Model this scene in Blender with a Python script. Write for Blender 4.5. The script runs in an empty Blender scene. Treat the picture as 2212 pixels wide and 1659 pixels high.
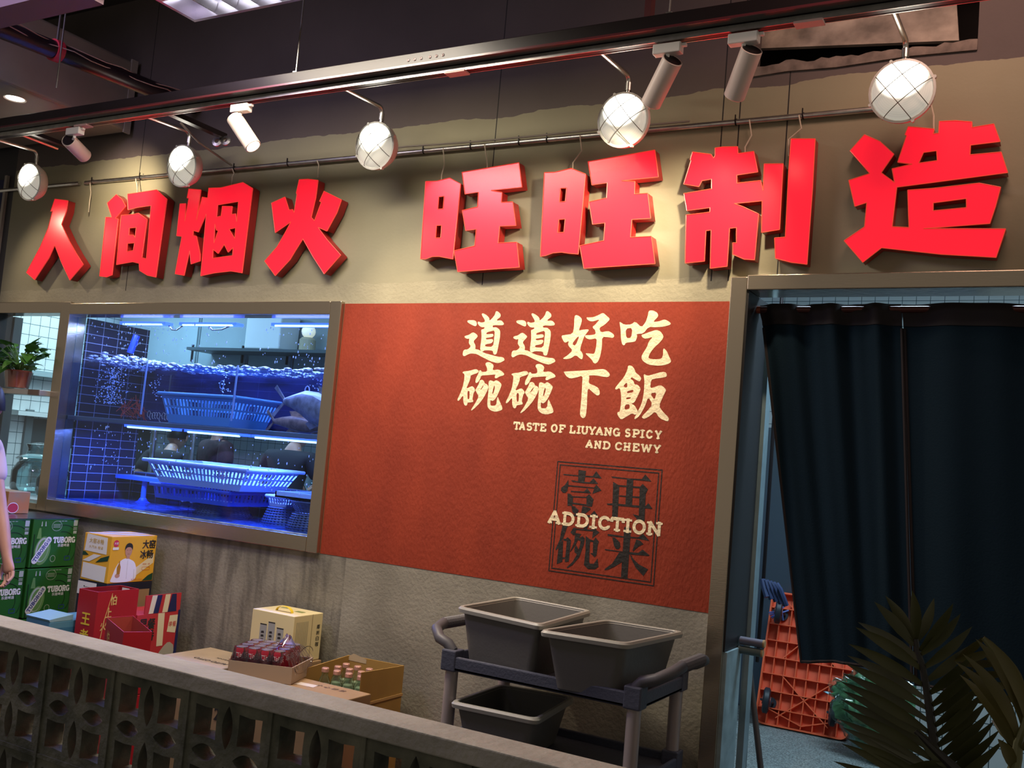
import bpy, bmesh, math, random
from mathutils import Vector, Matrix, Euler
random.seed(7)
R = math.radians
C = bpy.context.scene.collection
scene = bpy.context.scene

# ------------------------------------------------------------------ camera
cam_data = bpy.data.cameras.new('camera')
cam_data.sensor_width = 36.0
cam_data.lens = 36.0 * 2150.0 / 2212.0
cam_data.clip_start = 0.05
cam = bpy.data.objects.new('camera', cam_data)
C.objects.link(cam)
RX = Vector((0.86844621, 0.48830654, 0.08577819))
DN = Vector((0.03512369, 0.11198366, -0.99308911))
FW = Vector((-0.49453767, 0.86545732, 0.08010066))
cam.matrix_world = Matrix(((RX.x, -DN.x, -FW.x, 0.0), (RX.y, -DN.y, -FW.y, 0.0), (RX.z, -DN.z, -FW.z, 1.6), (0, 0, 0, 1)))
scene.camera = cam

# ------------------------------------------------------------------ colour management, world, large lights
scene.view_settings.view_transform = 'Standard'
scene.view_settings.look = 'None'
scene.view_settings.exposure = 0.0
scene.view_settings.gamma = 1.0
scene.view_settings.use_curve_mapping = False
try:
    scene.cycles.max_bounces = 8
    scene.cycles.transparent_max_bounces = 16
    scene.cycles.sample_clamp_indirect = 4.0
    scene.cycles.use_denoising = True
except Exception:
    pass
world = bpy.data.worlds.new('world')
scene.world = world
world.use_nodes = True
bg = world.node_tree.nodes['Background']
bg.inputs[0].default_value = (0.86, 0.76, 0.63, 1)
bg.inputs[1].default_value = 0.245


def light(name, kind, loc, energy, color, aim=None, parent=None, **kw):
    d = bpy.data.lights.new(name, kind)
    d.energy = energy
    d.color = color
    for k, v in kw.items():
        setattr(d, k, v)
    o = bpy.data.objects.new(name, d)
    C.objects.link(o)
    o.location = loc
    if aim is not None:
        o.rotation_euler = (Vector(aim) - Vector(loc)).to_track_quat('-Z', 'Y').to_euler()
    if parent is not None:
        o.parent = parent
    return o


# ceiling luminaire over the aisle, kitchen luminaires, tank tubes
light('troffer_light', 'AREA', (-3.0, 2.77, 3.47), 68, (1.0, 0.87, 0.70), (-3.0, 2.77, 0), shape='RECTANGLE', size=1.15, size_y=0.55)
light('hall_light', 'AREA', (-4.3, 1.5, 3.9), 36, (0.74, 0.63, 1.0), (-3.6, 2.3, 0), shape='RECTANGLE', size=1.2, size_y=0.5)
light('wall_fill_light', 'AREA', (-0.2, 2.9, 4.0), 8.5, (1.0, 0.60, 0.48), (-0.5, 4.0, 3.1), shape='RECTANGLE', size=1.0, size_y=0.4, spread=R(110))  # unseen lamp added to warm and brighten the upper right wall
light('kitchen_light', 'AREA', (-5.0, 5.3, 3.10), 48, (0.62, 0.86, 1.0), (-5.0, 5.6, 0), shape='RECTANGLE', size=2.6, size_y=0.6)
light('kitchen_light', 'AREA', (-0.5, 4.75, 3.10), 70, (0.58, 0.82, 1.0), (-0.6, 5.4, 0), shape='RECTANGLE', size=1.6, size_y=0.6)
light('window_light', 'AREA', (-7.3, 5.8, 3.05), 55, (0.62, 0.88, 0.98), (-7.5, 5.8, 0), shape='RECTANGLE', size=0.5, size_y=1.2)
light('tank_light', 'AREA', (-4.4, 4.22, 2.255), 26, (0.50, 0.56, 1.0), (-4.4, 4.25, 1.0), shape='RECTANGLE', size=1.8, size_y=0.06)
light('tank_light', 'AREA', (-4.4, 4.22, 1.60), 44, (0.16, 0.27, 1.0), (-4.4, 4.28, 1.0), shape='RECTANGLE', size=1.8, size_y=0.06)

# ------------------------------------------------------------------ helpers
MATS = {}


def mat(name, color=(0.5, 0.5, 0.5), rough=0.6, metal=0.0, var=0.0, scale=8.0, bump=0.0, bscale=40.0, emit=None, estr=0.0,
        alpha=None, color2=None, coat=0.0, spec=0.5, trans=0.0, stretch=None):
    if name in MATS:
        return MATS[name]
    m = bpy.data.materials.new(name)
    m.use_nodes = True
    nt = m.node_tree
    b = nt.nodes['Principled BSDF']
    b.inputs['Roughness'].default_value = rough
    b.inputs['Metallic'].default_value = metal
    b.inputs['Specular IOR Level'].default_value = spec
    b.inputs['Coat Weight'].default_value = coat
    b.inputs['Transmission Weight'].default_value = trans
    b.inputs['Base Color'].default_value = (*color, 1)
    tc = nt.nodes.new('ShaderNodeTexCoord')
    mp = nt.nodes.new('ShaderNodeMapping')
    nt.links.new(tc.outputs['Object'], mp.inputs['Vector'])
    if stretch:
        mp.inputs['Scale'].default_value = stretch
    if var > 0 or color2:
        n = nt.nodes.new('ShaderNodeTexNoise')
        n.inputs['Scale'].default_value = scale
        n.inputs['Detail'].default_value = 6
        nt.links.new(mp.outputs[0], n.inputs['Vector'])
        r = nt.nodes.new('ShaderNodeValToRGB')
        r.color_ramp.elements[0].position = 0.32
        r.color_ramp.elements[1].position = 0.68
        c2 = color2 or tuple(min(1, c * (1 + var)) for c in color)
        c1 = color if color2 else tuple(c * (1 - var) for c in color)
        r.color_ramp.elements[0].color = (*c1, 1)
        r.color_ramp.elements[1].color = (*c2, 1)
        nt.links.new(n.outputs['Fac'], r.inputs['Fac'])
        nt.links.new(r.outputs['Color'], b.inputs['Base Color'])
    if bump > 0:
        n2 = nt.nodes.new('ShaderNodeTexNoise')
        n2.inputs['Scale'].default_value = bscale
        n2.inputs['Detail'].default_value = 8
        nt.links.new(mp.outputs[0], n2.inputs['Vector'])
        bp = nt.nodes.new('ShaderNodeBump')
        bp.inputs['Strength'].default_value = bump
        bp.inputs['Distance'].default_value = 0.02
        nt.links.new(n2.outputs['Fac'], bp.inputs['Height'])
        nt.links.new(bp.outputs['Normal'], b.inputs['Normal'])
    if emit:
        b.inputs['Emission Color'].default_value = (*emit, 1)
        b.inputs['Emission Strength'].default_value = estr
    if alpha is not None:
        b.inputs['Alpha'].default_value = alpha
    MATS[name] = m
    return m


def clear_mat(name, tint=(1, 1, 1), gloss=0.08, rough=0.03, add=None):
    """thin pane, film or water body: tinted transparency under a little gloss"""
    if name in MATS:
        return MATS[name]
    m = bpy.data.materials.new(name)
    m.use_nodes = True
    nt = m.node_tree
    nt.nodes.remove(nt.nodes['Principled BSDF'])
    out = nt.nodes['Material Output']
    t = nt.nodes.new('ShaderNodeBsdfTransparent')
    t.inputs[0].default_value = (*tint, 1)
    g = nt.nodes.new('ShaderNodeBsdfGlossy')
    g.inputs['Roughness'].default_value = rough
    lw = nt.nodes.new('ShaderNodeLayerWeight')
    lw.inputs['Blend'].default_value = 0.25
    mul = nt.nodes.new('ShaderNodeMath')
    mul.operation = 'MULTIPLY_ADD'
    mul.inputs[1].default_value = gloss * 3
    mul.inputs[2].default_value = gloss * 0.4
    nt.links.new(lw.outputs['Fresnel'], mul.inputs[0])
    mx = nt.nodes.new('ShaderNodeMixShader')
    nt.links.new(mul.outputs[0], mx.inputs[0])
    nt.links.new(t.outputs[0], mx.inputs[1])
    nt.links.new(g.outputs[0], mx.inputs[2])
    nt.links.new(mx.outputs[0], out.inputs['Surface'])
    MATS[name] = m
    return m


def tile_mat(name, tile, grout, sx, sz, axis='XZ', line=0.06, rough=0.25):
    """stack-bond tiles on a wall plane; sx, sz tile sizes in metres"""
    if name in MATS:
        return MATS[name]
    m = bpy.data.materials.new(name)
    m.use_nodes = True
    nt = m.node_tree
    b = nt.nodes['Principled BSDF']
    b.inputs['Roughness'].default_value = rough
    tc = nt.nodes.new('ShaderNodeTexCoord')
    sp = nt.nodes.new('ShaderNodeSeparateXYZ')
    nt.links.new(tc.outputs['Object'], sp.inputs[0])

    def lines(sock, size):
        d = nt.nodes.new('ShaderNodeMath'); d.operation = 'DIVIDE'
        d.inputs[1].default_value = size
        nt.links.new(sp.outputs[sock], d.inputs[0])
        f = nt.nodes.new('ShaderNodeMath'); f.operation = 'FRACT'
        nt.links.new(d.outputs[0], f.inputs[0])
        l = nt.nodes.new('ShaderNodeMath'); l.operation = 'LESS_THAN'
        l.inputs[1].default_value = line * 0.1 / size
        nt.links.new(f.outputs[0], l.inputs[0])
        return l
    a, c = lines(axis[0], sx), lines(axis[1], sz)
    mxm = nt.nodes.new('ShaderNodeMath'); mxm.operation = 'MAXIMUM'
    nt.links.new(a.outputs[0], mxm.inputs[0])
    nt.links.new(c.outputs[0], mxm.inputs[1])
    mix = nt.nodes.new('ShaderNodeMix'); mix.data_type = 'RGBA'
    nt.links.new(mxm.outputs[0], mix.inputs['Factor'])
    mix.inputs['A'].default_value = (*tile, 1)
    mix.inputs['B'].default_value = (*grout, 1)
    nt.links.new(mix.outputs['Result'], b.inputs['Base Color'])
    MATS[name] = m
    return m


class MB:
    """collects shapes, builds ONE mesh object"""
    def __init__(s):
        s.bm = bmesh.new()

    def box(s, x0, x1, y0, y1, z0, z1, mtx=None):
        v = [s.bm.verts.new(Vector(p) if mtx is None else mtx @ Vector(p)) for p in
             ((x0, y0, z0), (x1, y0, z0), (x1, y1, z0), (x0, y1, z0), (x0, y0, z1), (x1, y0, z1), (x1, y1, z1), (x0, y1, z1))]
        for f in ((3, 2, 1, 0), (4, 5, 6, 7), (0, 1, 5, 4), (1, 2, 6, 5), (2, 3, 7, 6), (3, 0, 4, 7)):
            s.bm.faces.new([v[i] for i in f])
        return s

    def hexa(s, bot, top):
        v = [s.bm.verts.new(p) for p in list(bot) + list(top)]
        n = len(bot)
        s.bm.faces.new(v[:n][::-1]); s.bm.faces.new(v[n:])
        for i in range(n):
            j = (i + 1) % n
            s.bm.faces.new((v[i], v[j], v[n + j], v[n + i]))
        return s

    def quad(s, *pts):
        s.bm.faces.new([s.bm.verts.new(p) for p in pts])
        return s

    def tube(s, pts, rad, n=10, cap=True, taper=None):
        pts = [Vector(p) for p in pts]
        rings = []
        prev = None
        for i, p in enumerate(pts):
            if i == 0: d = pts[1] - p
            elif i == len(pts) - 1: d = p - pts[-2]
            else: d = (pts[i + 1] - p).normalized() + (p - pts[i - 1]).normalized()
            d = d.normalized()
            if prev is None:
                a = d.orthogonal().normalized()
            else:
                a = prev - d * prev.dot(d)
                a = a.normalized() if a.length > 1e-6 else d.orthogonal().normalized()
            prev = a
            b = d.cross(a)
            r = rad if taper is None else taper[i]
            rings.append([s.bm.verts.new(p + (a * math.cos(2 * math.pi * k / n) + b * math.sin(2 * math.pi * k / n)) * r) for k in range(n)])
        for q, w in zip(rings, rings[1:]):
            for k in range(n):
                s.bm.faces.new((q[k], q[(k + 1) % n], w[(k + 1) % n], w[k]))
        if cap:
            s.bm.faces.new(rings[0][::-1]); s.bm.faces.new(rings[-1])
        return s

    def lathe(s, prof, center=(0, 0, 0), axis=(0, 0, 1), n=24, close=False):
        """prof: list of (radius, height along axis)"""
        ax = Vector(axis).normalized()
        a = ax.orthogonal().normalized(); b = ax.cross(a)
        c = Vector(center)
        rings = []
        for r, h in prof:
            if r < 1e-6:
                rings.append([s.bm.verts.new(c + ax * h)])
            else:
                rings.append([s.bm.verts.new(c + ax * h + (a * math.cos(2 * math.pi * k / n) + b * math.sin(2 * math.pi * k / n)) * r) for k in range(n)])
        for q, w in zip(rings, rings[1:]):
            for k in range(n):
                k2 = (k + 1) % n
                if len(q) == 1 and len(w) > 1: s.bm.faces.new((q[0], w[k2], w[k]))
                elif len(w) == 1 and len(q) > 1: s.bm.faces.new((q[k], q[k2], w[0]))
                elif len(q) > 1: s.bm.faces.new((q[k], q[k2], w[k2], w[k]))
        return s

    def sphere(s, c, r, sc=(1, 1, 1), n=12):
        m = Matrix.Translation(Vector(c)) @ Matrix.Diagonal((r * sc[0], r * sc[1], r * sc[2], 1))
        bmesh.ops.create_uvsphere(s.bm, u_segments=n, v_segments=max(6, n // 2 + 2), radius=1, matrix=m)
        return s

    def mesh(s, me, mtx=None):
        k = len(s.bm.verts)
        s.bm.from_mesh(me)
        s.bm.verts.ensure_lookup_table()
        if mtx is not None:
            for v in s.bm.verts[k:]:
                v.co = mtx @ v.co
        return s

    def build(s, name, m=None, parent=None, smooth=False, bevel=0.0, kind=None, segs=2):
        bmesh.ops.recalc_face_normals(s.bm, faces=s.bm.faces)
        if bevel > 0:
            ed = [e for e in s.bm.edges if len(e.link_faces) == 2 and e.calc_face_angle(0) > 0.5]
            try:
                bmesh.ops.bevel(s.bm, geom=ed, offset=bevel, segments=segs, affect='EDGES', profile=0.5, clamp_overlap=True)
            except Exception:
                pass
        me = bpy.data.meshes.new(name)
        s.bm.to_mesh(me); s.bm.free()
        if m is not None:
            me.materials.append(m)
        if smooth:
            for p in me.polygons: p.use_smooth = True
            try:
                me.set_sharp_from_angle(angle=R(42))
            except Exception:
                pass
        o = bpy.data.objects.new(name, me)
        C.objects.link(o)
        if parent is not None:
            o.parent = parent
            pl = parent.matrix_basis
            q = parent.parent
            while q is not None:
                pl = q.matrix_basis @ pl
                q = q.parent
            me.transform(pl.inverted())     # shapes are given in scene coordinates
        if kind:
            o['kind'] = kind
        return o


def tag(o, label, cat, group=None, kind=None):
    o['label'] = label; o['category'] = cat
    if group: o['group'] = group
    if kind: o['kind'] = kind
    return o


def thing(name, label, cat, loc=(0, 0, 0), rz=0.0, group=None):
    o = bpy.data.objects.new(name, None)
    o.empty_display_size = 0.05
    C.objects.link(o)
    o.location = loc; o.rotation_euler = (0, 0, rz)
    return tag(o, label, cat, group)


def struct(name, mb, m, **kw):
    return mb.build(name, m, kind='structure', **kw)


def dup(root, loc, rz=None, label=None, group=None):
    r = root.copy(); C.objects.link(r); r.location = loc
    if rz is not None: r.rotation_euler = (0, 0, rz)
    if label: r['label'] = label
    if group: r['group'] = group
    for ch in list(root.children):
        c = ch.copy(); C.objects.link(c); c.parent = r
        for g in list(ch.children):
            d = g.copy(); C.objects.link(d); d.parent = c
    return r


_dg = None


def curve_mesh(build_fn, kind='CURVE', **kw):
    cu = bpy.data.curves.new('tmp', kind)
    build_fn(cu)
    for k, v in kw.items():
        setattr(cu, k, v)
    o = bpy.data.objects.new('tmp', cu)
    C.objects.link(o)
    dg = bpy.context.evaluated_depsgraph_get()
    dg.update()
    me = bpy.data.meshes.new_from_object(o.evaluated_get(dg))
    bpy.data.objects.remove(o)
    bpy.data.curves.remove(cu)
    return me


def chaikin(p, k=1, w=0.22):
    for _ in range(k):
        q = []
        for i in range(len(p)):
            a, b = p[i], p[(i + 1) % len(p)]
            q.append((a[0] * (1 - w) + b[0] * w, a[1] * (1 - w) + b[1] * w))
            q.append((a[0] * w + b[0] * (1 - w), a[1] * w + b[1] * (1 - w)))
        p = q
    return p


def poly_mesh(loops, depth, smooth=0):
    """filled outline (first loop) with holes, in local XY, extruded 0..depth in Z"""
    def f(cu):
        cu.dimensions = '2D'
        cu.fill_mode = 'BOTH'
        cu.extrude = depth / 2
        for lp in loops:
            lp = chaikin(lp, smooth) if smooth else lp
            sp = cu.splines.new('POLY')
            sp.points.add(len(lp) - 1)
            for p, (x, y) in zip(sp.points, lp):
                p.co = (x, y, 0, 1)
            sp.use_cyclic_u = True
    me = curve_mesh(f)
    me.transform(Matrix.Translation((0, 0, depth / 2)))
    return me


def plane(o, u, v):
    """matrix taking local (x, y, z) to o + x u + y v + z (u x v)"""
    o, u, v = Vector(o), Vector(u).normalized(), Vector(v).normalized()
    n = u.cross(v)
    return Matrix(((u.x, v.x, n.x, o.x), (u.y, v.y, n.y, o.y), (u.z, v.z, n.z, o.z), (0, 0, 0, 1)))


WALL = plane((0, 4.0, 0), (1, 0, 0), (0, 0, 1))   # normal is -y: out of the shop front


def text_mesh(s, w=None, h=None, bold=0.0, depth=0.0006, shear=0.0):
    """text scaled into a w x h box whose lower-left corner is the origin; bold thickens it by overprinting"""
    def f(cu):
        cu.body = s
        cu.size = 1.0
        cu.shear = shear
        cu.extrude = 0.0
        cu.fill_mode = 'FRONT'
        cu.resolution_u = 3
    me = curve_mesh(f, 'FONT')
    if not me.vertices:
        return me
    xs = [v.co.x for v in me.vertices]; ys = [v.co.y for v in me.vertices]
    x0, x1, y0, y1 = min(xs), max(xs), min(ys), max(ys)
    sx = (w / (x1 - x0)) if w else None
    sy = (h / (y1 - y0)) if h else sx
    sx = sx or sy
    for v in me.vertices:
        v.co = ((v.co.x - x0) * sx, (v.co.y - y0) * sy, depth)
    if bold > 0:
        bm = bmesh.new()
        d = bold * 0.8
        for k, (a, b) in enumerate(((0, 0), (d, 0), (-d, 0), (0, d * .7), (0, -d * .7))):
            n = len(bm.verts)
            bm.from_mesh(me)
            bm.verts.ensure_lookup_table()
            for v in bm.verts[n:]:
                v.co += Vector((a * sx, b * sy, k * 2e-6))
        bm.to_mesh(me); bm.free()
    return me


# ---- slab-serif capitals drawn as thick strokes
def _arc(cx, cy, rx, ry, a0, a1, n=14):
    return [(cx + rx * math.cos(R(a0 + (a1 - a0) * i / n)), cy + ry * math.sin(R(a0 + (a1 - a0) * i / n))) for i in range(n + 1)]


SLAB = {
    'A': ([[(.08, .04), (.5, .97)], [(.5, .97), (.92, .04)], [(.27, .36), (.73, .36)]], [(.02, .3, 0), (.66, 1.0, 0)]),
    'B': ([[(.2, 0), (.2, 1)], [(.2, .93)] + _arc(.5, .74, .3, .19, 90, -90) + [(.2, .52)], [(.2, .5)] + _arc(.55, .29, .33, .21, 90, -90) + [(.2, .07)]], [(0, .3, 0), (0, .3, 1)]),
    'C': ([_arc(.52, .5, .42, .43, 42, 318)], [(.84, .96, .78), (.84, .96, .26)]),
    'D': ([[(.2, 0), (.2, 1)], [(.2, .93)] + _arc(.45, .5, .42, .43, 90, -90) + [(.2, .07)]], [(0, .3, 0), (0, .3, 1)]),
    'E': ([[(.2, 0), (.2, 1)], [(.1, .93), (.9, .93), (.9, .74)], [(.2, .52), (.66, .52)], [(.1, .07), (.94, .07), (.94, .28)]], [(0, .3, 0), (0, .3, 1)]),
    'F': ([[(.2, 0), (.2, 1)], [(.1, .93), (.92, .93), (.92, .72)], [(.2, .50), (.68, .50)]], [(0, .48, 0), (0, .3, 1)]),
    'G': ([_arc(.52, .5, .42, .43, 45, 350), [(.88, .44), (.88, .05)]], [(.6, 1.0, .46)]),
    'H': ([[(.2, 0), (.2, 1)], [(.8, 0), (.8, 1)], [(.2, .5), (.8, .5)]], [(0, .4, 0), (0, .4, 1), (.6, 1, 0), (.6, 1, 1)]),
    'I': ([[(.5, 0), (.5, 1)]], [(0, 1, 0), (0, 1, 1)]),
    'L': ([[(.22, 0), (.22, 1)], [(.1, .07), (.93, .07), (.93, .32)]], [(0, .5, 1), (0, .4, 0)]),
    'N': ([[(.18, 0), (.18, .95)], [(.18, .95), (.82, .05)], [(.82, .05), (.82, 1)]], [(0, .36, 0), (0, .3, 1), (.62, 1, 1)]),
    'O': ([_arc(.5, .5, .42, .44, 0, 360, 26)], []),
    'P': ([[(.22, 0), (.22, 1)], [(.22, .93)] + _arc(.55, .70, .34, .23, 90, -90) + [(.22, .47)]], [(0, .5, 0), (0, .3, 1)]),
    'R': ([[(.2, 0), (.2, 1)], [(.2, .93)] + _arc(.52, .72, .33, .21, 90, -90) + [(.2, .51)], [(.55, .5), (.84, .06)]], [(0, .42, 0), (0, .3, 1), (.74, 1, 0)]),
    'S': ([_arc(.5, .72, .34, .22, 30, 270, 12) + _arc(.5, .28, .36, .22, 90, -150, 12)], []),
    'T': ([[(.5, 0), (.5, 1)], [(.04, .72), (.06, .93), (.94, .93), (.96, .72)]], [(.28, .72, 0)]),
    'U': ([[(.18, 1), (.18, .35)] + _arc(.5, .33, .32, .27, 180, 360) + [(.82, 1)]], [(0, .38, 1), (.64, 1, 1)]),
    'W': ([[(.1, .97), (.3, .04)], [(.3, .04), (.5, .9)], [(.5, .9), (.7, .04)], [(.7, .04), (.9, .97)]], [(0, .24, 1), (.76, 1, 1)]),
    'Y': ([[(.1, .97), (.5, .45)], [(.9, .97), (.5, .45)], [(.5, .45), (.5, 0)]], [(0, .3, 1), (.7, 1, 1), (.3, .7, 0)]),
}


def slab(mb, ch, x0, x1, z0, z1, mtx, wt=0.2, depth=0.0008):
    w, h = x1 - x0, z1 - z0
    t = wt * h * 0.5
    st, se = SLAB[ch]

    def bar(a, b, tt, dz):
        a, b = Vector((a[0], a[1], 0)), Vector((b[0], b[1], 0))
        d = (b - a)
        if d.length < 1e-7: return
        d.normalize()
        n = Vector((-d.y, d.x, 0)) * tt
        e = d * tt * 0.45
        mb.quad(*[mtx @ (p + Vector((0, 0, dz))) for p in (a - n - e, b - n + e, b + n + e, a + n - e)])
    k = 0
    for pl_ in st:
        for p, q in zip(pl_, pl_[1:]):
            k += 1
            bar((x0 + p[0] * w, z0 + p[1] * h), (x0 + q[0] * w, z0 + q[1] * h), t, depth + k * 2e-6)
    for a, b, lv in se:
        k += 1
        s = wt * 0.32 * h
        zc = z0 + s if lv == 0 else (z1 - s if lv == 1 else z0 + lv * h)
        bar((x0 + a * w, zc), (x0 + b * w, zc), s, depth + k * 2e-6)


def slab_word(mb, word, x0, z0, w, h, mtx, wt=0.22, gap=0.14, depth=0.0008):
    rel = {'I': 0.55, 'W': 1.4}
    tot = sum(rel.get(c, 1.0) for c in word) + gap * (len(word) - 1)
    u = w / tot
    x = x0
    for c in word:
        cw = u * rel.get(c, 1.0)
        slab(mb, c, x, x + cw, z0, z0 + h, mtx, wt, depth)
        x += cw + gap * u


def rrect(x0, x1, y0, y1, r, n=4):
    p = []
    for cx, cy, a in ((x1 - r, y0 + r, -90), (x1 - r, y1 - r, 0), (x0 + r, y1 - r, 90), (x0 + r, y0 + r, 180)):
        for i in range(n + 1):
            t = R(a + 90 * i / n)
            p.append((cx + r * math.cos(t), cy + r * math.sin(t)))
    return p


def ell(cx, cy, rx, ry, n=24, rot=0):
    c, s = math.cos(R(rot)), math.sin(R(rot))
    return [(cx + rx * math.cos(2 * math.pi * i / n) * c - ry * math.sin(2 * math.pi * i / n) * s,
             cy + rx * math.cos(2 * math.pi * i / n) * s + ry * math.sin(2 * math.pi * i / n) * c) for i in range(n)]


def decal(name, m, parent, mtx, items, off=0.0008, label=None):
    """flat print on a face: items are outline lists [loop, hole...] or ready meshes"""
    mb = MB()
    for k, it in enumerate(items):
        me = it if isinstance(it, bpy.types.Mesh) else poly_mesh(it, 0.0003)
        mb.mesh(me, mtx @ Matrix.Translation((0, 0, off + k * 4e-6)))
    o = mb.build(name, m, parent)
    if label: o['label'] = label
    return o


def at(me, x, y, rot=0.0):
    me.transform(Matrix.Translation((x, y, 0)) @ Matrix.Rotation(R(rot), 4, 'Z'))
    return me


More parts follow.
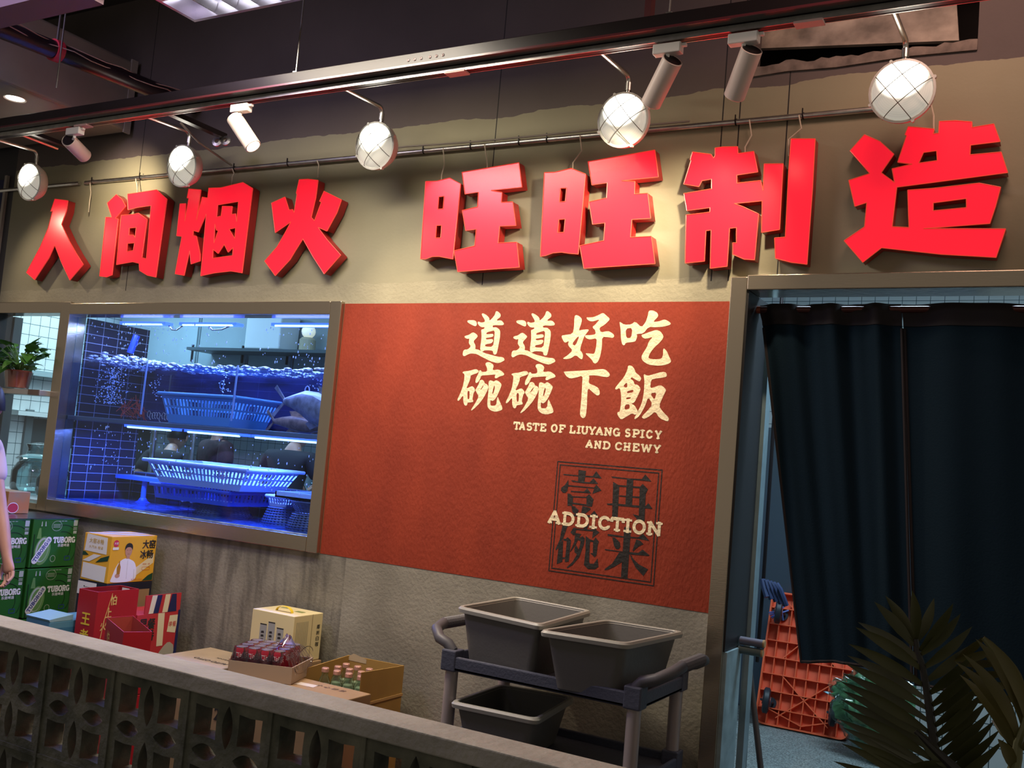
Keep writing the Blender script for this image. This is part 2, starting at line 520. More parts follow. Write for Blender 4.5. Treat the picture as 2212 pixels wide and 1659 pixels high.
def skin_mesh(verts, edges, radii, root=0, sub=2):
    me = bpy.data.meshes.new('tmp')
    me.from_pydata([Vector(v) for v in verts], edges, [])
    o = bpy.data.objects.new('tmp', me)
    C.objects.link(o)
    md = o.modifiers.new('skin', 'SKIN')
    for i, sv in enumerate(me.skin_vertices[0].data):
        r = radii[i]
        sv.radius = r if isinstance(r, tuple) else (r, r)
        sv.use_root = (i == root)
    md.branch_smoothing = 0.6
    s = o.modifiers.new('sub', 'SUBSURF')
    s.levels = sub; s.render_levels = sub
    dg = bpy.context.evaluated_depsgraph_get(); dg.update()
    res = bpy.data.meshes.new_from_object(o.evaluated_get(dg))
    bpy.data.objects.remove(o)
    return res
GLYPHS = {
 'ren': [[[-5711,3030,-5580,3012,-5581,2945,-5613,2861,-5517,2751,-5438,2672,-5355,2597,-5465,2500,-5565,2612,-5654,2728,-5695,2649,-5813,2508,-5906,2557,-5797,2724,-5742,2841,-5720,2952,-5739,2950]]],
 'jian': [[[-5126,3024,-5072,2993,-5027,2946,-5108,2876,-5081,2869,-5077,2525,-5123,2513,-5190,2520,-5198,2886,-5142,2882,-5200,2974]],[[-5025,3020,-4771,3031,-4676,2970,-4692,2504,-4768,2517,-4839,2547,-4851,2590,-4907,2601,-5049,2587,-5059,2891,-4948,2892,-4907,2897,-4825,2856,-4831,2625,-4793,2618,-4805,2937,-4921,2932,-5004,2921],[-4972,2808,-4913,2810,-4911,2749,-4931,2765,-4969,2766],[-4973,2714,-4911,2716,-4914,2671,-4969,2665]]],
 'yan': [[[-4504,3020,-4403,3008,-4406,2917,-4411,2831,-4387,2965,-4342,2957,-4342,3014,-4245,3010,-4078,3030,-4000,2991,-4010,2516,-4095,2528,-4221,2520,-4327,2505,-4338,2862,-4385,2760,-4427,2770,-4426,2743,-4396,2737,-4350,2631,-4344,2591,-4415,2575,-4438,2653,-4460,2510,-4536,2521,-4515,2739,-4559,2745,-4562,2935,-4514,2934,-4504,2830,-4495,2963,-4509,2966],[-4255,2910,-4097,2921,-4093,2806,-4107,2853,-4140,2852,-4139,2896,-4218,2902,-4219,2846,-4252,2842],[-4260,2800,-4244,2765,-4229,2762,-4251,2692],[-4144,2766,-4097,2772,-4094,2712],[-4252,2655,-4209,2630,-4170,2681,-4133,2635,-4099,2660,-4097,2616,-4248,2605]]],
 'huo': [[[-3667,3018,-3605,3016,-3534,3005,-3537,2909,-3555,2806,-3530,2786,-3496,2884,-3509,2890,-3485,2943,-3361,2889,-3383,2822,-3438,2726,-3500,2749,-3432,2682,-3329,2596,-3427,2499,-3514,2592,-3597,2691,-3640,2630,-3672,2581,-3765,2496,-3853,2578,-3774,2654,-3725,2733,-3694,2787,-3798,2732,-3848,2899,-3755,2928,-3716,2854,-3690,2855,-3678,2837,-3672,2937,-3678,2945]]],
 'wang': [[[-2839,2952,-2774,2949,-2697,2960,-2630,2926,-2635,2556,-2675,2563,-2718,2571,-2757,2571,-2795,2560,-2825,2561],[-2751,2868,-2720,2870,-2719,2807,-2751,2807],[-2749,2725,-2719,2725,-2717,2663,-2748,2664]],[[-2629,2983,-2315,3007,-2287,2887,-2454,2882,-2393,2869,-2392,2821,-2330,2820,-2301,2705,-2389,2706,-2390,2626,-2289,2626,-2264,2507,-2601,2493,-2633,2596,-2518,2616,-2518,2697,-2577,2693,-2607,2793,-2522,2806,-2525,2878,-2600,2873]]],
 'wang2': [[[-2175,2949,-2120,2947,-2037,2959,-1962,2927,-1967,2560,-2008,2564,-2052,2571,-2095,2569,-2131,2558,-2158,2555],[-2084,2869,-2053,2868,-2054,2806,-2084,2805],[-2079,2723,-2047,2724,-2048,2663,-2080,2663]],[[-1956,2984,-1637,3011,-1611,2889,-1783,2884,-1719,2876,-1717,2820,-1655,2820,-1632,2707,-1720,2706,-1720,2627,-1623,2628,-1596,2507,-1933,2494,-1963,2598,-1847,2617,-1848,2697,-1908,2693,-1935,2797,-1850,2810,-1852,2879,-1927,2874]]],
 'zhi': [[[-1465,2988,-1382,2971,-1370,2954,-1364,2963,-1366,2997,-1331,2999,-1269,2995,-1265,2965,-1199,2969,-1176,2880,-1264,2873,-1261,2838,-1162,2843,-1149,2800,-1152,2912,-1074,2907,-1071,2634,-1144,2625,-1150,2757,-1266,2752,-1227,2736,-1161,2703,-1165,2512,-1209,2516,-1258,2538,-1261,2586,-1246,2585,-1250,2650,-1279,2648,-1278,2488,-1350,2481,-1358,2644,-1380,2642,-1377,2512,-1461,2506,-1473,2714,-1369,2721,-1370,2740,-1471,2733,-1490,2808,-1369,2821,-1372,2863,-1413,2859,-1425,2834,-1494,2850,-1469,2951,-1473,2955]],[[-1049,3009,-952,3000,-950,2801,-953,2488,-1017,2498,-1080,2516,-1089,2600,-1046,2602,-1050,2875]]],
 'zao': [[[-763,3000,-704,2968,-649,2912,-692,2842,-641,2800,-653,2855,-581,2868,-634,2879,-607,2982,-613,2986,-603,3017,-510,2999,-512,2980,-493,2981,-493,3027,-436,3024,-380,3014,-379,2992,-306,2999,-282,2930,-381,2925,-381,2888,-277,2890,-252,2811,-632,2781,-641,2627,-580,2621,-592,2767,-502,2768,-345,2778,-273,2758,-287,2686,-303,2624,-529,2615,-250,2602,-277,2497,-462,2514,-675,2546,-741,2491,-816,2579,-742,2631,-739,2727,-783,2714,-812,2820,-734,2842,-814,2939],[-543,2910,-497,2913,-493,2875,-558,2870],[-499,2712,-386,2722,-384,2688,-498,2682]]],
 'm_dao': [[[-2561,2264,-2555,2269,-2522,2269,-2510,2263,-2505,2251,-2508,2241,-2517,2240,-2555,2256]],[[-2483,2299,-2477,2303,-2456,2294,-2439,2280,-2437,2266,-2421,2280,-2410,2295,-2406,2312,-2396,2312,-2380,2300,-2377,2290,-2381,2282,-2395,2273,-2396,2267,-2372,2269,-2357,2256,-2356,2249,-2364,2245,-2416,2246,-2416,2234,-2396,2236,-2380,2227,-2372,2216,-2371,2186,-2378,2126,-2382,2109,-2391,2105,-2400,2109,-2404,2125,-2448,2125,-2460,2118,-2470,2121,-2475,2133,-2472,2184,-2475,2206,-2478,2222,-2474,2225,-2465,2226,-2458,2235,-2480,2236,-2493,2244,-2502,2256,-2499,2263,-2482,2257,-2461,2261,-2463,2271,-2481,2293],[-2447,2210,-2430,2215,-2402,2221,-2402,2185,-2404,2142,-2448,2143,-2449,2152,-2439,2155,-2415,2159,-2406,2170,-2411,2180,-2446,2176,-2449,2184,-2424,2187,-2407,2192,-2409,2203,-2418,2204,-2449,2201]],[[-2569,2190,-2560,2194,-2546,2197,-2524,2211,-2508,2205,-2495,2195,-2496,2187,-2517,2167,-2504,2151,-2501,2140,-2503,2130,-2482,2127,-2450,2112,-2408,2103,-2372,2096,-2344,2094,-2336,2085,-2337,2078,-2366,2065,-2384,2067,-2410,2073,-2463,2094,-2490,2106,-2521,2109,-2541,2103,-2561,2093,-2570,2101,-2569,2118,-2562,2126,-2544,2127,-2527,2141,-2541,2158,-2541,2166,-2540,2181,-2549,2178,-2565,2183]]],
 'm_dao2': [[[-2291,2264,-2285,2269,-2253,2270,-2240,2263,-2235,2251,-2238,2241,-2247,2241,-2285,2256]],[[-2213,2300,-2207,2303,-2186,2294,-2169,2280,-2168,2267,-2152,2280,-2141,2295,-2137,2312,-2127,2312,-2111,2300,-2108,2290,-2112,2282,-2126,2273,-2127,2267,-2103,2269,-2088,2256,-2087,2249,-2096,2245,-2147,2246,-2147,2235,-2127,2236,-2112,2227,-2104,2216,-2103,2186,-2110,2127,-2114,2109,-2123,2106,-2132,2109,-2136,2125,-2180,2126,-2192,2119,-2201,2122,-2206,2134,-2203,2185,-2206,2207,-2208,2222,-2205,2225,-2196,2227,-2189,2236,-2211,2236,-2223,2244,-2233,2256,-2229,2263,-2213,2257,-2192,2261,-2194,2271,-2211,2293],[-2178,2210,-2161,2215,-2134,2222,-2134,2186,-2136,2143,-2179,2143,-2180,2152,-2170,2155,-2147,2159,-2138,2170,-2142,2180,-2177,2176,-2181,2184,-2156,2187,-2138,2192,-2141,2203,-2150,2205,-2180,2201]],[[-2299,2190,-2291,2195,-2277,2197,-2255,2212,-2239,2205,-2226,2195,-2227,2188,-2248,2167,-2235,2151,-2232,2140,-2234,2130,-2213,2127,-2181,2112,-2140,2103,-2104,2097,-2077,2095,-2069,2085,-2069,2079,-2099,2065,-2117,2068,-2142,2074,-2195,2095,-2221,2106,-2253,2110,-2273,2104,-2292,2093,-2301,2101,-2300,2119,-2293,2127,-2275,2127,-2258,2142,-2272,2158,-2272,2166,-2271,2182,-2280,2178,-2296,2183]]],
 'm_hao': [[[-1991,2288,-1983,2295,-1968,2290,-1953,2278,-1952,2263,-1964,2222,-1949,2227,-1919,2230,-1913,2226,-1924,2211,-1935,2196,-1951,2137,-1939,2125,-1932,2113,-1934,2094,-1942,2094,-1968,2113,-1989,2098,-2010,2093,-2028,2093,-2030,2097,-2009,2110,-1985,2133,-2007,2152,-2012,2162,-2008,2176,-2025,2167,-2034,2172,-2048,2194,-2045,2201,-2034,2202,-1993,2208,-1988,2238],[-1957,2199,-1971,2191,-1992,2162,-1974,2153]],[[-1929,2279,-1929,2284,-1921,2283,-1894,2285,-1871,2295,-1851,2305,-1837,2295,-1816,2279,-1818,2271,-1838,2251,-1864,2236,-1854,2216,-1820,2223,-1804,2217,-1790,2207,-1788,2197,-1796,2192,-1812,2195,-1846,2197,-1843,2154,-1847,2112,-1856,2085,-1869,2075,-1879,2080,-1886,2092,-1906,2108,-1919,2118,-1918,2122,-1896,2120,-1876,2119,-1870,2160,-1872,2191,-1904,2183,-1921,2188,-1930,2196,-1929,2203,-1903,2203,-1877,2208,-1884,2229,-1893,2234,-1896,2242,-1886,2249,-1863,2276,-1893,2266,-1909,2266,-1923,2272]]],
 'm_chi': [[[-1768,2266,-1744,2251,-1710,2253,-1694,2267,-1662,2240,-1645,2262,-1637,2288,-1634,2313,-1624,2315,-1612,2314,-1595,2306,-1588,2293,-1592,2284,-1611,2264,-1583,2267,-1568,2273,-1556,2275,-1538,2267,-1528,2259,-1532,2252,-1556,2245,-1593,2241,-1629,2243,-1651,2213,-1684,2211,-1678,2202,-1684,2180,-1694,2176,-1732,2171,-1733,2163,-1740,2159,-1748,2167,-1755,2191,-1759,2228,-1765,2252],[-1736,2234,-1704,2238,-1706,2193,-1730,2192]],[[-1661,2207,-1644,2212,-1619,2222,-1592,2230,-1572,2223,-1557,2203,-1560,2191,-1575,2172,-1594,2155,-1612,2131,-1620,2110,-1615,2104,-1590,2101,-1558,2105,-1553,2123,-1555,2147,-1550,2150,-1535,2135,-1527,2117,-1514,2098,-1519,2086,-1546,2077,-1580,2074,-1618,2078,-1644,2093,-1652,2107,-1649,2121,-1629,2155,-1623,2179,-1605,2199,-1637,2190,-1653,2195]]],
 'm_wan': [[[-2562,2015,-2556,2021,-2522,2025,-2488,2035,-2471,2027,-2474,2017,-2515,2003,-2514,1993,-2519,1972,-2534,1937,-2503,1953,-2489,1946,-2481,1932,-2489,1920,-2493,1890,-2487,1884,-2488,1876,-2518,1873,-2519,1862,-2525,1857,-2535,1861,-2543,1879,-2545,1909,-2568,1878,-2578,1882,-2564,1913,-2552,1950,-2548,1983,-2549,2008],[-2525,1927,-2512,1930,-2509,1890,-2519,1888]],[[-2439,2060,-2432,2068,-2416,2069,-2400,2062,-2391,2052,-2397,2031,-2363,2036,-2341,2026,-2330,2015,-2333,2009,-2354,2003,-2372,1993,-2380,1996,-2380,2004,-2376,2012,-2421,2007,-2455,2005,-2461,1986,-2470,1972,-2479,1967,-2485,1973,-2484,1989,-2472,2013,-2468,2029,-2460,2029,-2454,2021,-2425,2024,-2427,2042]],[[-2461,1981,-2448,1985,-2436,1977,-2433,1968,-2419,1964,-2410,1953,-2413,1937,-2431,1900,-2454,1869,-2476,1848,-2492,1835,-2495,1840,-2478,1866,-2458,1904,-2473,1923,-2481,1934,-2475,1944,-2464,1965],[-2437,1961,-2439,1950,-2454,1932,-2451,1942]],[[-2412,1978,-2402,1984,-2389,1980,-2383,1978,-2371,1986,-2355,1979,-2340,1967,-2342,1953,-2358,1912,-2370,1893,-2382,1886,-2393,1892,-2392,1870,-2386,1863,-2359,1867,-2358,1898,-2355,1908,-2347,1894,-2324,1857,-2326,1846,-2359,1836,-2388,1842,-2405,1856,-2409,1876,-2408,1937],[-2378,1963,-2374,1948,-2380,1922,-2387,1920,-2383,1947]]],
 'm_wan2': [[[-2293,2014,-2287,2020,-2253,2024,-2218,2034,-2202,2026,-2205,2016,-2246,2003,-2245,1992,-2250,1972,-2266,1937,-2235,1953,-2221,1945,-2213,1932,-2221,1920,-2225,1891,-2219,1884,-2221,1876,-2250,1873,-2252,1862,-2258,1857,-2268,1861,-2275,1879,-2277,1909,-2301,1878,-2311,1882,-2296,1913,-2283,1950,-2280,1982,-2280,2007],[-2257,1927,-2243,1930,-2241,1890,-2251,1888]],[[-2170,2058,-2163,2066,-2147,2068,-2130,2061,-2122,2051,-2128,2030,-2094,2035,-2072,2025,-2061,2014,-2064,2008,-2086,2002,-2103,1993,-2111,1996,-2111,2004,-2107,2012,-2152,2007,-2186,2004,-2192,1985,-2202,1971,-2211,1966,-2217,1973,-2215,1989,-2203,2012,-2199,2028,-2191,2028,-2185,2020,-2156,2024,-2158,2041]],[[-2192,1980,-2179,1984,-2167,1977,-2164,1968,-2150,1964,-2141,1953,-2145,1937,-2163,1900,-2187,1870,-2208,1848,-2225,1836,-2228,1840,-2210,1866,-2190,1905,-2205,1923,-2213,1934,-2207,1944,-2196,1964],[-2169,1961,-2170,1949,-2186,1932,-2183,1942]],[[-2144,1978,-2134,1984,-2120,1980,-2115,1977,-2102,1986,-2086,1978,-2071,1967,-2073,1953,-2090,1912,-2102,1894,-2114,1886,-2125,1893,-2124,1870,-2118,1864,-2091,1867,-2090,1899,-2087,1908,-2079,1895,-2057,1858,-2058,1847,-2091,1837,-2120,1842,-2137,1856,-2141,1876,-2140,1937],[-2109,1963,-2105,1947,-2112,1922,-2118,1920,-2114,1947]]],
 'm_xia': [[[-2022,2034,-2019,2036,-1954,2041,-1890,2046,-1834,2053,-1816,2050,-1798,2036,-1793,2026,-1803,2017,-1829,2019,-1861,2024,-1898,2022,-1892,2016,-1894,1986,-1868,1979,-1846,1969,-1838,1957,-1835,1942,-1840,1935,-1851,1935,-1870,1948,-1896,1967,-1895,1916,-1893,1891,-1894,1843,-1900,1832,-1908,1830,-1918,1836,-1925,1849,-1923,1914,-1925,1988,-1926,2021,-1959,2010,-1986,2005,-2006,2014]]],
 'm_fan': [[[-1711,2072,-1693,2071,-1679,2056,-1674,2042,-1654,2029,-1644,2016,-1652,2002,-1673,2012,-1690,2021,-1696,2014,-1680,2005,-1674,1989,-1661,1990,-1644,1974,-1648,1957,-1659,1931,-1670,1909,-1684,1906,-1667,1899,-1652,1879,-1649,1871,-1658,1857,-1676,1864,-1700,1848,-1724,1833,-1739,1848,-1745,1860,-1742,1866,-1733,1868,-1730,1911,-1734,1946,-1742,1973,-1759,1963,-1765,1969,-1751,1989,-1725,2021,-1712,2055],[-1710,1999,-1706,1977,-1715,1974,-1727,1981],[-1707,1958,-1677,1968,-1677,1955,-1706,1950],[-1707,1931,-1685,1934,-1689,1926,-1709,1923],[-1711,1900,-1690,1903,-1688,1883,-1712,1877]],[[-1637,2038,-1617,2029,-1599,2034,-1551,2049,-1533,2046,-1528,2030,-1539,2025,-1588,2017,-1599,2011,-1601,1975,-1578,1983,-1556,1991,-1541,1985,-1527,1971,-1534,1955,-1555,1902,-1538,1880,-1506,1853,-1506,1841,-1512,1837,-1548,1849,-1570,1878,-1590,1858,-1614,1843,-1624,1844,-1630,1852,-1607,1876,-1584,1906,-1606,1939,-1618,1897,-1640,1854,-1659,1838,-1664,1843,-1651,1869,-1634,1908,-1628,1951,-1629,2007],[-1599,1954,-1569,1959,-1577,1925]]],
 's_yi': [[[-1909,1601,-1872,1599,-1876,1549,-1907,1549]],[[-1983,1575,-1978,1577,-1909,1577,-1838,1579,-1823,1602,-1794,1572,-1838,1573,-1979,1572]],[[-1941,1551,-1935,1553,-1902,1550,-1850,1551,-1833,1570,-1809,1547,-1875,1544,-1933,1546]],[[-1955,1553,-1952,1532,-1955,1505,-1965,1494,-1977,1494,-1988,1504,-1986,1516,-1970,1528]],[[-1952,1530,-1826,1530,-1817,1543,-1791,1520,-1833,1502,-1826,1526,-1952,1524]],[[-1938,1506,-1874,1508,-1860,1524,-1839,1503,-1938,1501]],[[-1953,1492,-1942,1493,-1925,1482,-1924,1462,-1925,1441,-1949,1439]],[[-1928,1483,-1862,1486,-1848,1499,-1825,1478,-1830,1446,-1857,1445,-1859,1482,-1927,1478]],[[-1925,1456,-1856,1453,-1857,1447,-1925,1449]],[[-1931,1441,-1913,1439,-1892,1424,-1902,1404,-1921,1412]],[[-1876,1445,-1836,1439,-1836,1433,-1860,1413,-1879,1415]],[[-1964,1403,-1836,1408,-1817,1430,-1791,1401,-1963,1395]]],
 's_zai': [[[-1751,1584,-1741,1585,-1671,1583,-1608,1585,-1593,1606,-1563,1578,-1742,1579]],[[-1676,1581,-1646,1582,-1643,1469,-1674,1468]],[[-1739,1563,-1709,1548,-1705,1407,-1731,1405]],[[-1714,1551,-1613,1552,-1602,1565,-1576,1544,-1585,1522,-1581,1411,-1589,1403,-1609,1407,-1638,1433,-1609,1429,-1614,1545,-1713,1544]],[[-1705,1507,-1610,1510,-1610,1503,-1705,1502]],[[-1761,1466,-1734,1470,-1582,1472,-1569,1486,-1549,1463,-1758,1461]]],
 's_wan': [[[-1965,1356,-1938,1356,-1959,1289,-1975,1251,-1988,1238,-1991,1242,-1974,1285]],[[-1976,1258,-1956,1287,-1952,1192,-1979,1178]],[[-1956,1293,-1945,1293,-1936,1302,-1918,1290,-1921,1196,-1940,1192,-1938,1284,-1955,1285]],[[-1954,1211,-1938,1213,-1939,1207,-1955,1204]],[[-1910,1347,-1897,1346,-1897,1336,-1902,1314,-1910,1314,-1924,1324,-1915,1339]],[[-1897,1344,-1821,1347,-1811,1354,-1785,1339,-1817,1310,-1816,1340,-1896,1338]],[[-1836,1371,-1846,1344,-1863,1347,-1854,1365]],[[-1900,1324,-1871,1323,-1889,1285,-1893,1275,-1913,1244,-1919,1239,-1902,1284]],[[-1882,1302,-1865,1314,-1852,1306,-1854,1280,-1872,1221,-1901,1184,-1925,1167,-1928,1171,-1902,1198,-1884,1233,-1872,1277,-1872,1292,-1884,1295]],[[-1893,1275,-1879,1255,-1884,1233,-1897,1241,-1898,1256]],[[-1849,1317,-1827,1304,-1809,1301,-1801,1316,-1784,1299,-1788,1287,-1790,1240,-1799,1230,-1821,1246,-1809,1247,-1811,1294,-1826,1294,-1823,1208,-1818,1200,-1800,1202,-1784,1227,-1777,1192,-1793,1179,-1826,1176,-1847,1191,-1844,1248]]],
 's_lai': [[[-1747,1334,-1743,1337,-1671,1335,-1606,1338,-1582,1354,-1552,1328,-1605,1332,-1670,1329,-1743,1328]],[[-1671,1375,-1640,1373,-1639,1161,-1669,1162]],[[-1723,1325,-1710,1324,-1687,1308,-1682,1290,-1689,1278,-1701,1277,-1712,1289]],[[-1612,1328,-1595,1325,-1578,1312,-1598,1300,-1623,1276,-1625,1283]],[[-1754,1269,-1752,1271,-1670,1270,-1598,1273,-1580,1289,-1547,1269,-1551,1265,-1634,1262,-1670,1266,-1751,1266]],[[-1686,1264,-1665,1266,-1667,1227,-1702,1202,-1732,1185,-1748,1181,-1746,1187,-1714,1214]],[[-1637,1268,-1618,1244,-1592,1225,-1549,1210,-1568,1179,-1605,1209,-1628,1243]]],
}
FRONDS = [('dark',0,[(-0.182,1.88,1.081),(-0.186,1.88,1.144),(-0.193,1.88,1.198),(-0.201,1.88,1.243),(-0.208,1.88,1.279),(-0.216,1.88,1.315),(-0.226,1.88,1.342),(-0.229,1.88,1.36)],[((-0.229,1.88,1.36),(-0.228,1.858,1.404),(-0.234,1.836,1.446)),((-0.228,1.88,1.356),(-0.214,1.901,1.392),(-0.208,1.922,1.43)),((-0.231,1.88,1.356),(-0.255,1.896,1.392),(-0.288,1.912,1.424)),((-0.222,1.88,1.342),(-0.192,1.865,1.385),(-0.17,1.851,1.432)),((-0.233,1.88,1.348),(-0.263,1.88,1.384),(-0.301,1.879,1.414)),((-0.22,1.88,1.335),(-0.186,1.877,1.372),(-0.16,1.874,1.414)),((-0.215,1.88,1.313),(-0.176,1.889,1.35),(-0.143,1.898,1.393)),((-0.221,1.88,1.325),(-0.273,1.897,1.353),(-0.333,1.915,1.37)),((-0.219,1.88,1.311),(-0.267,1.856,1.347),(-0.322,1.831,1.371)),((-0.215,1.88,1.285),(-0.27,1.852,1.32),(-0.331,1.823,1.342)),((-0.211,1.88,1.263),(-0.275,1.9,1.292),(-0.349,1.92,1.307)),((-0.207,1.88,1.247),(-0.271,1.876,1.28),(-0.343,1.872,1.3)),((-0.204,1.88,1.227),(-0.273,1.896,1.258),(-0.353,1.911,1.275)),((-0.2,1.88,1.207),(-0.266,1.85,1.25),(-0.34,1.82,1.277)),((-0.197,1.88,1.193),(-0.266,1.877,1.231),(-0.346,1.873,1.252)),((-0.194,1.88,1.179),(-0.268,1.893,1.212),(-0.354,1.907,1.23)),((-0.191,1.88,1.163),(-0.261,1.864,1.203),(-0.341,1.847,1.227)),((-0.188,1.88,1.144),(-0.266,1.907,1.174),(-0.36,1.933,1.189)),((-0.186,1.88,1.131),(-0.262,1.904,1.162),(-0.352,1.928,1.177)),((-0.185,1.88,1.119),(-0.25,1.852,1.159),(-0.325,1.824,1.183)),((-0.184,1.88,1.108),(-0.254,1.852,1.149),(-0.333,1.823,1.173)),((-0.182,1.88,1.09),(-0.264,1.882,1.117),(-0.356,1.885,1.125)),((-0.211,1.88,1.291),(-0.178,1.906,1.32),(-0.15,1.933,1.355)),((-0.206,1.88,1.27),(-0.169,1.873,1.306),(-0.139,1.866,1.348)),((-0.202,1.88,1.25),(-0.163,1.863,1.29),(-0.132,1.846,1.336)),((-0.2,1.88,1.234),(-0.16,1.875,1.273),(-0.128,1.871,1.318)),((-0.196,1.88,1.217),(-0.154,1.852,1.262),(-0.121,1.823,1.312)),((-0.193,1.88,1.201),(-0.151,1.863,1.246),(-0.118,1.847,1.295)),((-0.19,1.88,1.185),(-0.148,1.876,1.228),(-0.114,1.873,1.277)),((-0.188,1.88,1.167),(-0.143,1.88,1.211),(-0.107,1.879,1.261)),((-0.186,1.88,1.149),(-0.138,1.864,1.199),(-0.099,1.848,1.254)),((-0.184,1.88,1.131),(-0.133,1.864,1.183),(-0.091,1.848,1.241)),((-0.183,1.88,1.112),(-0.129,1.863,1.166),(-0.084,1.846,1.227))],0.019),('dark',0,[(-0.138,1.8,1.164),(-0.155,1.8,1.179),(-0.181,1.8,1.198),(-0.199,1.8,1.212),(-0.213,1.8,1.222)],[((-0.147,1.8,1.17),(-0.183,1.798,1.191),(-0.213,1.797,1.222)),((-0.164,1.8,1.181),(-0.191,1.792,1.171),(-0.218,1.783,1.169)),((-0.15,1.8,1.173),(-0.187,1.781,1.162),(-0.225,1.762,1.161))],0.02),('light',1,[(-0.066,1.75,1.199),(-0.062,1.75,1.223),(-0.061,1.75,1.244),(-0.055,1.75,1.268),(-0.05,1.75,1.294)],[((-0.061,1.75,1.244),(-0.09,1.77,1.311),(-0.158,1.791,1.345)),((-0.06,1.75,1.247),(-0.083,1.753,1.322),(-0.145,1.757,1.364)),((-0.055,1.75,1.268),(-0.071,1.759,1.342),(-0.128,1.767,1.389)),((-0.052,1.75,1.282),(-0.065,1.731,1.355),(-0.113,1.712,1.402)),((-0.064,1.75,1.223),(-0.089,1.78,1.288),(-0.152,1.809,1.323)),((-0.062,1.75,1.233),(-0.075,1.772,1.255),(-0.102,1.793,1.263)),((-0.066,1.75,1.203),(-0.07,1.727,1.233),(-0.087,1.705,1.254)),((-0.055,1.75,1.235),(-0.046,1.74,1.249),(-0.045,1.73,1.265)),((-0.055,1.75,1.276),(-0.07,1.763,1.332),(-0.115,1.777,1.365)),((-0.054,1.75,1.285),(-0.061,1.763,1.342),(-0.099,1.775,1.382))],0.019),('light',1,[(-0.054,1.9,1.268),(-0.078,1.9,1.316),(-0.095,1.9,1.342),(-0.126,1.9,1.376)],[((-0.095,1.9,1.342),(-0.132,1.922,1.327),(-0.171,1.944,1.32)),((-0.11,1.9,1.358),(-0.138,1.896,1.341),(-0.17,1.892,1.331)),((-0.085,1.9,1.326),(-0.124,1.917,1.31),(-0.165,1.933,1.301)),((-0.126,1.9,1.376),(-0.146,1.909,1.351),(-0.17,1.917,1.329)),((-0.074,1.9,1.309),(-0.113,1.89,1.297),(-0.153,1.88,1.292)),((-0.063,1.9,1.291),(-0.102,1.904,1.274),(-0.144,1.909,1.266))],0.015)]
# ------------------------------------------------------------------ materials shared by many things
STEEL = mat('brushed_steel', (0.47, 0.395, 0.30), rough=0.22, metal=0.92, bump=0.05, bscale=30, stretch=(1, 1, 14))
GALV = mat('galvanised_pipe', (0.62, 0.60, 0.56), rough=0.32, metal=1.0, var=0.15, scale=20)
BLACKM = mat('black_metal', (0.011, 0.007, 0.008), rough=0.38, spec=0.35)
WHITEP = mat('white_plastic', (0.80, 0.77, 0.72), rough=0.45)
PAPERW = mat('white_print', (0.82, 0.82, 0.80), rough=0.6)
BLACKP = mat('black_print', (0.02, 0.02, 0.022), rough=0.6)
GLASS = clear_mat('window_glass', (0.97, 0.99, 1.0), gloss=0.04)


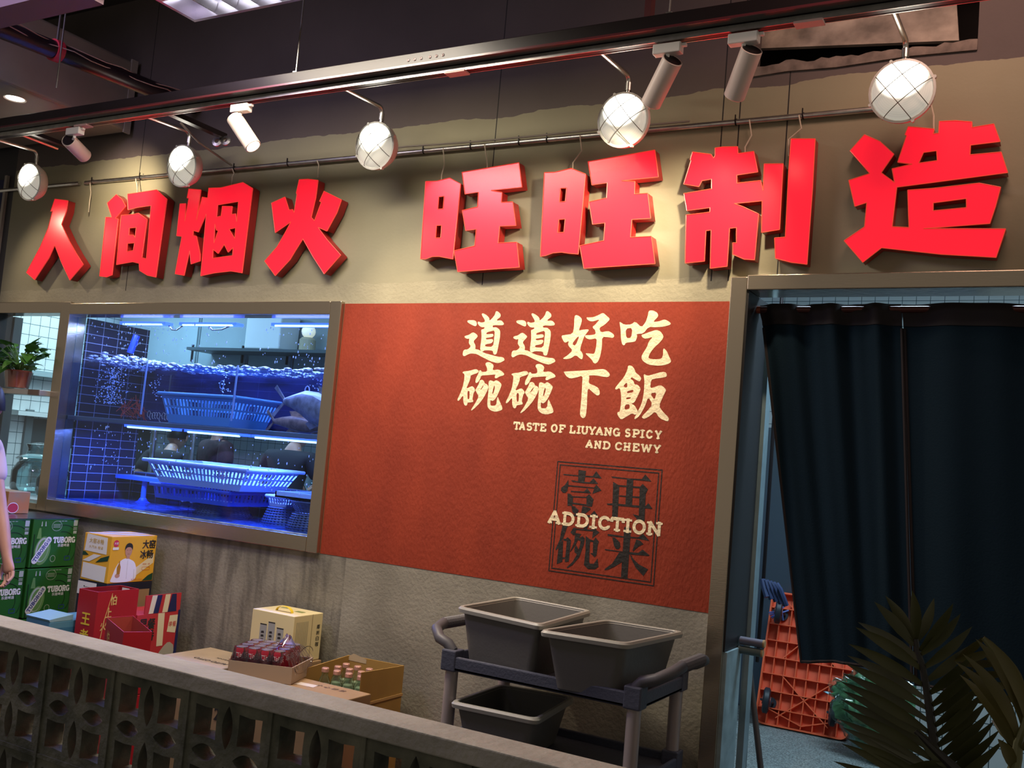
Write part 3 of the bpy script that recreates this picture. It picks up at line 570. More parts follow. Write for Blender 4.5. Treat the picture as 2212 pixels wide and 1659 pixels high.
def wall_material():
    m = bpy.data.materials.new('shopfront_wall')
    m.use_nodes = True
    nt = m.node_tree
    L = nt.links.new
    b = nt.nodes['Principled BSDF']
    b.inputs['Roughness'].default_value = 0.75
    tc = nt.nodes.new('ShaderNodeTexCoord')
    sp = nt.nodes.new('ShaderNodeSeparateXYZ'); L(tc.outputs['Object'], sp.inputs[0])

    def noise(scale, detail=6, stretch=None):
        n = nt.nodes.new('ShaderNodeTexNoise')
        n.inputs['Scale'].default_value = scale; n.inputs['Detail'].default_value = detail
        if stretch:
            mp = nt.nodes.new('ShaderNodeMapping'); mp.inputs['Scale'].default_value = stretch
            L(tc.outputs['Object'], mp.inputs[0]); L(mp.outputs[0], n.inputs['Vector'])
        else:
            L(tc.outputs['Object'], n.inputs['Vector'])
        return n.outputs['Fac']

    def math_(op, a, bb=None, cc=None):
        n = nt.nodes.new('ShaderNodeMath'); n.operation = op
        for i, x in enumerate((a, bb, cc)):
            if x is None: continue
            if isinstance(x, (int, float)): n.inputs[i].default_value = x
            else: L(x, n.inputs[i])
        return n.outputs[0]

    def ramp(fac, stops):
        r = nt.nodes.new('ShaderNodeValToRGB')
        e = r.color_ramp.elements
        while len(e) < len(stops): e.new(0.5)
        for el, (p, c) in zip(e, stops):
            el.position = p; el.color = (*c, 1)
        L(fac, r.inputs[0])
        return r.outputs[0]

    def mix(f, a, bb):
        n = nt.nodes.new('ShaderNodeMix'); n.data_type = 'RGBA'
        if isinstance(f, (int, float)): n.inputs['Factor'].default_value = f
        else: L(f, n.inputs['Factor'])
        for s, x in (('A', a), ('B', bb)):
            if isinstance(x, tuple): n.inputs[s].default_value = (*x, 1)
            else: L(x, n.inputs[s])
        return n.outputs['Result']
    X, Z = sp.outputs[0], sp.outputs[2]
    board = ramp(noise(1.6), [(0.3, (0.225, 0.207, 0.135)), (0.7, (0.275, 0.254, 0.165))])
    plaster = ramp(noise(5), [(0.3, (0.26, 0.236, 0.155)), (0.7, (0.325, 0.298, 0.20))])
    conc = ramp(noise(3.2, 9), [(0.25, (0.165, 0.153, 0.122)), (0.55, (0.245, 0.230, 0.186)), (0.8, (0.33, 0.312, 0.260))])
    stain = ramp(noise(4.5, 6, (3.2, 1, 0.55)), [(0.46, (0, 0, 0)), (0.62, (1, 1, 1))])
    near = math_('MULTIPLY', math_('GREATER_THAN', X, -4.35), math_('LESS_THAN', X, -3.15))
    conc = mix(math_('MULTIPLY', math_('MULTIPLY', stain, near), 0.62), conc, (0.075, 0.068, 0.060))
    dark = ramp(noise(2.2), [(0.3, (0.085, 0.066, 0.060)), (0.7, (0.110, 0.086, 0.079))])
    wob = math_('MULTIPLY', math_('SUBTRACT', noise(3.0, 3), 0.5), 0.06)
    wob2 = math_('MULTIPLY', math_('SUBTRACT', noise(14.0, 3), 0.5), 0.02)
    zz = math_('ADD', math_('ADD', Z, wob), wob2)
    col = mix(math_('GREATER_THAN', zz, 2.46), plaster, board)
    col = mix(math_('GREATER_THAN', zz, 3.272), col, dark)
    col = mix(math_('LESS_THAN', Z, 1.066), col, conc)
    # joints between the boards
    seam = None
    for x in (-5.02, -2.497, -1.364, -1.290, -1.086):
        s = math_('LESS_THAN', math_('ABSOLUTE', math_('SUBTRACT', X, x)), 0.0028)
        seam = s if seam is None else math_('MAXIMUM', seam, s)
    seam = math_('MULTIPLY', seam, math_('GREATER_THAN', Z, 2.44))
    col = mix(seam, col, (0.012, 0.010, 0.010))
    L(col, b.inputs['Base Color'])
    rough_h = math_('ADD', math_('MULTIPLY', noise(60, 9), 1.0), math_('MULTIPLY', noise(11, 8), 0.7))
    amt = math_('ADD', 0.05, math_('MULTIPLY', math_('LESS_THAN', zz, 2.46), 0.22))
    bp = nt.nodes.new('ShaderNodeBump'); bp.inputs['Distance'].default_value = 0.012
    L(amt, bp.inputs['Strength']); L(rough_h, bp.inputs['Height']); L(bp.outputs[0], b.inputs['Normal'])
    return m


# ------------------------------------------------------------------ room shell
wb = MB()
Y0, Y1 = 4.0, 4.11
wb.box(-6.25, -1.23, Y0, Y1, -0.06, 1.066)          # concrete below the openings
wb.box(-3.322, -1.23, Y0, Y1, 1.066, 2.356)         # behind the mural
wb.box(-6.25, -1.23, Y0, Y1, 2.356, 3.35)
wb.box(-1.23, 1.2, Y0, Y1, 2.44, 3.35)
wb.box(0.25, 1.2, Y0, Y1, -0.06, 2.44)
wb.box(-6.25, -1.25, Y0, Y1, 3.35, 4.5)
wb.box(-0.38, 1.2, Y0, Y1, 3.35, 4.5)
wb.box(-1.25, -0.38, Y0, Y1, 3.95, 4.5)
bmesh.ops.remove_doubles(wb.bm, verts=wb.bm.verts, dist=1e-5)
struct('wall_back', wb, wall_material())
struct('wall_left', MB().box(-9.0, -6.25, 4.0, 4.11, -0.06, 4.5), mat('dark_wall', (0.03, 0.028, 0.032), rough=0.5))
pw = MB()
for i in range(4):
    pw.box(-6.95 + 0.0, -6.335, 3.985, 4.0, 2.40 + i * 0.205, 2.40 + i * 0.205 + 0.198)
struct('window_2', pw, mat('dark_blue_glass', (0.018, 0.022, 0.075), rough=0.12, spec=0.6))
struct('trim_9', MB().box(-6.335, -6.31, 3.98, 4.0, 2.38, 3.24), mat('pale_edge', (0.30, 0.26, 0.22), rough=0.5))
struct('floor', MB().box(-9, 1.6, -1.2, 4.11, -0.12, -0.06), mat('dark_floor', (0.05, 0.045, 0.042), rough=0.35, var=0.3, scale=5))
struct('ceiling', MB().box(-9, 2.0, -1.2, 4.2, 4.3, 4.4), mat('black_ceiling', (0.080, 0.068, 0.066), rough=0.8))
# recess behind the broken board at the upper right
hw = MB()
hw.box(-1.40, -0.25, 4.75, 4.80, 3.25, 4.05); hw.box(-1.40, -0.25, 4.11, 4.80, 3.25, 3.29)
hw.box(-1.40, -1.36, 4.11, 4.80, 3.25, 4.05); hw.box(-0.29, -0.25, 4.11, 4.80, 3.25, 4.05); hw.box(-1.40, -0.25, 4.11, 4.80, 4.03, 4.08)
struct('wall_recess', hw, mat('recess_dark', (0.02, 0.016, 0.015), rough=0.8))
gp = MB().hexa([(-1.30, 4.125, 3.50), (-0.46, 4.125, 3.42), (-0.46, 4.15, 3.42), (-1.30, 4.15, 3.50)], [(-1.30, 4.32, 3.98), (-0.53, 4.32, 3.98), (-0.53, 4.345, 3.98), (-1.30, 4.345, 3.98)])
struct('trim_10', gp, mat('bare_board', (0.30, 0.26, 0.21), rough=0.8, var=0.5, scale=7, bump=0.2))
te = MB()
random.seed(3)
top = [(-1.25 + i * .029, 3.352 + random.uniform(-.006, .010) + (.022 if i in (5, 6) else 0)) for i in range(31)]
te.mesh(poly_mesh([top + [(-.38, 3.315), (-.62, 3.322), (-.9, 3.312), (-1.1, 3.320), (-1.25, 3.314)]], .010), plane((0, 4.0, 0), (1, 0, 0), (0, 0, 1)))
struct('trim_11', te, mat('torn_board_edge', (0.15, 0.12, 0.10), rough=0.9, var=0.4, scale=18))

# kitchen shell behind the shop front
KW = tile_mat('white_tile', (0.62, 0.66, 0.66), (0.06, 0.10, 0.11), 0.10, 0.10, 'XZ', line=0.045)
KS = tile_mat('white_tile_side', (0.62, 0.66, 0.66), (0.05, 0.10, 0.11), 0.10, 0.10, 'YZ', line=0.05)
struct('wall_kitchen', MB().box(-9.0, 2.2, 8.0, 8.1, 0, 3.3), KW)
struct('wall_kitchen_left', MB().box(-8.5, -8.4, 4.12, 8.0, 0, 3.3), KS)
struct('wall_kitchen_right', MB().box(1.9, 2.0, 4.12, 8.0, 0, 3.3), KS)
struct('ceiling_kitchen', MB().box(-9, 2.2, 4.12, 8.1, 3.2, 3.3), mat('kitchen_ceiling', (0.45, 0.5, 0.52), rough=0.7))
struct('floor_kitchen', MB().box(-9, 2.2, 4.11, 8.1, -0.06, 0.20), mat('wet_floor', (0.10, 0.105, 0.10), rough=0.3, var=0.7, scale=55, bump=0.5, bscale=70))
struct('wall_tiled_low', MB().box(-0.62, 1.6, 5.2, 5.3, 0.2, 1.02), KW)

# stainless frames round the openings (front faces flush at y = 3.975)
def frame(name, *boxes):
    f = MB()
    for bx in boxes: f.box(*bx)
    return struct(name, f, STEEL, bevel=0.004)


FY = 3.972
frame('trim_1', (-5.57, -5.48, FY, 4.10, 1.066, 2.372))                                   # post between the two openings
frame('trim_2', (-5.48, -3.395, FY, 4.10, 2.292, 2.362))                                   # tank head
frame('trim_3', (-5.48, -3.395, FY, 4.10, 1.066, 1.145))                                   # tank sill
frame('trim_4', (-3.395, -3.322, FY, 4.10, 1.066, 2.362))                                  # tank right stile
frame('trim_5', (-6.6, -5.57, FY, 4.10, 2.300, 2.372))                                     # window head
frame('trim_6', (-6.6, -5.57, FY, 4.10, 1.066, 1.108))                                     # window sill
frame('trim_7', (-1.264, -1.195, 3.955, 4.13, -0.06, 2.448))                                 # doorway post
frame('trim_8', (-1.195, 0.30, 3.955, 4.13, 2.392, 2.455))                                   # doorway head
struct('trim_12', MB().box(-1.1955, -1.188, 3.966, 4.26, 0.93, 2.39), mat('dark_jamb', (0.012, 0.011, 0.014), rough=0.5))
struct('trim_13', MB().box(-1.1955, -1.178, 3.97, 4.17, 0.2, 0.928), mat('pale_jamb', (0.24, 0.33, 0.36), rough=0.5, var=0.25, scale=12))
struct('trim_14', MB().box(-1.200, -1.172, 4.27, 4.34, 0.2, 2.39), mat('white_jamb', (0.20, 0.27, 0.30), rough=0.45, var=0.15, scale=9))

# ------------------------------------------------------------------ low pierced wall in front
def breeze_block(s):
    k = 0.5
    q = lambda cx, cy: [(cx - .135, cy - .135), (cx, cy - .125), (cx + .135, cy - .135), (cx + .13, cy), (cx + .135, cy + .135), (cx, cy + .125), (cx - .135, cy + .135), (cx - .13, cy)]
    def lens(cx, cy, l, w, vert):
        p = []
        for i in range(17):
            t = -1 + 2 * i / 16
            p.append((t * l, w * (1 - t * t)))
        for i in range(1, 16):
            t = 1 - 2 * i / 16
            p.append((t * l, -w * (1 - t * t)))
        return [(cx + (y if vert else x), cy + (x if vert else y)) for x, y in p]
    loops = [[(0.004, 0.004), (0.996, 0.004), (0.996, 0.996), (0.004, 0.996)]]
    for cx in (.235, .765):
        for cy in (.235, .765):
            loops.append(q(cx, cy))
    loops += [lens(.5, .76, .19, .062, True), lens(.5, .24, .19, .062, True), lens(.25, .5, .15, .075, False), lens(.75, .5, .15, .075, False)]
    me = poly_mesh([[(x * s, y * s) for x, y in lp] for lp in loops], 0.062)
    return me


PIT = 0.3025
blk = breeze_block(PIT)
lw = MB()
for r in range(3):
    for i in range(-6, 11):
        M_ = plane((-2.083 + i * PIT, 2.082, 0.912 - (r + 1) * PIT), (1, 0, 0), (0, 0, 1))
        lw.mesh(blk, M_)
lw.box(-3.90, 1.25, 2.025, 2.078, -0.06, 0.006)
for i in range(-6, 12):                             # mortar ridges
    x = -2.083 + i * PIT
    lw.box(x - .006, x + .006, 2.014, 2.075, 0.0, 0.912)
for r in (1, 2):
    lw.box(-3.9, 1.25, 2.016, 2.075, 0.912 - r * PIT - .006, 0.912 - r * PIT + .006)
struct('wall_front', lw, mat('mossy_concrete', (0.050, 0.056, 0.040), rough=0.85, color2=(0.185, 0.182, 0.135), scale=9, bump=0.5, bscale=28))
cp = MB().box(-3.95, 1.3, 2.0, 2.112, 0.914, 0.96)
struct('trim_15', cp, mat('coping_concrete', (0.33, 0.31, 0.26), rough=0.7, var=0.14, scale=7, bump=0.25, bscale=45), bevel=0.004)

# ------------------------------------------------------------------ mural
mural = MB().box(-3.320, -1.266, 3.9985, 4.0005, 1.067, 2.353)
mural_o = mural.build('wall_mural', mat('mural_red', (0.215, 0.026, 0.010), rough=0.75, spec=0.3, color2=(0.270, 0.035, 0.013), scale=3.5, bump=0.22, bscale=48, stretch=(1.6, 1, 0.8)))
tag(mural_o, 'square red painted wall panel with cream lettering beside the fish tank', 'mural')
CREAM = mat('cream_paint', (0.78, 0.66, 0.43), rough=0.6, bump=0.3, bscale=60)
INK = mat('black_paint', (0.016, 0.013, 0.011), rough=0.5, bump=0.2, bscale=60)
MUR = plane((0, 3.998, 0), (1, 0, 0), (0, 0, 1))


def glyph_loops(name):
    return [[[(lp[i] / 1000, lp[i + 1] / 1000) for i in range(0, len(lp), 2)] for lp in grp] for grp in GLYPHS[name]]


for g in ('m_dao', 'm_dao2', 'm_hao', 'm_chi', 'm_wan', 'm_wan2', 'm_xia', 'm_fan'):
    mb = MB()
    for grp in glyph_loops(g):
        mb.mesh(poly_mesh(grp, 0.0004, smooth=1), MUR)
    mb.build('brush_character', CREAM, mural_o)
for g in ('s_yi', 's_zai', 's_wan', 's_lai'):
    mb = MB()
    for k, grp in enumerate(glyph_loops(g)):
        mb.mesh(poly_mesh(grp, 0.0003 + k * 1e-5), MUR)
    mb.build('stamp_character', INK, mural_o)
fr = MB()
o_ = [(-2.017, 1.1425), (-1.517, 1.1425), (-1.517, 1.6325), (-2.017, 1.6325)]
i_ = [(-2.0035, 1.156), (-1.531, 1.156), (-1.531, 1.6185), (-2.0035, 1.6185)]
for lp in (o_, i_):
    t = 0.0045
    inner = [(lp[0][0] + t, lp[0][1] + t), (lp[1][0] - t, lp[1][1] + t), (lp[2][0] - t, lp[2][1] - t), (lp[3][0] + t, lp[3][1] - t)]
    fr.mesh(poly_mesh([lp, inner], 0.0003), MUR)
fr.build('stamp_frame', INK, mural_o)
W1 = [('A', -2039, -1977), ('D', -1969, -1908), ('D', -1901, -1838), ('I', -1833, -1800), ('C', -1793, -1737), ('T', -1733, -1675), ('I', -1672, -1639), ('O', -1631, -1575), ('N', -1567, -1501)]
W2 = [('T', -2256, -2225), ('A', -2226, -2196), ('S', -2189, -2159), ('T', -2156, -2124), ('E', -2117, -2088), ('O', -2061, -2031), ('F', -2021, -1991), ('L', -1968, -1941), ('I', -1933, -1914), ('U', -1911, -1877), ('Y', -1875, -1840), ('A', -1840, -1805), ('N', -1799, -1763), ('G', -1757, -1725), ('S', -1701, -1675), ('P', -1666, -1633), ('I', -1630, -1611), ('C', -1602, -1574), ('Y', -1563, -1533)]
W3 = [('A', -1884, -1849), ('N', -1842, -1809), ('D', -1801, -1764), ('C', -1742, -1710), ('H', -1703, -1670), ('E', -1660, -1630), ('W', -1622, -1572), ('Y', -1565, -1533)]
for row, zb, zt, wt, nm, d in ((W1, 1.3535, 1.4095, .25, 'large_lettering', .0008), (W2, 1.7605, 1.7950, .25, 'upper_lettering', .0004), (W3, 1.7010, 1.7345, .25, 'lower_lettering', .0004)):
    words = [[row[0]]]
    for q in row[1:]:
        if q[1] - words[-1][-1][2] > 19: words.append([])
        words[-1].append(q)
    for wd in words:
        mb = MB()
        for ch, a, b in wd:
            slab(mb, ch, a / 1000, b / 1000, zb, zt, MUR, wt, d)
        mb.build(nm, CREAM, mural_o)

# ------------------------------------------------------------------ red channel letters
FACE = mat('lit_red_acrylic', (0.80, 0.015, 0.03), rough=0.25, emit=(1.0, 0.012, 0.035), estr=0.72)
SIDE = mat('red_return', (0.36, 0.020, 0.018), rough=0.35)
RIM = mat('red_trim_edge', (0.75, 0.09, 0.045), rough=0.35, emit=(1.0, 0.06, 0.03), estr=0.30)
WIRE = mat('thin_wire', (0.55, 0.47, 0.36), rough=0.6)
LETTERS = [('ren', 'red lit letter of two legs, leftmost, under the first cage lamp', [(-5.42, 3.12, -5.40, 2.965)]),
           ('jian', 'red lit gate shaped letter, second from the left, with a pale glow on top', [(-5.00, 3.12, -4.97, 3.02)]),
           ('yan', 'red lit letter with a box full of small cut-outs, third from the left', [(-4.20, 3.125, -4.19, 3.055)]),
           ('huo', 'red lit letter shaped like a flame with two long legs, fourth from the left', [(-3.58, 3.125, -3.56, 3.06)]),
           ('wang', 'smaller of the twin red lit letters, above the mural left half', [(-2.77, 3.12, -2.76, 2.93), (-2.53, 3.12, -2.50, 2.97)]),
           ('wang2', 'larger of the twin red lit letters, above the mural centre', [(-2.02, 3.12, -2.04, 2.94)]),
           ('zhi', 'red lit letter ending in a tall blade stroke, left of the doorway top', [(-1.235, 3.115, -1.24, 2.95), (-1.03, 3.115, -1.06, 2.975)]),
           ('zao', 'largest red lit letter at far right above the curtained doorway', [(-0.53, 3.11, -0.51, 2.99)])]
YF = 3.937
for key, lab, wires in LETTERS:
    grps = glyph_loops(key)
    allp = [p for g in grps for p in g[0]]
    cx = sum(p[0] for p in allp) / len(allp); zmin = min(p[1] for p in allp)
    t = thing('channel_letter', lab, 'sign letter', (cx, 3.985, zmin), group='red lit letters of the shop sign')
    body, face, rim = MB(), MB(), MB()
    Mb = plane((0, 3.992, 0), (1, 0, 0), (0, 0, 1))
    Mf = plane((0, YF, 0), (1, 0, 0), (0, 0, 1))
    for g in grps:
        body.mesh(poly_mesh(g, 3.992 - YF - 0.004), Mb)
        face.mesh(poly_mesh(g, 0.004), Mf @ Matrix.Translation((0, 0, -0.0041)))
        for lp in g:                                    # thin glowing edge bead
            pts = [(x, YF - 0.0005, z) for x, z in lp]
            for a, b in zip(pts, pts[1:] + pts[:1]):
                if (Vector(a) - Vector(b)).length > 1e-4:
                    rim.tube([a, b], 0.0019, 5)
    body.build('return_side', SIDE, t)
    face.build('letter_face', FACE, t)
    rim.build('trim_cap', RIM, t)
    for (x0, z0, x1, z1) in wires:
        MB().tube([(x0, 3.962, z0), (x0 + .012, 3.968, z0 * .6 + z1 * .4), (x1 - .006, 3.965, z0 * .3 + z1 * .7), (x1, 3.962, z1 - .03)], 0.0032, 6).build('power_wire', WIRE, t)

# ------------------------------------------------------------------ conduit along the wall above the letters
cd = thing('conduit_pipe', 'long grey metal conduit running along the wall above the red letters', 'pipe', (-3.5, 3.985, 3.11))
def cz(x): return 3.137 + (x + 6.24) / 5.5 * (-0.021)
for a, b in ((-6.9, -5.55), (-5.49, -3.80), (-3.795, -2.62), (-2.615, -1.30), (-1.295, -0.70)):
    MB().tube([(a, 3.982, cz(a)), (b, 3.982, cz(b))], 0.0125, 12).build('pipe_length', GALV, cd, smooth=True)
tie = MB()
for x in (-5.42, -4.98, -4.2, -3.8, -3.25, -2.9, -2.62, -2.35, -2.2, -1.3, -1.02):
    tie.tube([(x, 3.982, cz(x)), (x + .006, 3.982, cz(x))], 0.0150, 10)
    tie.box(x, x + .004, 3.966, 3.972, cz(x), cz(x) + .028)
tie.build('cable_tie', BLACKM, cd)
MB().tube([(-3.3, 3.968, 3.147), (-3.0, 3.966, 3.152), (-2.6, 3.967, 3.142), (-2.2, 3.966, 3.140), (-1.9, 3.968, 3.142), (-1.5, 3.967, 3.137)], 0.0045, 6).build('clipped_wire', mat('grey_wire', (0.22, 0.19, 0.16), rough=.6), cd)
# ------------------------------------------------------------------ ceiling services
t = thing('cable_tray', 'long black steel tray hung across the top, carrying the light track', 'cable tray', (-3.0, 3.35, 3.24))
MB().box(-7.2, 0.4, 3.302, 3.40, 3.243, 3.302).build('tray_body', BLACKM, t, bevel=0.003)
lip = MB().box(-7.2, 0.4, 3.298, 3.304, 3.243, 3.252)
lip.build('lower_lip', mat('dark_red_edge', (0.10, 0.022, 0.028), rough=0.25, spec=0.6), t)
for x in (-3.209, -1.376):
    MB().tube([(x, 3.35, 3.30), (x, 3.35, 4.30)], 0.004, 8).build('hanger_rod', GALV, t)
    MB().box(x - .03, x + .03, 3.325, 3.375, 3.30, 3.308).box(x - .012, x + .012, 3.34, 3.36, 3.308, 3.325).build('hanger_clip', GALV, t)
MB().box(-1.47, -1.445, 3.33, 3.37, 3.30, 4.30).build('hanger_rod', mat('maroon_strip', (0.09, 0.02, 0.025), rough=.5), t)
hl = MB()
for i in range(6):
    x = -2.53 + i * 0.033 + (0.012 if i > 2 else 0)
    hl.lathe([(0.0, 0.004), (0.0065, 0.002), (0.0075, 0.0)], (x, 3.302, 3.272), (0, -1, 0), 10)
hl.build('vent_plug', mat('dull_bolt', (0.16, 0.12, 0.12), rough=.4, metal=.6), t)
t = thing('light_track', 'slim silver edged lighting track fixed under the black tray', 'light track', (-3.0, 3.365, 3.22))
MB().box(-7.2, 0.2, 3.352, 3.386, 3.219, 3.2425).build('rail', BLACKM, t)
for y in (3.3505, 3.3865):
    MB().box(-7.2, 0.2, y - .0018, y + .0018, 3.217, 3.240).build('rail_edge', GALV, t)
for x in (-4.72, -2.32, -0.86):
    MB().box(x - .05, x + .05, 3.345, 3.392, 3.211, 3.2195).build('rail_joint', mat('pink_plastic', (.62, .40, .36), rough=.5), t)


def cage_lamp_lens():
    m = bpy.data.materials.new('lit_lens')
    m.use_nodes = True
    nt = m.node_tree
    b = nt.nodes['Principled BSDF']
    b.inputs['Base Color'].default_value = (0.55, 0.54, 0.48, 1)
    b.inputs['Roughness'].default_value = 0.22
    tc = nt.nodes.new('ShaderNodeTexCoord')
    # light field of the bulb behind the fluted glass: distance from the bulb, in lamp coordinates
    vm = nt.nodes.new('ShaderNodeVectorMath'); vm.operation = 'SUBTRACT'
    vm.inputs[1].default_value = (0.0, -0.02, 0.052)
    nt.links.new(tc.outputs['Object'], vm.inputs[0])
    vl = nt.nodes.new('ShaderNodeVectorMath'); vl.operation = 'LENGTH'
    nt.links.new(vm.outputs[0], vl.inputs[0])
    r = nt.nodes.new('ShaderNodeMapRange')
    r.interpolation_type = 'SMOOTHSTEP'
    r.inputs['From Min'].default_value = 0.045; r.inputs['From Max'].default_value = 0.098
    r.inputs['To Min'].default_value = 11.0; r.inputs['To Max'].default_value = 0.34
    nt.links.new(vl.outputs['Value'], r.inputs['Value'])
    w = nt.nodes.new('ShaderNodeTexWave')
    w.wave_type = 'RINGS'; w.rings_direction = 'Y'
    w.inputs['Scale'].default_value = 45
    nt.links.new(tc.outputs['Object'], w.inputs['Vector'])
    mm = nt.nodes.new('ShaderNodeMath'); mm.operation = 'MULTIPLY_ADD'
    mm.inputs[1].default_value = 0.12; mm.inputs[2].default_value = 0.9
    nt.links.new(w.outputs['Fac'], mm.inputs[0])
    m2 = nt.nodes.new('ShaderNodeMath'); m2.operation = 'MULTIPLY'
    nt.links.new(mm.outputs[0], m2.inputs[0]); nt.links.new(r.outputs[0], m2.inputs[1])
    b.inputs['Emission Color'].default_value = (1.0, 0.95, 0.80, 1)
    nt.links.new(m2.outputs[0], b.inputs['Emission Strength'])
    return m


def make_cage_lamp(x, label):
    c = Vector((x, 3.75, 3.085))
    t = thing('cage_floodlight', label, 'lamp', c, group='round cage lamps along the shop sign')
    ax = Vector((0, -math.cos(R(8)), -math.sin(R(8)))).normalized()
    MB().lathe([(0, -.085), (.045, -.085), (.06, -.07), (.095, -.055), (.114, -.02), (.117, .0), (.117, .012), (.109, .014), (.105, .004)], c, ax, 32).build('housing', mat('white_enamel', (.66, .65, .60), rough=.35), t, smooth=True)
    MB().lathe([(.108, .006), (.100, .018), (.078, .03), (.045, .038), (0, .041)], c, ax, 32).build('lens', MATS.setdefault('lens', None) or cage_lamp_lens(), t, smooth=True)
    u = Vector((1, 0, 0)); v = ax.cross(u).normalized()
    cg = MB()
    for rot in (38, 128):
        d = u * math.cos(R(rot)) + v * math.sin(R(rot)); e = ax.cross(d)
        for off in (-.036, .036):
            L = math.sqrt(.118 ** 2 - off ** 2)
            pts = []
            for i in range(15):
                s_ = -1 + 2 * i / 14
                rr = math.sqrt((s_ * L) ** 2 + off ** 2)
                h = .056 * (1 - (rr / .125) ** 2.6) - (.006 if abs(s_) > .97 else 0)
                pts.append(c + d * off + e * s_ * L + ax * h)
            cg.tube(pts, .0016, 6)
    cg.build('wire_guard', mat('guard_wire', (.16, .14, .11), rough=.4, metal=.5), t)
    lg = MB()
    for k in range(4):
        a = R(20 + 90 * k)
        p = c + (u * math.cos(a) + v * math.sin(a)) * .118
        lg.tube([p - ax * .006, p + ax * .012], .0065, 8)
    lg.build('clamp_lug', mat('white_enamel'), t)
    pts = [(x, 3.772, 3.185), (x, 3.772, 3.255)]
    for i in range(1, 6):
        a = R(90 * i / 5)
        pts.append((x, 3.772 - .03 * (1 - math.cos(a)), 3.255 + .03 * math.sin(a)))
    pts.append((x, 3.395, 3.268))
    MB().tube(pts, .0105, 12).build('pipe_arm', GALV, t, smooth=True)
    MB().lathe([(.0135, 0), (.0135, .035)], (x, 3.772, 3.222), (0, 0, 1), 14).build('arm_collar', GALV, t)
    return t


lab = ['round white cage lamp, leftmost of the row, half over the blue glass', 'round white cage lamp between the two leftmost red letters and their hot glow', 'round white cage lamp, middle one of the row, left of the twin letters', 'round white cage lamp directly above the larger twin letter', 'largest looking round cage lamp at far right above the biggest letter']
l0 = make_cage_lamp(-5.700, lab[0])
MATS['lens'] = bpy.data.materials.get('lit_lens')
for x, lb in zip((-4.355, -3.02, -1.711, -0.602), lab[1:]):
    dup(l0, (x, 3.75, 3.085), label=lb)


def make_spot(S, E, label, watts, adapt):
    """track spotlight: S rear end, E lit end"""
    S, E = Vector(S), Vector(E)
    d = (E - S).normalized()
    t = thing('track_spotlight', label, 'spotlight', (adapt, 3.369, 3.21), group='white cylinder spotlights on the track')
    MB().box(adapt - .055, adapt + .055, 3.349, 3.389, 3.172, 3.2105).build('track_adaptor', WHITEP, t, bevel=.004)
    MB().box(adapt + .055, adapt + .072, 3.361, 3.377, 3.196, 3.206).build('lock_lever', WHITEP, t)
    piv = S + d * .035
    MB().tube([(adapt, 3.369, 3.173), (adapt, 3.369, 3.160), piv], .008, 8).build('swivel_arm', WHITEP, t)
    L = (E - S).length
    MB().lathe([(0, .006), (.036, .006), (.037, 0), (.0395, .002), (.0395, L - .002), (.0375, L), (.034, L), (.034, L - .02)], S, d, 28).build('barrel', mat('spot_white', (.72, .60, .52), rough=.4), t, smooth=True)
    MB().lathe([(0, -.001), (.0335, -.001)], S, -d, 20).build('rear_cap', BLACKM, t)
    MB().lathe([(.0338, 0), (0, .004)], E - d * .014, d, 24).build('lamp_lens', mat('lit_spot', (1, 1, 1), emit=(1, .88, .66), estr=9), t)
    light('spot', 'SPOT', Vector((0, 0, 0)), watts, (1.0, .80, .56), None, spot_size=R(88), spot_blend=0.9, shadow_soft_size=0.028)
    o = C.objects[-1]
    o.matrix_basis = Matrix.Translation(E + d * .006 - Vector((adapt, 3.369, 3.21))) @ d.to_track_quat('-Z', 'Y').to_matrix().to_4x4()
    o.parent = t
    return t


SPW = 66
make_spot((-4.83, 3.365, 3.150), (-4.890, 3.520, 3.112), 'white track spotlight, leftmost, tipped towards the wall', SPW * .5, -4.786)
make_spot((-3.595, 3.369, 3.150), (-3.475, 3.395, 3.005), 'white track spotlight whose lit end faces down to the right', SPW * 1.3, -3.556)
make_spot((-1.357, 3.369, 3.150), (-1.473, 3.466, 3.028), 'white track spotlight, left one of the right hand pair, aimed left', SPW * 1.0, -1.379)
make_spot((-1.058, 3.369, 3.150), (-1.148, 3.480, 3.025), 'white track spotlight, rightmost, above the blade shaped letter', SPW * .85, -1.090)
make_spot((-6.30, 3.369, 3.150), (-6.19, 3.460, 3.020), 'white track spotlight at the far left end of the track', SPW * .25, -6.34)

# recessed louvre luminaire
t = thing('louvre_light', 'square mirror louvre ceiling light with lit tubes at the top left', 'ceiling light', (-3.0, 2.77, 3.5))
tr = MB()
x0, x1, y0, y1, z = -3.6, -2.4, 2.47, 3.072, 3.50
for a in ((x0, x1, y0, y0 + .018), (x0, x1, y1 - .018, y1), (x0, x0 + .018, y0 + .018, y1 - .018), (x1 - .018, x1, y0 + .018, y1 - .018)):
    tr.box(a[0], a[1], a[2], a[3], z, z + .09)
tr.build('frame', mat('lilac_steel', (.45, .38, .50), rough=.3, metal=.6), t)
MB().box(x0 + .018, x1 - .018, y0 + .018, y1 - .018, z + .085, z + .09).build('housing', mat('mirror', (.75, .76, .74), rough=.16, metal=1), t)
lv = MB()
for i in range(1, 9):
    x = x0 + .018 + i * (x1 - x0 - .036) / 9
    lv.hexa([(x - .002, y0 + .02, z + .012), (x + .002, y0 + .02, z + .012), (x + .002, y1 - .02, z + .012), (x - .002, y1 - .02, z + .012)],
            [(x - .012, y0 + .02, z + .06), (x + .012, y0 + .02, z + .06), (x + .012, y1 - .02, z + .06), (x - .012, y1 - .02, z + .06)])
for i in range(1, 3):
    y = y0 + i * (y1 - y0) / 3
    lv.box(x0 + .02, x1 - .02, y - .012, y + .012, z + .012, z + .06)
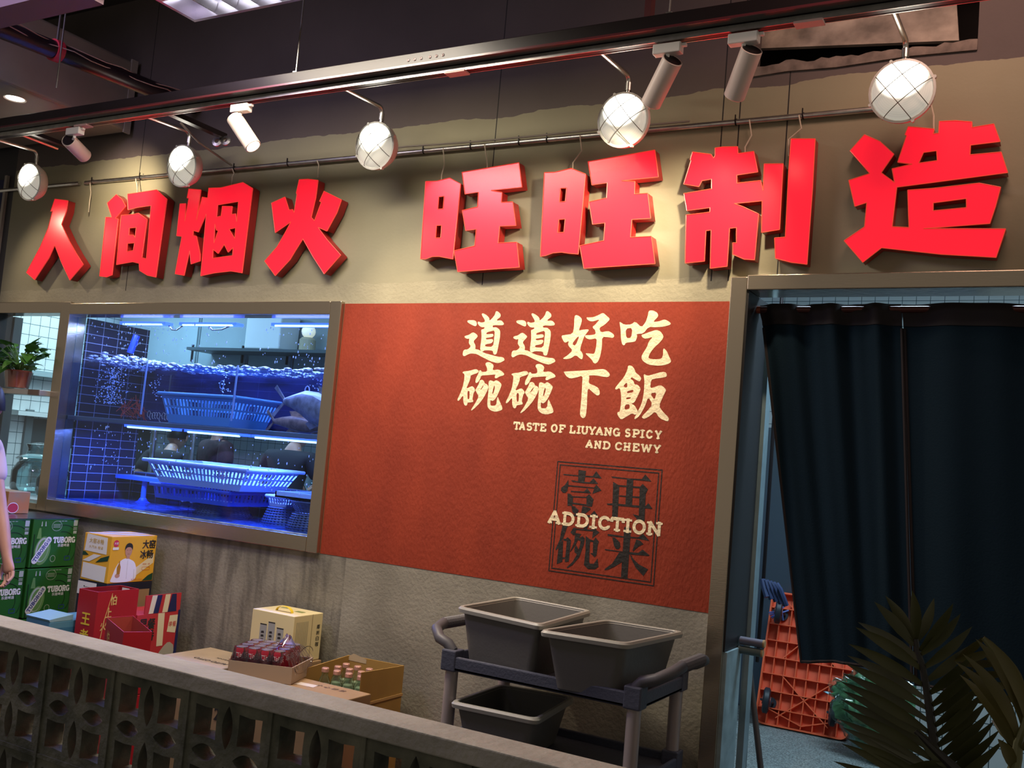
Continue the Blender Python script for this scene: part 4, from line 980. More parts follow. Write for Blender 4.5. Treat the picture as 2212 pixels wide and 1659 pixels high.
lv.build('louvre', mat('mirror'), t)
for i in range(3):
    y = y0 + (i + .5) * (y1 - y0) / 3
    MB().tube([(x0 + .04, y, z + .072), (x1 - .04, y, z + .072)], .012, 10).build('tube', mat('tube_lit', (1, 1, 1), emit=(.92, 1, .97), estr=6), t)
for x, y in ((x0 + .1, y0 + .1), (x1 - .1, y0 + .1), (x0 + .1, y1 - .1), (x1 - .1, y1 - .1)):
    MB().tube([(x, y, z + .09), (x, y, 4.3)], .003, 6).build('suspension_wire', GALV, t)

# box duct, pipe and beam at the upper left
t = thing('air_duct', 'large grey box duct running to the wall at the upper left', 'duct', (-6.5, 3.2, 3.42))
MB().box(-8.6, -5.118, 2.73, 3.965, 3.42, 3.86).build('duct_body', mat('grey_duct', (.25, .21, .18), rough=.6, var=.12, scale=3), t, bevel=.02, segs=3)
MB().box(-5.125, -5.112, 3.925, 3.97, 3.41, 3.87).build('end_flange', mat('duct_flange', (.34, .29, .25), rough=.5), t)
t = thing('duct_glow_disc', 'small glowing disc standing in for a lit spot under the grey duct at far left', 'light', (-5.30, 3.33, 3.42))  # glowing disc put in for a bright lit spot on the duct underside
MB().lathe([(.05, 0), (.06, -.004), (.062, 0)], (-5.30, 3.33, 3.4195), (0, 0, 1), 24).build('ring', WHITEP, t)
MB().lathe([(.05, 0), (0, -.006)], (-5.30, 3.33, 3.4195), (0, 0, 1), 24).build('glow_face', mat('duct_glow', (1, 1, 1), emit=(1, .93, .78), estr=9), t)
bm_ = MB().box(-9.0, -3.75, 2.55, 2.70, 3.436, 3.515)
tag(bm_.build('ceiling_beam', mat('plum_beam', (.17, .105, .13), rough=.6)), 'plum tinted boxed beam crossing the top left corner', 'beam')
t = thing('ceiling_pipe', 'dark pipe running towards the wall at upper left, held by a red clamp', 'pipe', (-4.58, 3.1, 3.49))
MB().tube([(-4.58, 2.71, 3.474), (-4.58, 3.98, 3.535)], .047, 18).build('pipe_body', mat('dark_pipe', (.020, .012, .018), rough=.35, spec=.4), t, smooth=True)
MB().lathe([(.047, -.02), (.056, -.02), (.056, .02), (.047, .02)], (-4.58, 3.06, 3.491), (0, 1, .048), 20).build('red_clamp', mat('red_clamp', (.55, .03, .06), rough=.5), t)
MB().tube([(-4.578, 3.06, 3.53), (-4.578, 3.06, 4.3)], .006, 8).build('clamp_rod', mat('dark_rod', (.05, .04, .04), rough=.5), t)
MB().tube([(-4.42, 2.98, 3.245), (-4.42, 2.98, 4.3)], .004, 8).build('hanger_rod', mat('dark_rod'), t)
for k, c0 in enumerate(((.040, .028), (.052, .0))):
    pts = []
    for i in range(12):
        y = 2.72 + i * .10
        pts.append((-4.58 + c0[0] + .014 * math.sin(i * 1.3 + k * 2), y, 3.462 + (y - 2.41) * .0478 + c0[1] + .008 * math.sin(i * 1.9 + k)))
    MB().tube(pts, .003, 6).build('clipped_wire', mat('pink_wire', (.50, .33, .32), rough=.6), t)
t = thing('steel_bracket', 'small dark bracket with two bright pipe clips behind the second spotlight', 'bracket', (-4.11, 3.6, 3.24))
MB().box(-4.135, -4.095, 3.41, 3.80, 3.235, 3.262).build('arm', BLACKM, t)
for dx in (-.035, .03):
    MB().lathe([(.012, 0), (.028, .004), (.028, .012), (.012, .016)], (-4.115 + dx, 3.79, 3.215), (.4, -1, .2), 14).build('pipe_clip', GALV, t)
MB().tube([(-4.24, 3.60, 3.27), (-4.22, 3.72, 3.20), (-4.215, 3.90, 3.16), (-4.21, 3.965, 3.145)], .006, 8).build('flex_cable', mat('grey_wire'), t)
t = thing('wall_strut', 'thin bright metal strut with a dark strip behind the leftmost spotlight', 'bracket', (-5.4, 3.6, 3.25))
MB().tube([(-5.40, 3.40, 3.262), (-5.40, 3.70, 3.256)], .0075, 8).build('strut', GALV, t)
MB().box(-5.37, -5.33, 3.40, 3.76, 3.266, 3.288).build('dark_strip', BLACKM, t)
# ------------------------------------------------------------------ fish tank
TX0, TX1 = -5.478, -3.397
tk = thing('fish_tank', 'two tier blue lit fish tank set in the steel framed opening', 'fish tank', (-4.44, 4.35, 1.146))
DARKT = tile_mat('dark_tile', (.012, .012, .030), (.30, .32, .46), .115, .055, 'XZ', line=.032)
DARKTS = tile_mat('dark_tile_side', (.014, .013, .034), (.34, .36, .52), .115, .055, 'YZ', line=.036)
NAVY = tile_mat('navy_panel', (.020, .022, .10), (.055, .058, .17), .5, .055, 'XZ', line=.03)
MB().box(TX0, TX1, 4.035, 4.043, 1.150, 2.285).build('front_glass', clear_mat('tank_glass', (.74, .86, 1.0), gloss=.05), tk)
MB().box(TX0 - .012, TX0, 4.112, 4.60, 1.15, 2.29).build('side_panel', DARKTS, tk)
MB().box(TX1, TX1 + .012, 4.112, 4.60, 1.15, 2.29).build('side_panel', DARKTS, tk)
MB().box(TX0, TX1, 4.60, 4.612, 1.15, 1.330).build('rear_tile_panel', DARKT, tk)
MB().box(TX0, TX1, 4.60, 4.612, 1.640, 2.035).build('rear_navy_panel', NAVY, tk)
MB().box(TX0, TX1, 4.045, 4.612, 1.640, 1.668).build('shelf', mat('tank_shelf', (.10, .14, .24), rough=.25), tk, bevel=.004)
MB().box(TX0, TX1, 4.035, 4.66, 1.120, 1.149).build('basin', mat('basin_blue', (.26, .38, .58), rough=.2, var=.5, scale=14, bump=.3, bscale=30), tk)
ledge = MB().box(TX0, TX1, 4.612, 4.70, 1.318, 1.336)
ledge.build('rear_ledge', mat('tank_shelf'), tk)
LED = mat('blue_led', (.4, .5, 1), emit=(.03, .09, 1.0), estr=3.0)
LEDC = mat('white_led', (.8, .9, 1), emit=(.55, .72, 1.0), estr=3.0)
for (x0, x1, y, z) in ((-5.25, -4.84, 4.20, 2.268), (-4.72, -4.25, 4.20, 2.266), (-3.98, -3.44, 4.20, 2.266), (-5.10, -4.66, 4.20, 1.630), (-4.62, -4.14, 4.24, 1.630), (-4.06, -3.50, 4.22, 1.630)):
    o = MB().box(x0, x1, y - .030, y + .030, z - .004, z + .012).build('led_strip', LED, tk)
    MB().tube([(x0 + .03, y - .028, z - .004), (x1 - .03, y - .028, z - .004)], .006, 8).build('led_core', LEDC, o)
cb = MB().tube([(-4.84, 4.2, 2.26), (-4.80, 4.19, 2.235), (-4.76, 4.19, 2.232), (-4.72, 4.2, 2.262)], .004, 6)
cb.tube([(-4.50, 4.2, 2.262), (-4.46, 4.19, 2.236), (-4.38, 4.19, 2.240), (-4.33, 4.2, 2.262)], .004, 6)
cb.build('led_cable', BLACKM, tk)
# water bodies
WATER = clear_mat('water', (.80, .88, 1.0), gloss=.03)
MB().box(TX0 + .002, TX1 - .002, 4.046, 4.598, 1.670, 2.000).build('upper_water', WATER, tk)
MB().box(TX0 + .002, TX1 - .002, 4.046, 4.598, 1.151, 1.172).build('lower_water', clear_mat('water_low', (.62, .76, 1.0), gloss=.10), tk)
# foam along the surface
random.seed(11)
fm = MB()
for i in range(620):
    x = random.uniform(TX0 + .03, TX1 - .03)
    y = random.uniform(4.06, 4.56)
    hmp = math.exp(-((x + 5.25) / .16) ** 2) * .055 + math.exp(-((x + 4.98) / .2) ** 2) * .02
    if x > -4.9 and random.random() < .35: continue
    z = 2.003 + random.random() * (.012 + hmp)
    bmesh.ops.create_icosphere(fm.bm, subdivisions=1, radius=random.uniform(.008, .02), matrix=Matrix.Translation((x, y, z)) @ Matrix.Diagonal((1.7, 1.7, .6, 1)))
fm.build('foam', mat('foam', (.55, .62, .95), rough=.6), tk, smooth=True, kind='stuff')
bb = MB()
for cx, cy, n, w, zt, r in ((-5.28, 4.2, 330, .085, 1.99, .0045), (-5.0, 4.30, 34, .04, 1.99, .0045), (-4.46, 4.34, 46, .03, 1.99, .0045), (-3.66, 4.30, 110, .09, 1.99, .005)):
    for i in range(n):
        f = random.random()
        zb = 1.76 if n > 300 else 1.80
        z = zb + (zt - zb) * f
        bmesh.ops.create_icosphere(bb.bm, subdivisions=1, radius=random.uniform(.4, 1.15) * r, matrix=Matrix.Translation((cx + random.gauss(0, w * .55), cy + random.gauss(0, w * .5), z)))
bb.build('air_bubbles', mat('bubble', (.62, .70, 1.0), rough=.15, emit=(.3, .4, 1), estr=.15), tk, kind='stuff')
dr = MB()
for i in range(340):                                  # droplets on the inside of the pane
    x = random.choice([random.uniform(TX0 + .1, TX1 - .05), random.gauss(-3.62, .14), random.gauss(-4.55, .25), random.gauss(-5.0, .1)])
    if not TX0 + .05 < x < TX1 - .02: continue
    z = random.choice([random.uniform(1.35, 1.62), random.uniform(2.02, 2.25)])
    dr.sphere((x, 4.0445, z), random.uniform(.0015, .004), (1, .5, random.uniform(1, 2.4)), 6)
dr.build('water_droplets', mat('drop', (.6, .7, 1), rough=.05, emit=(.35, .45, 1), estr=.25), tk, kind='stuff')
# fittings
for x in (-4.84, -4.10):
    MB().tube([(x, 4.07, 2.02), (x - .005, 4.07, 1.705)], .0062, 10).build('air_tube', mat('acrylic_tube', (.34, .42, .72), rough=.25), tk)
for x, z in ((-4.74, 1.945), (-4.03, 1.935)):
    rg = MB()
    rg.tube([(x + .017 * math.cos(R(a)), 4.585, z + .026 * math.sin(R(a))) for a in range(0, 361, 20)], .004, 6, cap=False)
    rg.build('suction_ring', mat('ring_white', (.55, .6, .85), rough=.4), tk)
MB().tube([(-5.30, 4.35, 2.22), (-5.32, 4.33, 2.10)], .022, 12).build('outlet_pipe', mat('blue_pipe', (.02, .06, .45), rough=.3), tk)
lp = MB().box(TX0 + .02, -4.76, 4.44, 4.58, 1.290, 1.314)
lp.lathe([(.055, 0), (.052, .025), (.035, .04), (0, .045)], (-5.02, 4.50, 1.314), (0, 0, 1), 18)
lp.tube([(-5.22, 4.48, 1.29), (-5.22, 4.48, 1.15)], .017, 12)
lp.lathe([(.05, 0), (.03, .012), (.02, .03)], (-5.22, 4.48, 1.15), (0, 0, 1), 16)
lp.build('filter_tray', mat('filter_blue', (.05, .16, .55), rough=.35), tk)
for x in (-4.93, -4.85):
    MB().tube([(x, 4.585, 1.20), (x, 4.54, 1.195)], .014, 10).build('valve', mat('ring_white'), tk)
MB().box(-5.19, -5.182, 4.56, 4.566, 1.70, 1.99).build('divider_edge', mat('divider', (.12, .12, .14), rough=.4), tk)


def basket(name, label, cat, c, w, d, h, m, taper=.82, nx=22, ny=12, rz=0.0, group=None, rows=2):
    """slotted plastic basket: rim, floor, slotted walls"""
    t = thing(name, label, cat, c, rz, group=group)
    X, Y, Z = c
    rot = Matrix.Translation(Vector(c)) @ Matrix.Rotation(rz, 4, 'Z')

    def P(sx, sy, f): k = taper + (1 - taper) * f; return rot @ Vector((sx * w / 2 * k, sy * d / 2 * k, h * f))
    wl = MB()
    bands = [0.0, .30] + [.30 + (.58 * (i + 1) / rows) for i in range(rows)]
    for (a, b) in (((-1, -1), (1, -1)), ((1, -1), (1, 1)), ((1, 1), (-1, 1)), ((-1, 1), (-1, -1))):
        n = nx if a[1] == b[1] else ny
        def Q(s_, f): return P(a[0] + (b[0] - a[0]) * s_, a[1] + (b[1] - a[1]) * s_, f)
        wl.quad(Q(0, 0), Q(1, 0), Q(1, .30), Q(0, .30))
        for r in range(rows):
            f0, f1 = .30 + .60 * r / rows, .30 + .60 * (r + 1) / rows
            for i in range(n):
                s0, s1 = i / n, (i + .55) / n
                wl.quad(Q(s0, f0), Q(s1, f0), Q(s1, f1 - .06), Q(s0, f1 - .06))
            wl.quad(Q(0, f1 - .07), Q(1, f1 - .07), Q(1, f1), Q(0, f1))
        wl.quad(Q(0, .88), Q(1, .88), Q(1, 1), Q(0, 1))
    wl.quad(P(-1, -1, 0), P(1, -1, 0), P(1, 1, 0), P(-1, 1, 0))
    wl.build('slotted_wall', m, t)
    rm = MB()
    e = 1.05
    cs = [P(-e, -e, 1), P(e, -e, 1), P(e, e, 1), P(-e, e, 1)]
    for a, b in zip(cs, cs[1:] + cs[:1]):
        rm.tube([a, b], .010, 8)
    rm.build('rim', m, t)
    return t


BLUEP = mat('blue_plastic', (.16, .42, .72), rough=.35)
PALEB = mat('pale_blue_plastic', (.50, .62, .95), rough=.35)
basket('plastic_basket', 'blue plastic basket under water in the upper tank', 'basket', (-4.45, 4.30, 1.672), .60, .36, .17, BLUEP)
basket('plastic_basket', 'large pale slotted basket standing high in the lower tank', 'basket', (-4.36, 4.30, 1.318), .80, .44, .125, PALEB, taper=.80, nx=26)
basket('plastic_basket', 'flat blue basket under the large pale basket in the lower tank', 'basket', (-4.44, 4.34, 1.225), .62, .40, .078, mat('mid_blue_plastic', (.03, .10, .60), rough=.35), taper=.95, nx=24, rows=1)


def round_basket(label, c, r0, r1, h, m, flip=False, group='round slotted baskets in the lower tank'):
    t = thing('round_basket', label, 'basket', c, group=group)
    wl = MB()
    n = 36
    rows = 7
    for i in range(n):
        a0, a1 = 2 * math.pi * i / n, 2 * math.pi * (i + .55) / n
        def Q(a, f): r = r0 + (r1 - r0) * f; return (c[0] + r * math.cos(a), c[1] + r * math.sin(a), c[2] + h * f)
        wl.quad(Q(a0, 0), Q(a1, 0), Q(a1, 1), Q(a0, 1))
    for k in range(rows + 1):
        f = k / rows
        r = r0 + (r1 - r0) * f
        wl.lathe([(r + .001, h * f - .004), (r + .003, h * f), (r + .001, h * f + .004)], c, (0, 0, 1), n)
    wl.build('slotted_wall', m, t)
    MB().lathe([(r0, -.003), (r0 + .01, 0), (r0, .006), (0, .004), (0, -.002), (r0, -.003)] if not flip else [(0, h - .002), (r1, h - .002), (r1 + .004, h), (r1, h + .004), (0, h + .003)], c, (0, 0, 1), n).build('rim' if not flip else 'base', m, t)
    return t


DKB = mat('dark_basket', (.05, .07, .16), rough=.5)
round_basket('dark round basket upside down under the flat blue basket', (-4.35, 4.33, 1.152), .17, .13, .068, DKB, True)
round_basket('blue grey round basket upside down, left of the two at the tank corner', (-3.86, 4.31, 1.152), .13, .095, .095, mat('grey_blue_basket', (.07, .12, .32), rough=.5), True)
round_basket('large dark round basket upside down in the right tank corner', (-3.56, 4.22, 1.152), .155, .125, .085, DKB, True)
round_basket('dark shallow round basket on the upside down corner basket', (-3.55, 4.22, 1.245), .11, .15, .060, DKB)
basket('plastic_basket', 'small white basket stacked on the blue grey round basket', 'basket', (-3.87, 4.32, 1.252), .15, .15, .055, mat('white_blue_plastic', (.55, .62, .95), rough=.4), nx=7, ny=7)
t = thing('foam_tray', 'white tray lying on the stacked baskets in the right tank corner', 'tray', (-3.58, 4.34, 1.312))
MB().box(-3.80, -3.405, 4.15, 4.56, 1.312, 1.322).build('tray_floor', PALEB, t)
rb = MB()
for b in ((-3.80, -3.405, 4.15, 4.16), (-3.80, -3.405, 4.55, 4.56), (-3.80, -3.79, 4.15, 4.56), (-3.415, -3.405, 4.15, 4.56)): rb.box(*b, 1.312, 1.345)
rb.build('tray_rim', PALEB, t)


def fish(label, spine, hs, wsc, m, mb_, belly_up=False, eye=True):
    """spine tail -> head; hs half heights; belly side colour as a second strip"""
    sp = [Vector(p) for p in spine]
    t = thing('carp', label, 'fish', sp[len(sp) // 2], group=None)
    up0 = Vector((0, 0, 1))
    body = MB()
    rings = []
    n = 16
    for i, p in enumerate(sp):
        d = (sp[min(i + 1, len(sp) - 1)] - sp[max(i - 1, 0)]).normalized()
        side = d.cross(up0).normalized(); up = side.cross(d).normalized()
        rings.append([body.bm.verts.new(p + up * math.sin(2 * math.pi * k / n) * hs[i] + side * math.cos(2 * math.pi * k / n) * hs[i] * wsc) for k in range(n)])
    for a, b in zip(rings, rings[1:]):
        for k in range(n): body.bm.faces.new((a[k], a[(k + 1) % n], b[(k + 1) % n], b[k]))
    body.bm.faces.new(rings[0][::-1]); body.bm.faces.new(rings[-1])
    o = body.build('body', m, t, smooth=True)
    o.data.materials.append(mb_)
    for f in o.data.polygons:                          # pale belly band
        k = f.index % n if f.index < n * (len(sp) - 1) else 0
        if (k in (2, 3, 4, 5) if belly_up else k in (11, 12)): f.material_index = 1
    d = (sp[0] - sp[1]).normalized(); side = d.cross(up0).normalized(); up = side.cross(d)
    L = (sp[-1] - sp[0]).length
    tf = MB()
    a = sp[0]
    for s_ in (1, -1):
        tf.hexa([a - side * .003, a + side * .003, a + d * .20 * L + up * s_ * .15 * L + side * .001, a + d * .20 * L + up * s_ * .15 * L - side * .001],
                [a - side * .003 + up * s_ * hs[0], a + side * .003 + up * s_ * hs[0], a + d * .16 * L + up * s_ * .19 * L + side * .001, a + d * .16 * L + up * s_ * .19 * L - side * .001])
    tf.build('tail_fin', m, t)
    mid = len(sp) // 2
    u = 1
    ff = MB()
    for i0, i1, s_, hgt in ((mid - 1, mid + 1, 1, .13), (mid - 1, mid, -1, .10), (mid + 1, mid + 2, -1, .09)):
        i1 = min(i1, len(sp) - 1)
        dd = (sp[i1] - sp[i0]).normalized(); sd = dd.cross(up0).normalized(); uu = sd.cross(dd) * s_
        p0, p1 = sp[i0] + uu * hs[i0] * .9, sp[i1] + uu * hs[i1] * .9
        ff.hexa([p0 - sd * .003, p0 + sd * .003, p1 + sd * .003, p1 - sd * .003], [p0 + uu * hgt * L * .6 - dd * .06 * L - sd * .001, p0 + uu * hgt * L * .6 - dd * .06 * L + sd * .001, p1 + uu * hgt * L - dd * .12 * L + sd * .001, p1 + uu * hgt * L - dd * .12 * L - sd * .001])
    ff.build('fin', m, t)
    if eye:
        i = len(sp) - 2
        dd = (sp[i + 1] - sp[i]).normalized(); sd = dd.cross(up0).normalized()
        if sd.y > 0: sd = -sd
        pe = sp[i] + dd * .03 + sd * hs[i] * wsc * .93
        e = MB().lathe([(.013, -.003), (.013, .002), (.008, .005), (0, .005)], pe, sd, 14).build('eye', mat('eye_white', (.7, .75, .9), rough=.2), t)
        MB().lathe([(.007, .004), (.005, .0075), (0, .008)], pe, sd, 12).build('pupil', BLACKM, e)
    return t


CARP = mat('carp_scales', (.16, .13, .14), rough=.35, color2=(.40, .34, .38), scale=22)
BELLY = mat('carp_belly', (.85, .82, .90), rough=.3)
fish('big grey carp with a pale belly, nose at the right corner of the tank', [(-3.894, 4.25, 1.843), (-3.819, 4.24, 1.843), (-3.731, 4.23, 1.84), (-3.644, 4.22, 1.818), (-3.569, 4.21, 1.793), (-3.506, 4.2, 1.763), (-3.456, 4.19, 1.743), (-3.425, 4.185, 1.73)], [0.0184, 0.0403, 0.069, 0.0862, 0.0851, 0.069, 0.0483, 0.0184], .62, CARP, BELLY, True)
fish('brown carp on the upper tank floor, left of the big pale bellied one', [(-4.08, 4.38, 1.730), (-4.01, 4.37, 1.732), (-3.94, 4.37, 1.730), (-3.86, 4.37, 1.722), (-3.78, 4.38, 1.716), (-3.71, 4.39, 1.714)], [.014, .026, .038, .044, .038, .014], .7, mat('carp_brown', (.36, .20, .13), rough=.4, var=.5, scale=25), BELLY, eye=False)
fish('dark carp behind the big pale bellied carp, tail raised', [(-3.62, 4.44, 1.915), (-3.56, 4.43, 1.895), (-3.51, 4.42, 1.868), (-3.47, 4.41, 1.840), (-3.44, 4.40, 1.815)], [.018, .040, .058, .056, .020], .6, mat('carp_dark', (.018, .016, .030), rough=.4), BELLY, eye=False)
t = thing('sign_reflection', 'red strands standing in for a reflection of the sign, with pale loops, at the left bottom of the upper tank', 'reflection', (-5.2, 4.35, 1.67))  # modelled strands stand in for the red sign mirrored in the side glass
nt_ = MB(); random.seed(5)
for i in range(26):
    x = random.uniform(-5.34, -5.10); z = random.uniform(1.672, 1.73)
    nt_.tube([(x, 4.3 + random.uniform(-.06, .1), z), (x + random.uniform(-.02, .02), 4.3, z + random.uniform(.03, .09)), (x + random.uniform(-.05, .05), 4.32, z + random.uniform(.02, .12))], .0022, 5)
nt_.build('red_reflection', mat('red_reflection', (.45, .03, .02), rough=.5, emit=(.8, .05, .03), estr=.05), t)
n2 = MB()
for i in range(9):
    x = -5.08 + i * .022; z = 1.69 + random.uniform(0, .03)
    n2.tube([(x + .014 * math.cos(R(a)), 4.33, z + .02 * math.sin(R(a))) for a in range(0, 300, 30)], .0022, 5)
n2.build('pale_loops', mat('pale_loops', (.45, .40, .36), rough=.5), t)

# ------------------------------------------------------------------ kitchen seen through the tank and the left window
STL = mat('kitchen_steel', (.42, .50, .54), rough=.3, metal=.85, var=.15, scale=3)
WHT = mat('enamel_white', (.62, .66, .66), rough=.4)
for i, (x0, w_, tone, lb) in enumerate(((-8.3, 1.10, .34, 'pale wall cupboard at the left end behind the upper tank'), (-7.18, .62, .30, 'narrow pale wall cupboard behind the middle of the upper tank'), (-6.54, .52, .36, 'wall cupboard seen through the upper tank, right of the middle'), (-6.0, .80, .33, 'pale wall cupboard behind the right part of the upper tank'), (-5.18, .9, .30, 'rightmost pale wall cupboard behind the upper tank'))):
    t = thing('wall_cupboard', lb, 'cupboard', (x0 + w_ / 2, 7.0, 2.2), group='kitchen wall cupboards')
    cm_ = mat('cupboard_%d' % int(tone * 100), (tone * .80, tone * 1.0, tone * 1.05), rough=.35, var=.12, scale=1.5)
    MB().box(x0, x0 + w_, 6.62, 8.0, 2.22, 3.2).build('cabinet_body', cm_, t)
    MB().box(x0 + .012, x0 + w_ - .012, 6.60, 6.62, 2.24, 3.18).build('door', cm_, t, bevel=.004)
    MB().box(x0 + w_ - .05, x0 + w_ - .035, 6.585, 6.60, 2.30, 2.46).build('handle', BLACKM, t)
t = thing('wall_shelf', 'dark steel rail shelf below the kitchen cupboards', 'shelf', (-6.2, 6.5, 2.38))
MB().box(-7.0, -4.3, 6.30, 6.598, 2.375, 2.40).build('shelf_board', mat('dark_rail', (.05, .07, .08), rough=.4), t)
tag(MB().box(-6.32, -5.92, 6.32, 6.56, 2.402, 2.72).build('white_box', WHT, bevel=.01), 'white box on the kitchen rail shelf behind the upper tank', 'box')
t = thing('warm_lamp', 'small round warm lamp glowing behind the upper tank right side', 'lamp', (-5.72, 6.45, 2.50))
MB().lathe([(0, 0), (.07, 0), (.07, .10), (.05, .12), (0, .12)], (-5.72, 6.45, 2.402), (0, 0, 1), 20).build('lamp_base', mat('beige_lamp', (.40, .34, .22), rough=.5), t)
MB().sphere((-5.72, 6.45, 2.575), .06, (1, 1, 1), 16).build('bulb', mat('warm_bulb', (1, .9, .7), emit=(1, .85, .55), estr=.7), t, smooth=True)
t = thing('kitchen_rack', 'steel post rack with shelf behind the middle of the lower tank', 'rack', (-6.35, 5.7, 0.2))
for x in (-6.42, -5.98):
    MB().tube([(x, 5.55, .2), (x, 5.55, 1.72)], .02, 12).build('post', GALV, t)
MB().box(-6.45, -5.95, 5.4, 5.72, 1.70, 1.725).build('shelf', STL, t)
MB().box(-6.45, -5.95, 5.4, 5.72, 1.12, 1.145).build('shelf', STL, t)
cn = MB().box(-7.9, -3.4, 6.1, 6.8, .2, 1.14)
tag(cn.build('kitchen_counter', STL), 'long steel kitchen worktop behind the lower tank', 'counter')
for x, y, r, h, lb in ((-5.55, 6.35, .15, .22, 'steel stock pot behind the middle of the lower tank'), (-5.22, 6.4, .13, .17, 'dark cooking pot right of the steel stock pot')):
    o = thing('cooking_pot', lb, 'pot', (x, y, 1.14))
    pm = STL if 'steel' in lb else mat('dark_pot', (.06, .07, .08), rough=.4, metal=.5)
    MB().lathe([(0, 0), (r, 0), (r, h), (r + .012, h + .004), (r + .012, h + .012), (r * .9, h + .02), (0, h + .04)], (x, y, 1.14), (0, 0, 1), 24).build('pot_body', pm, o, smooth=True)
    hb = MB()
    for s_ in (-1, 1):
        hb.tube([(x + s_ * r, y - .04, 1.14 + h * .75), (x + s_ * (r + .04), y - .04, 1.14 + h * .75), (x + s_ * (r + .04), y + .04, 1.14 + h * .75), (x + s_ * r, y + .04, 1.14 + h * .75)], .007, 6)
    hb.build('handles', pm, o)
tag(MB().box(-5.02, -4.55, 6.45, 6.55, 1.142, 1.46).build('steel_splash_panel', mat('grey_panel', (.20, .24, .26), rough=.4)), 'flat grey panel standing on the worktop right of the pots', 'panel')
t = thing('plate_stack', 'stack of white trays at the left behind the lower tank', 'trays', (-7.3, 6.4, 1.14))
for i in range(6):
    MB().box(-7.45, -7.12, 6.28, 6.55, 1.142 + i * .03, 1.142 + i * .03 + .02).build('tray', WHT, t, bevel=.006)
# ------------------------------------------------------------------ left window opening
struct('window_1', MB().box(-6.6, -5.57, 4.03, 4.036, 1.108, 2.30), GLASS)
t = thing('window_shelf', 'steel shelf across the left window carrying the potted plant', 'shelf', (-6.1, 4.0, 1.77))
MB().box(-6.6, -5.57, 3.90, 4.026, 1.772, 1.806).build('shelf_board', mat('shelf_metal', (.55, .52, .47), rough=.35, metal=.6), t, bevel=.003)
MB().box(-5.68, -5.575, 3.896, 3.90, 1.772, 1.806).build('shelf_end', mat('brown_steel', (.20, .14, .11), rough=.35, metal=.5), t)
struct('trim_16', MB().box(-6.62, -6.24, 4.12, 4.18, 1.1, 2.3), mat('blue_grey_jamb', (.10, .14, .16), rough=.4))
# plant
t = thing('potted_plant', 'leafy green pothos in a clear pot with a pink inner pot on the shelf', 'plant', (-5.875, 3.955, 1.807))
MB().lathe([(0, 0), (.070, 0), (.088, .110), (.085, .110), (.067, .004), (0, .004)], (-5.885, 3.955, 1.807), (0, 0, 1), 28).build('outer_pot', clear_mat('clear_pot', (.93, .90, .88), gloss=.16, rough=.15), t, smooth=True)
MB().lathe([(0, .008), (.060, .008), (.080, .118), (.074, .118), (.072, .100), (0, .100)], (-5.885, 3.955, 1.807), (0, 0, 1), 28).build('inner_pot', mat('pink_pot', (.50, .12, .085), rough=.5), t, smooth=True)
LEAF = mat('pothos_leaf', (.028, .105, .012), rough=.4, color2=(.085, .24, .03), scale=16)
random.seed(21)


def leaf_shape(mb, base, d, L, W, droop=.3, fold=.25):
    d = Vector(d).normalized()
    side = d.cross(Vector((0, 0, 1)))
    if side.length < .05: side = Vector((1, 0, 0))
    side.normalize(); up = side.cross(d)
    prof = [(0, .05), (.12, .75), (.3, 1.0), (.55, .85), (.8, .45), (1, .0)]
    rows = []
    for f, w in prof:
        p = Vector(base) + d * L * f - Vector((0, 0, 1)) * droop * L * f * f
        rows.append([mb.bm.verts.new(p - side * W * w / 2 + up * fold * W * w * .5), mb.bm.verts.new(p), mb.bm.verts.new(p + side * W * w / 2 + up * fold * W * w * .5)])
    for a, b in zip(rows, rows[1:]):
        for k in range(2): mb.bm.faces.new((a[k], a[k + 1], b[k + 1], b[k]))


stm = MB()
for i in range(58):
    a = random.uniform(0, 2 * math.pi)
    el = random.uniform(-.35, 1.2)
    r = random.uniform(.03, .15)
    b = Vector((-5.885 + r * math.cos(a) * 1.25, 3.955 + min(r * math.sin(a), .05) - .01, 1.925 + random.uniform(.0, .16)))
    d = Vector((math.cos(a) * 1.2, math.sin(a) - .45, el * .8))
    lm = MB(); leaf_shape(lm, b, d, random.uniform(.09, .145), random.uniform(.06, .09), random.uniform(.1, .7))
    lm.build('leaf', LEAF, t, smooth=True)
    stm.tube([(-5.885, 3.955, 1.90), (b + Vector((-5.885, 3.955, 1.93))) / 2 + Vector((0, 0, .02)), b], .0025, 5)
stm.build('stems', mat('stem_green', (.10, .22, .04), rough=.5), t)
# jars and window contents
JAR = clear_mat('jar_glass', (.66, .88, .90), gloss=.42, rough=.06)


def jar(label, c, r):
    t = thing('glass_jar', label, 'jar', c, group='big glass jars inside the left window')
    MB().lathe([(0, 0), (r * .9, 0), (r, .03), (r, r * .9), (r * .8, r * 1.25), (r * .55, r * 1.4)], c, (0, 0, 1), 32).build('jar_body', JAR, t, smooth=True)
    MB().lathe([(r * .85, r * 1.38), (r * .9, r * 1.42), (r * .8, r * 1.5), (r * .5, r * 1.62), (r * .45, r * 1.85), (r * .55, r * 2.05), (0, r * 2.15)], c, (0, 0, 1), 32).build('jar_lid', JAR, t, smooth=True)


